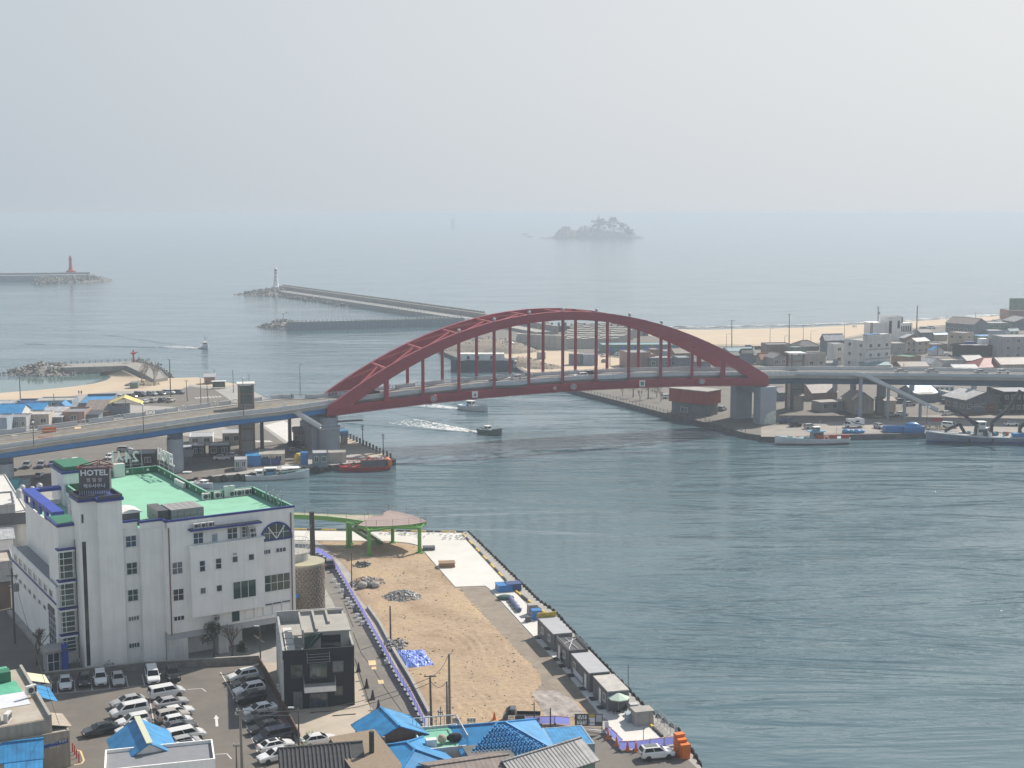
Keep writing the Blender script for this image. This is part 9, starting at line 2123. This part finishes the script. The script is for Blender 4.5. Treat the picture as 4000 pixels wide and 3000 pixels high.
# pier head posts, quay bollards and lamps
pm_=MB().box(-.28,.28,-.28,.28,0,1.6).mesh('pier_post','concrete_dark')
for i,(q,a)in enumerate(along(NP([zF(1012,905),zF(1400,1095)]),3.0)):o=bpy.data.objects.new('pier_post',pm_);col.objects.link(o);o.location=(q.x,q.y,GZ);tag(o,nth(i+1)+' dark post along the left pier head, counted from the bridge','post','posts along the left pier head')
for i,(xb,yb,xt,yt)in enumerate(((1145,975,1138,795),(1322,1060,1318,870))):pole(zF,xb,yb,xt,yt,.14,('black signal lamp post on the left pier head nearer the bridge','black signal lamp post on the left pier head nearer its tip')[i],arms=((.78,.4),(.9,.4)),m='black_metal',cat='lamp post',name='lamp_post',group=None)
fm2=MB();fm2.torus((0,0,0),.75,.3,'Y',12,6);fm2=fm2.mesh('tyre_fender','rubber')
for i,(q,a)in enumerate(along([LEFT_TIP[5],LEFT_TIP[4],LEFT_TIP[3],LEFT_TIP[2],LEFT_TIP[1]],3.6)):o=bpy.data.objects.new('tyre_fender',fm2);col.objects.link(o);o.location=(q.x+.1,q.y-.35,GZ-.7);o.rotation_euler=(0,0,a);tag(o,nth(i+1)+' large tyre fender on the left bank quay wall, counted from the hotel','fender','tyre fenders on the left bank')
rp_=MB().box(-.06,.06,-.06,.06,0,1.15).mesh('rail_post','rail_dark');qf=empty('quay_railing',(EAST_FRONT[1][0],EAST_FRONT[1][1],GZ),0,'low dark railing along the right bank from the arch to the pavilion','railing');qo=qf.location.copy();ln=[Vector(p)for p in EAST_FRONT[:5]]
for q,a in along(ln,2.4):part('rail_post',rp_,qf,(q.x-qo.x+.5*math.sin(a)*-1,q.y-qo.y+.6,0),a)
b=MB()
for a,c_ in zip(ln[:-1],ln[1:]):
 for z in(.5,1.05):b.bar((a.x-qo.x,a.y-qo.y+.6,z),(c_.x-qo.x,c_.y-qo.y+.6,z),.06,.06)
b.build('rail_bar','rail_dark',qf)
# blue bins, tarp heap and gear on the right quay
def bin_(zm,x,y,l,w_,h,ang,label):
 P=at(zm(x,y));rt=empty('fish_bin',(P.x,P.y,GZ),R(ang),label,'bin')
 for x0,x1,y0,y1 in((-l/2,l/2,-w_/2,-w_/2+.15),(-l/2,l/2,w_/2-.15,w_/2),(-l/2,-l/2+.15,-w_/2,w_/2),(l/2-.15,l/2,-w_/2,w_/2)):addbox(rt,'bin_wall',M('blue_plastic'),x0,x1,y0,y1,0,h)
 addbox(rt,'bin_floor',M('blue_plastic'),-l/2,l/2,-w_/2,w_/2,0,.15);addbox(rt,'rim',M('blue_roof_flat'),-l/2-.08,l/2+.08,-w_/2-.08,-w_/2+.1,h,h+.12)
 return rt
bin_(zO,2190,1000,6.6,3.6,1.7,4,'left of two long open blue bins at the right quay edge');b2_=bin_(zP,280,1005,6.6,3.6,1.7,2,'right of two long open blue bins, heaped with blue tarp');b=MB();b.ball((0,0,1.6),2.4,12,8,0,(1.1,.6,.62));b.build('tarp_heap','blue_plastic',b2_)
P=at(zO(1490,1025));rt=empty('tarpaulin',(P.x,P.y,GZ),R(4),'low crumpled bright blue tarpaulin behind the white fishing boat','tarpaulin')
for k,(x,r_)in enumerate(((-2.4,1.2),(-.8,1.0),(.9,1.15),(2.4,.9))):b=MB();b.ball((x,random.uniform(-.3,.3),.45),r_,9,6,0,(1.2,.9,.75));b.build('fold','blue_roof_flat',rt)
rubble(zP,620,960,5,3,1.4,120,['cloth_beige','net','light_grey','rust'],'fishing_gear')
P=at(zP(530,905));rt=empty('street_lamp',(P.x,P.y,GZ),0,'twin globe lamp post standing on the right quay','street lamp');ht=zrow(P,zP(530,590)[1])-GZ;MB().tube((0,0,0),(0,0,ht),.1,.08,8).build('pole','pole_dark',rt);MB().bar((-.5,0,ht),(.5,0,ht),.07,.07).build('arm','pole_dark',rt)
for s_ in(-.55,.55):MB().ball((s_,0,ht+.2),.35).build('globe','white_paint',rt)
# poles and lamps of the village and beach
for zm,xb,yb,xt,yt,r_,lb_,kw in((zM,672,640,672,168,.26,'tall utility pole with cross arm on the beach road',dict(arms=((.98,2.0),))),(zM,395,655,400,385,.14,'beach street lamp left of the tall utility pole',dict(lamp=2.0)),(zM,608,660,612,490,.12,'short lamp just left of the tall utility pole',dict(lamp=.8)),(zM,875,620,875,345,.14,'beach street lamp right of the tall utility pole',dict(lamp=1.6)),(zM,985,610,985,420,.12,'slender lamp with long arm above the tiled roof',dict(lamp=2.2)),(zM,1470,520,1470,292,.14,'beach street lamp above the grey gable',dict(lamp=1.8)),(zN,105,430,110,62,.3,'utility pole with transformer behind the white modern building',dict(arms=((.97,1.6),(.88,1.2)),transformer=True)),(zN,665,430,676,48,.38,'thick bare concrete pole right of the white modern building',{}),(zN,1100,330,1100,190,.14,'lamp behind the slate barn',dict(lamp=-2.0)),(zN,1515,320,1512,150,.14,'lamp with wires right of the slate barn',dict(lamp=1.0)),(zR,1942,400,1940,55,.26,'utility pole with cross arm at the left end of the beach',dict(arms=((.97,1.9),))),(zR,1878,400,1882,222,.13,'street lamp beside the leftmost beach utility pole',dict(lamp=1.6)),(zR,538,590,540,175,.16,'tall pole between the hangers in the block yard',{}),(zR,1240,560,1238,330,.14,'pole among the houses behind the right hangers',{}),(zN,968,770,970,570,.14,'thin pole beside the small bright blue roof',{}),(zN,480,990,482,880,.16,'thin lamp post at the viaduct rail left',{}),(zE,178,592,165,370,.2,'utility pole on the beach at the left edge',dict(arms=((.92,1.2),))),(zE,472,700,462,525,.15,'thin utility pole among the left bank roofs',{}),(zT,615,660,600,90,.22,'tall steel camera mast with angled arm by the beach car park',dict(lamp=-1.6)),(zT,855,690,832,390,.16,'leaning pole at the end of the beach car park',dict(arms=((.97,.6),))),(zT,1050,760,1042,360,.15,'pole beside the coast road crossing',{}),(zT,1160,780,1120,390,.15,'leaning pole right of the coast road crossing pole',{}),(zT,1245,420,1240,225,.13,'pole behind the brown beach kiosk',{}),(zT,1520,570,1505,235,.14,'pole left of the left viaduct lift tower',{}),(zT,1745,460,1745,290,.12,'thin black mast behind the left viaduct lift tower',{}),(zF,1575-900*0,9999,0,0,0,'',{})):
 if yb<5000:pole(zm,xb,yb,xt,yt,r_,lb_,m='pole_dark',cat='street lamp' if 'lamp' in kw else 'pole',name='street_lamp' if 'lamp' in kw else 'utility_pole',group='poles and lamps of both banks',**kw)
for x in(275,515):
 P=at(zF(x,1000 if x==275 else 950));MB().tube((P.x,P.y,GZ),(P.x,P.y,12.0),.55,.5,10).build('pier_column','pole_dark',vl,vo)
# trees
for x,y,h,lb_ in((825,1000,6.5,'dark pine on the right bank below mid span'),(955,1015,7.0,'bushy dark pine right of the first on the right bank'),(1030,1000,5.0,'small pine nearest the red pavilion')):pine(at(zH(x,y)),h,lb_)
for x,y,h,lb_ in((735,990,5,'bare sapling left of the pines on the right bank'),(885,1030,5,'bare sapling between the pines on the right bank'),(1065,1040,5,'bare sapling right of the pines on the right bank')):bare_tree(at(zH(x,y)),h,lb_,'bark_pale',3)
for x,y,h,lb_ in((255,400,8,'pale bare tree at the root of the lagoon breakwater'),(375,470,9,'pale bare tree nearest the beach car park'),(200,440,7,'pale bare bush left of the bare trees by the beach')):bare_tree(at(zT(x,y)),h,lb_,'bark_pale',4)
rubble(zT,210,450,7,5,1.6,120,['dry_leaf','wood'],'dry_brush')
# traffic barriers on the left viaduct
for x,y,l,lb_ in((712,770,3.4,'orange water barrier on the far lane of the left viaduct'),(655,862,3.4,'orange water barrier on the near lane of the left viaduct')):
 P=at(zS(x,y),z_left(190));rt=empty('traffic_barrier',P,face,lb_,'barrier');b=MB();b.loft([[(-l/2,-.4,.02),(l/2,-.4,.02),(l/2,.4,.02),(-l/2,.4,.02)],[(-l/2,-.15,1.3 if y<800 else .7),(l/2,-.15,1.3 if y<800 else .7),(l/2,.15,1.3 if y<800 else .7),(-l/2,.15,1.3 if y<800 else .7)]]);b.build('shell','orange_plastic',rt);addbox(rt,'stripe',M('white_paint'),-l/2+.2,l/2-.2,-.32,-.28,.45,.6)
# crossings on the coast road
for i in range(8):P=at(zT(985+i*48,645-i*3));MB().obox((P.x,P.y,GZ+.014),R(-62),3.4,.6,.004).build('crossing_stripe','road_paint',kind='structure')
for i in range(6):P=at(zF(225+i*24,938));MB().obox((P.x,P.y,GZ+.014),R(-60),3.2,.6,.004).build('crossing_stripe','road_paint',kind='structure')
# surf line on the right beach
mb=MB();sl_=[Vector(p)for p in NP([(4100,1224),(3860,1234),(3565,1251),(3384,1262),(3181,1270),(3000,1274),(2760,1280),(2640,1281)],.1)]
for i in range(700):
 t=random.random()*(len(sl_)-1.001);k=int(t);q=sl_[k].lerp(sl_[k+1],t-k);s_=random.uniform(.5,2.2);y=q.y+random.choice((0,0,9))+random.gauss(0,1.2)
 mb.add([(q.x+s_*2.4*math.cos(a_),y+s_*.5*math.sin(a_),.06)for a_ in(0,1.05,2.1,3.14,4.2,5.25)],[tuple(range(6))])
mb.build('surf','foam',kind='stuff',fix=False)
# ------------------------------------------------------------------ people
def person_mesh(walk):
 """Standing or walking figure grown from a skeleton with a skin surface."""
 s_=.32 if walk else .06
 V={'pelvis':(0,0,.95),'waist':(0,0,1.12),'chest':(0,0,1.34),'neck':(.01,0,1.50),'head':(.03,0,1.62),'crown':(.03,0,1.72)}
 for sd_,k in((-1,'l'),(1,'r')):
  f=s_*(1 if sd_>0 else-1);V['hip'+k]=(0,sd_*.10,.90);V['knee'+k]=(f*.55+.03,sd_*.11,.49);V['ankle'+k]=(f*.9-(.04 if f<0 else 0),sd_*.11,.09);V['toe'+k]=(f*.9+.15,sd_*.12,.03)
  V['sh'+k]=(0,sd_*.19,1.42);V['el'+k]=(-f*.4-.02,sd_*.25,1.14);V['wr'+k]=(-f*.7+.05,sd_*.26,.90);V['hand'+k]=(-f*.75+.07,sd_*.26,.81)
 E_=[('pelvis','waist'),('waist','chest'),('chest','neck'),('neck','head'),('head','crown')]
 for k in 'lr':E_+=[('pelvis','hip'+k),('hip'+k,'knee'+k),('knee'+k,'ankle'+k),('ankle'+k,'toe'+k),('chest','sh'+k),('sh'+k,'el'+k),('el'+k,'wr'+k),('wr'+k,'hand'+k)]
 rad={'pelvis':(.15,.12),'waist':(.14,.11),'chest':(.16,.12),'neck':(.06,.06),'head':(.095,.085),'crown':(.07,.07)}
 for k in 'lr':rad.update({'hip'+k:(.10,.10),'knee'+k:(.065,.065),'ankle'+k:(.045,.045),'toe'+k:(.04,.03),'sh'+k:(.075,.075),'el'+k:(.05,.05),'wr'+k:(.035,.035),'hand'+k:(.04,.03)})
 names=list(V);me=bpy.data.meshes.new('person');me.from_pydata([V[n_]for n_ in names],[(names.index(a),names.index(c_))for a,c_ in E_],[])
 o=bpy.data.objects.new('person',me);col.objects.link(o);md=o.modifiers.new('skin','SKIN');md.use_smooth_shade=True;sv=me.skin_vertices[0].data
 for i,n_ in enumerate(names):sv[i].radius=rad[n_];sv[i].use_root=(n_=='pelvis')
 o.modifiers.new('sub','SUBSURF').levels=1;dg=bpy.context.evaluated_depsgraph_get();out=bpy.data.meshes.new_from_object(o.evaluated_get(dg));bpy.data.objects.remove(o)
 out.materials.clear()
 for m_ in('cloth_black','cloth_blue','skin'):out.materials.append(MATS[m_])
 for p in out.polygons:z=p.center.z;p.material_index=2 if(z>1.52 or(z<.88 and abs(p.center.y)>.2))else(0 if z>.93 else 1)
 return out
PM=[person_mesh(False),person_mesh(True)]
hair=MB();hair.ball((.015,0,1.68),.105,8,5,0,(1,.95,.8));hairm=hair.mesh('hair','cloth_black')
for P,walk,ang,lb_,coat in((at(zS(1137,232),1.7),0,90,'left of two people in dark clothes standing on the left beach','cloth_blue'),(at(zS(1172,232),1.7),0,80,'right of two people in dark clothes standing on the left beach','cloth_black'),(at(zM(1592,372),.9),1,10,'left of three people walking on the right beach','cloth_black'),(at(zM(1610,372),.9),1,10,'middle of three people walking on the right beach','cloth_blue'),(at(zM(1637,374),.9),1,10,'right of three people walking on the right beach','cloth_black'),(at(zP(1115,745)),1,170,'left of two people walking on the right quay before the cafe','cloth_black'),(at(zP(1150,745)),1,170,'right of two people walking on the right quay before the cafe','cloth_beige'),(at(zF(530,572),z_left(1139)+.16),1,200,'person in dark clothes walking along the far railing left of the arch','cloth_black'),(at(zD(870,640),GZ+.12),0,30,'person in black beside the black roofed container','cloth_black')):
 o=bpy.data.objects.new('person',PM[walk]);col.objects.link(o);o.location=P;o.rotation_euler=(0,0,R(ang));tag(o,lb_,'person');s=o.material_slots[0];s.link='OBJECT';s.material=M(coat);h_=part('hair',hairm,o)
# ------------------------------------------------------------------ sea haze
def haze():
 mb=MB().box(-60000,60000,-250,60000,-3.4,71.5)
 m=bpy.data.materials.new('haze');m.use_nodes=True;n=m.node_tree;n.nodes.remove(n.nodes['Principled BSDF'])
 pv=n.nodes.new('ShaderNodeVolumePrincipled');pv.inputs['Color'].default_value=(0.575,0.645,0.72,1)
 pv.inputs['Density'].default_value=HAZE_D;pv.inputs['Anisotropy'].default_value=0.2
 n.links.new(pv.outputs[0],n.nodes['Material Output'].inputs['Volume'])
 mb.build('haze',m,kind='stuff')
HAZE_D=0.00032
haze()
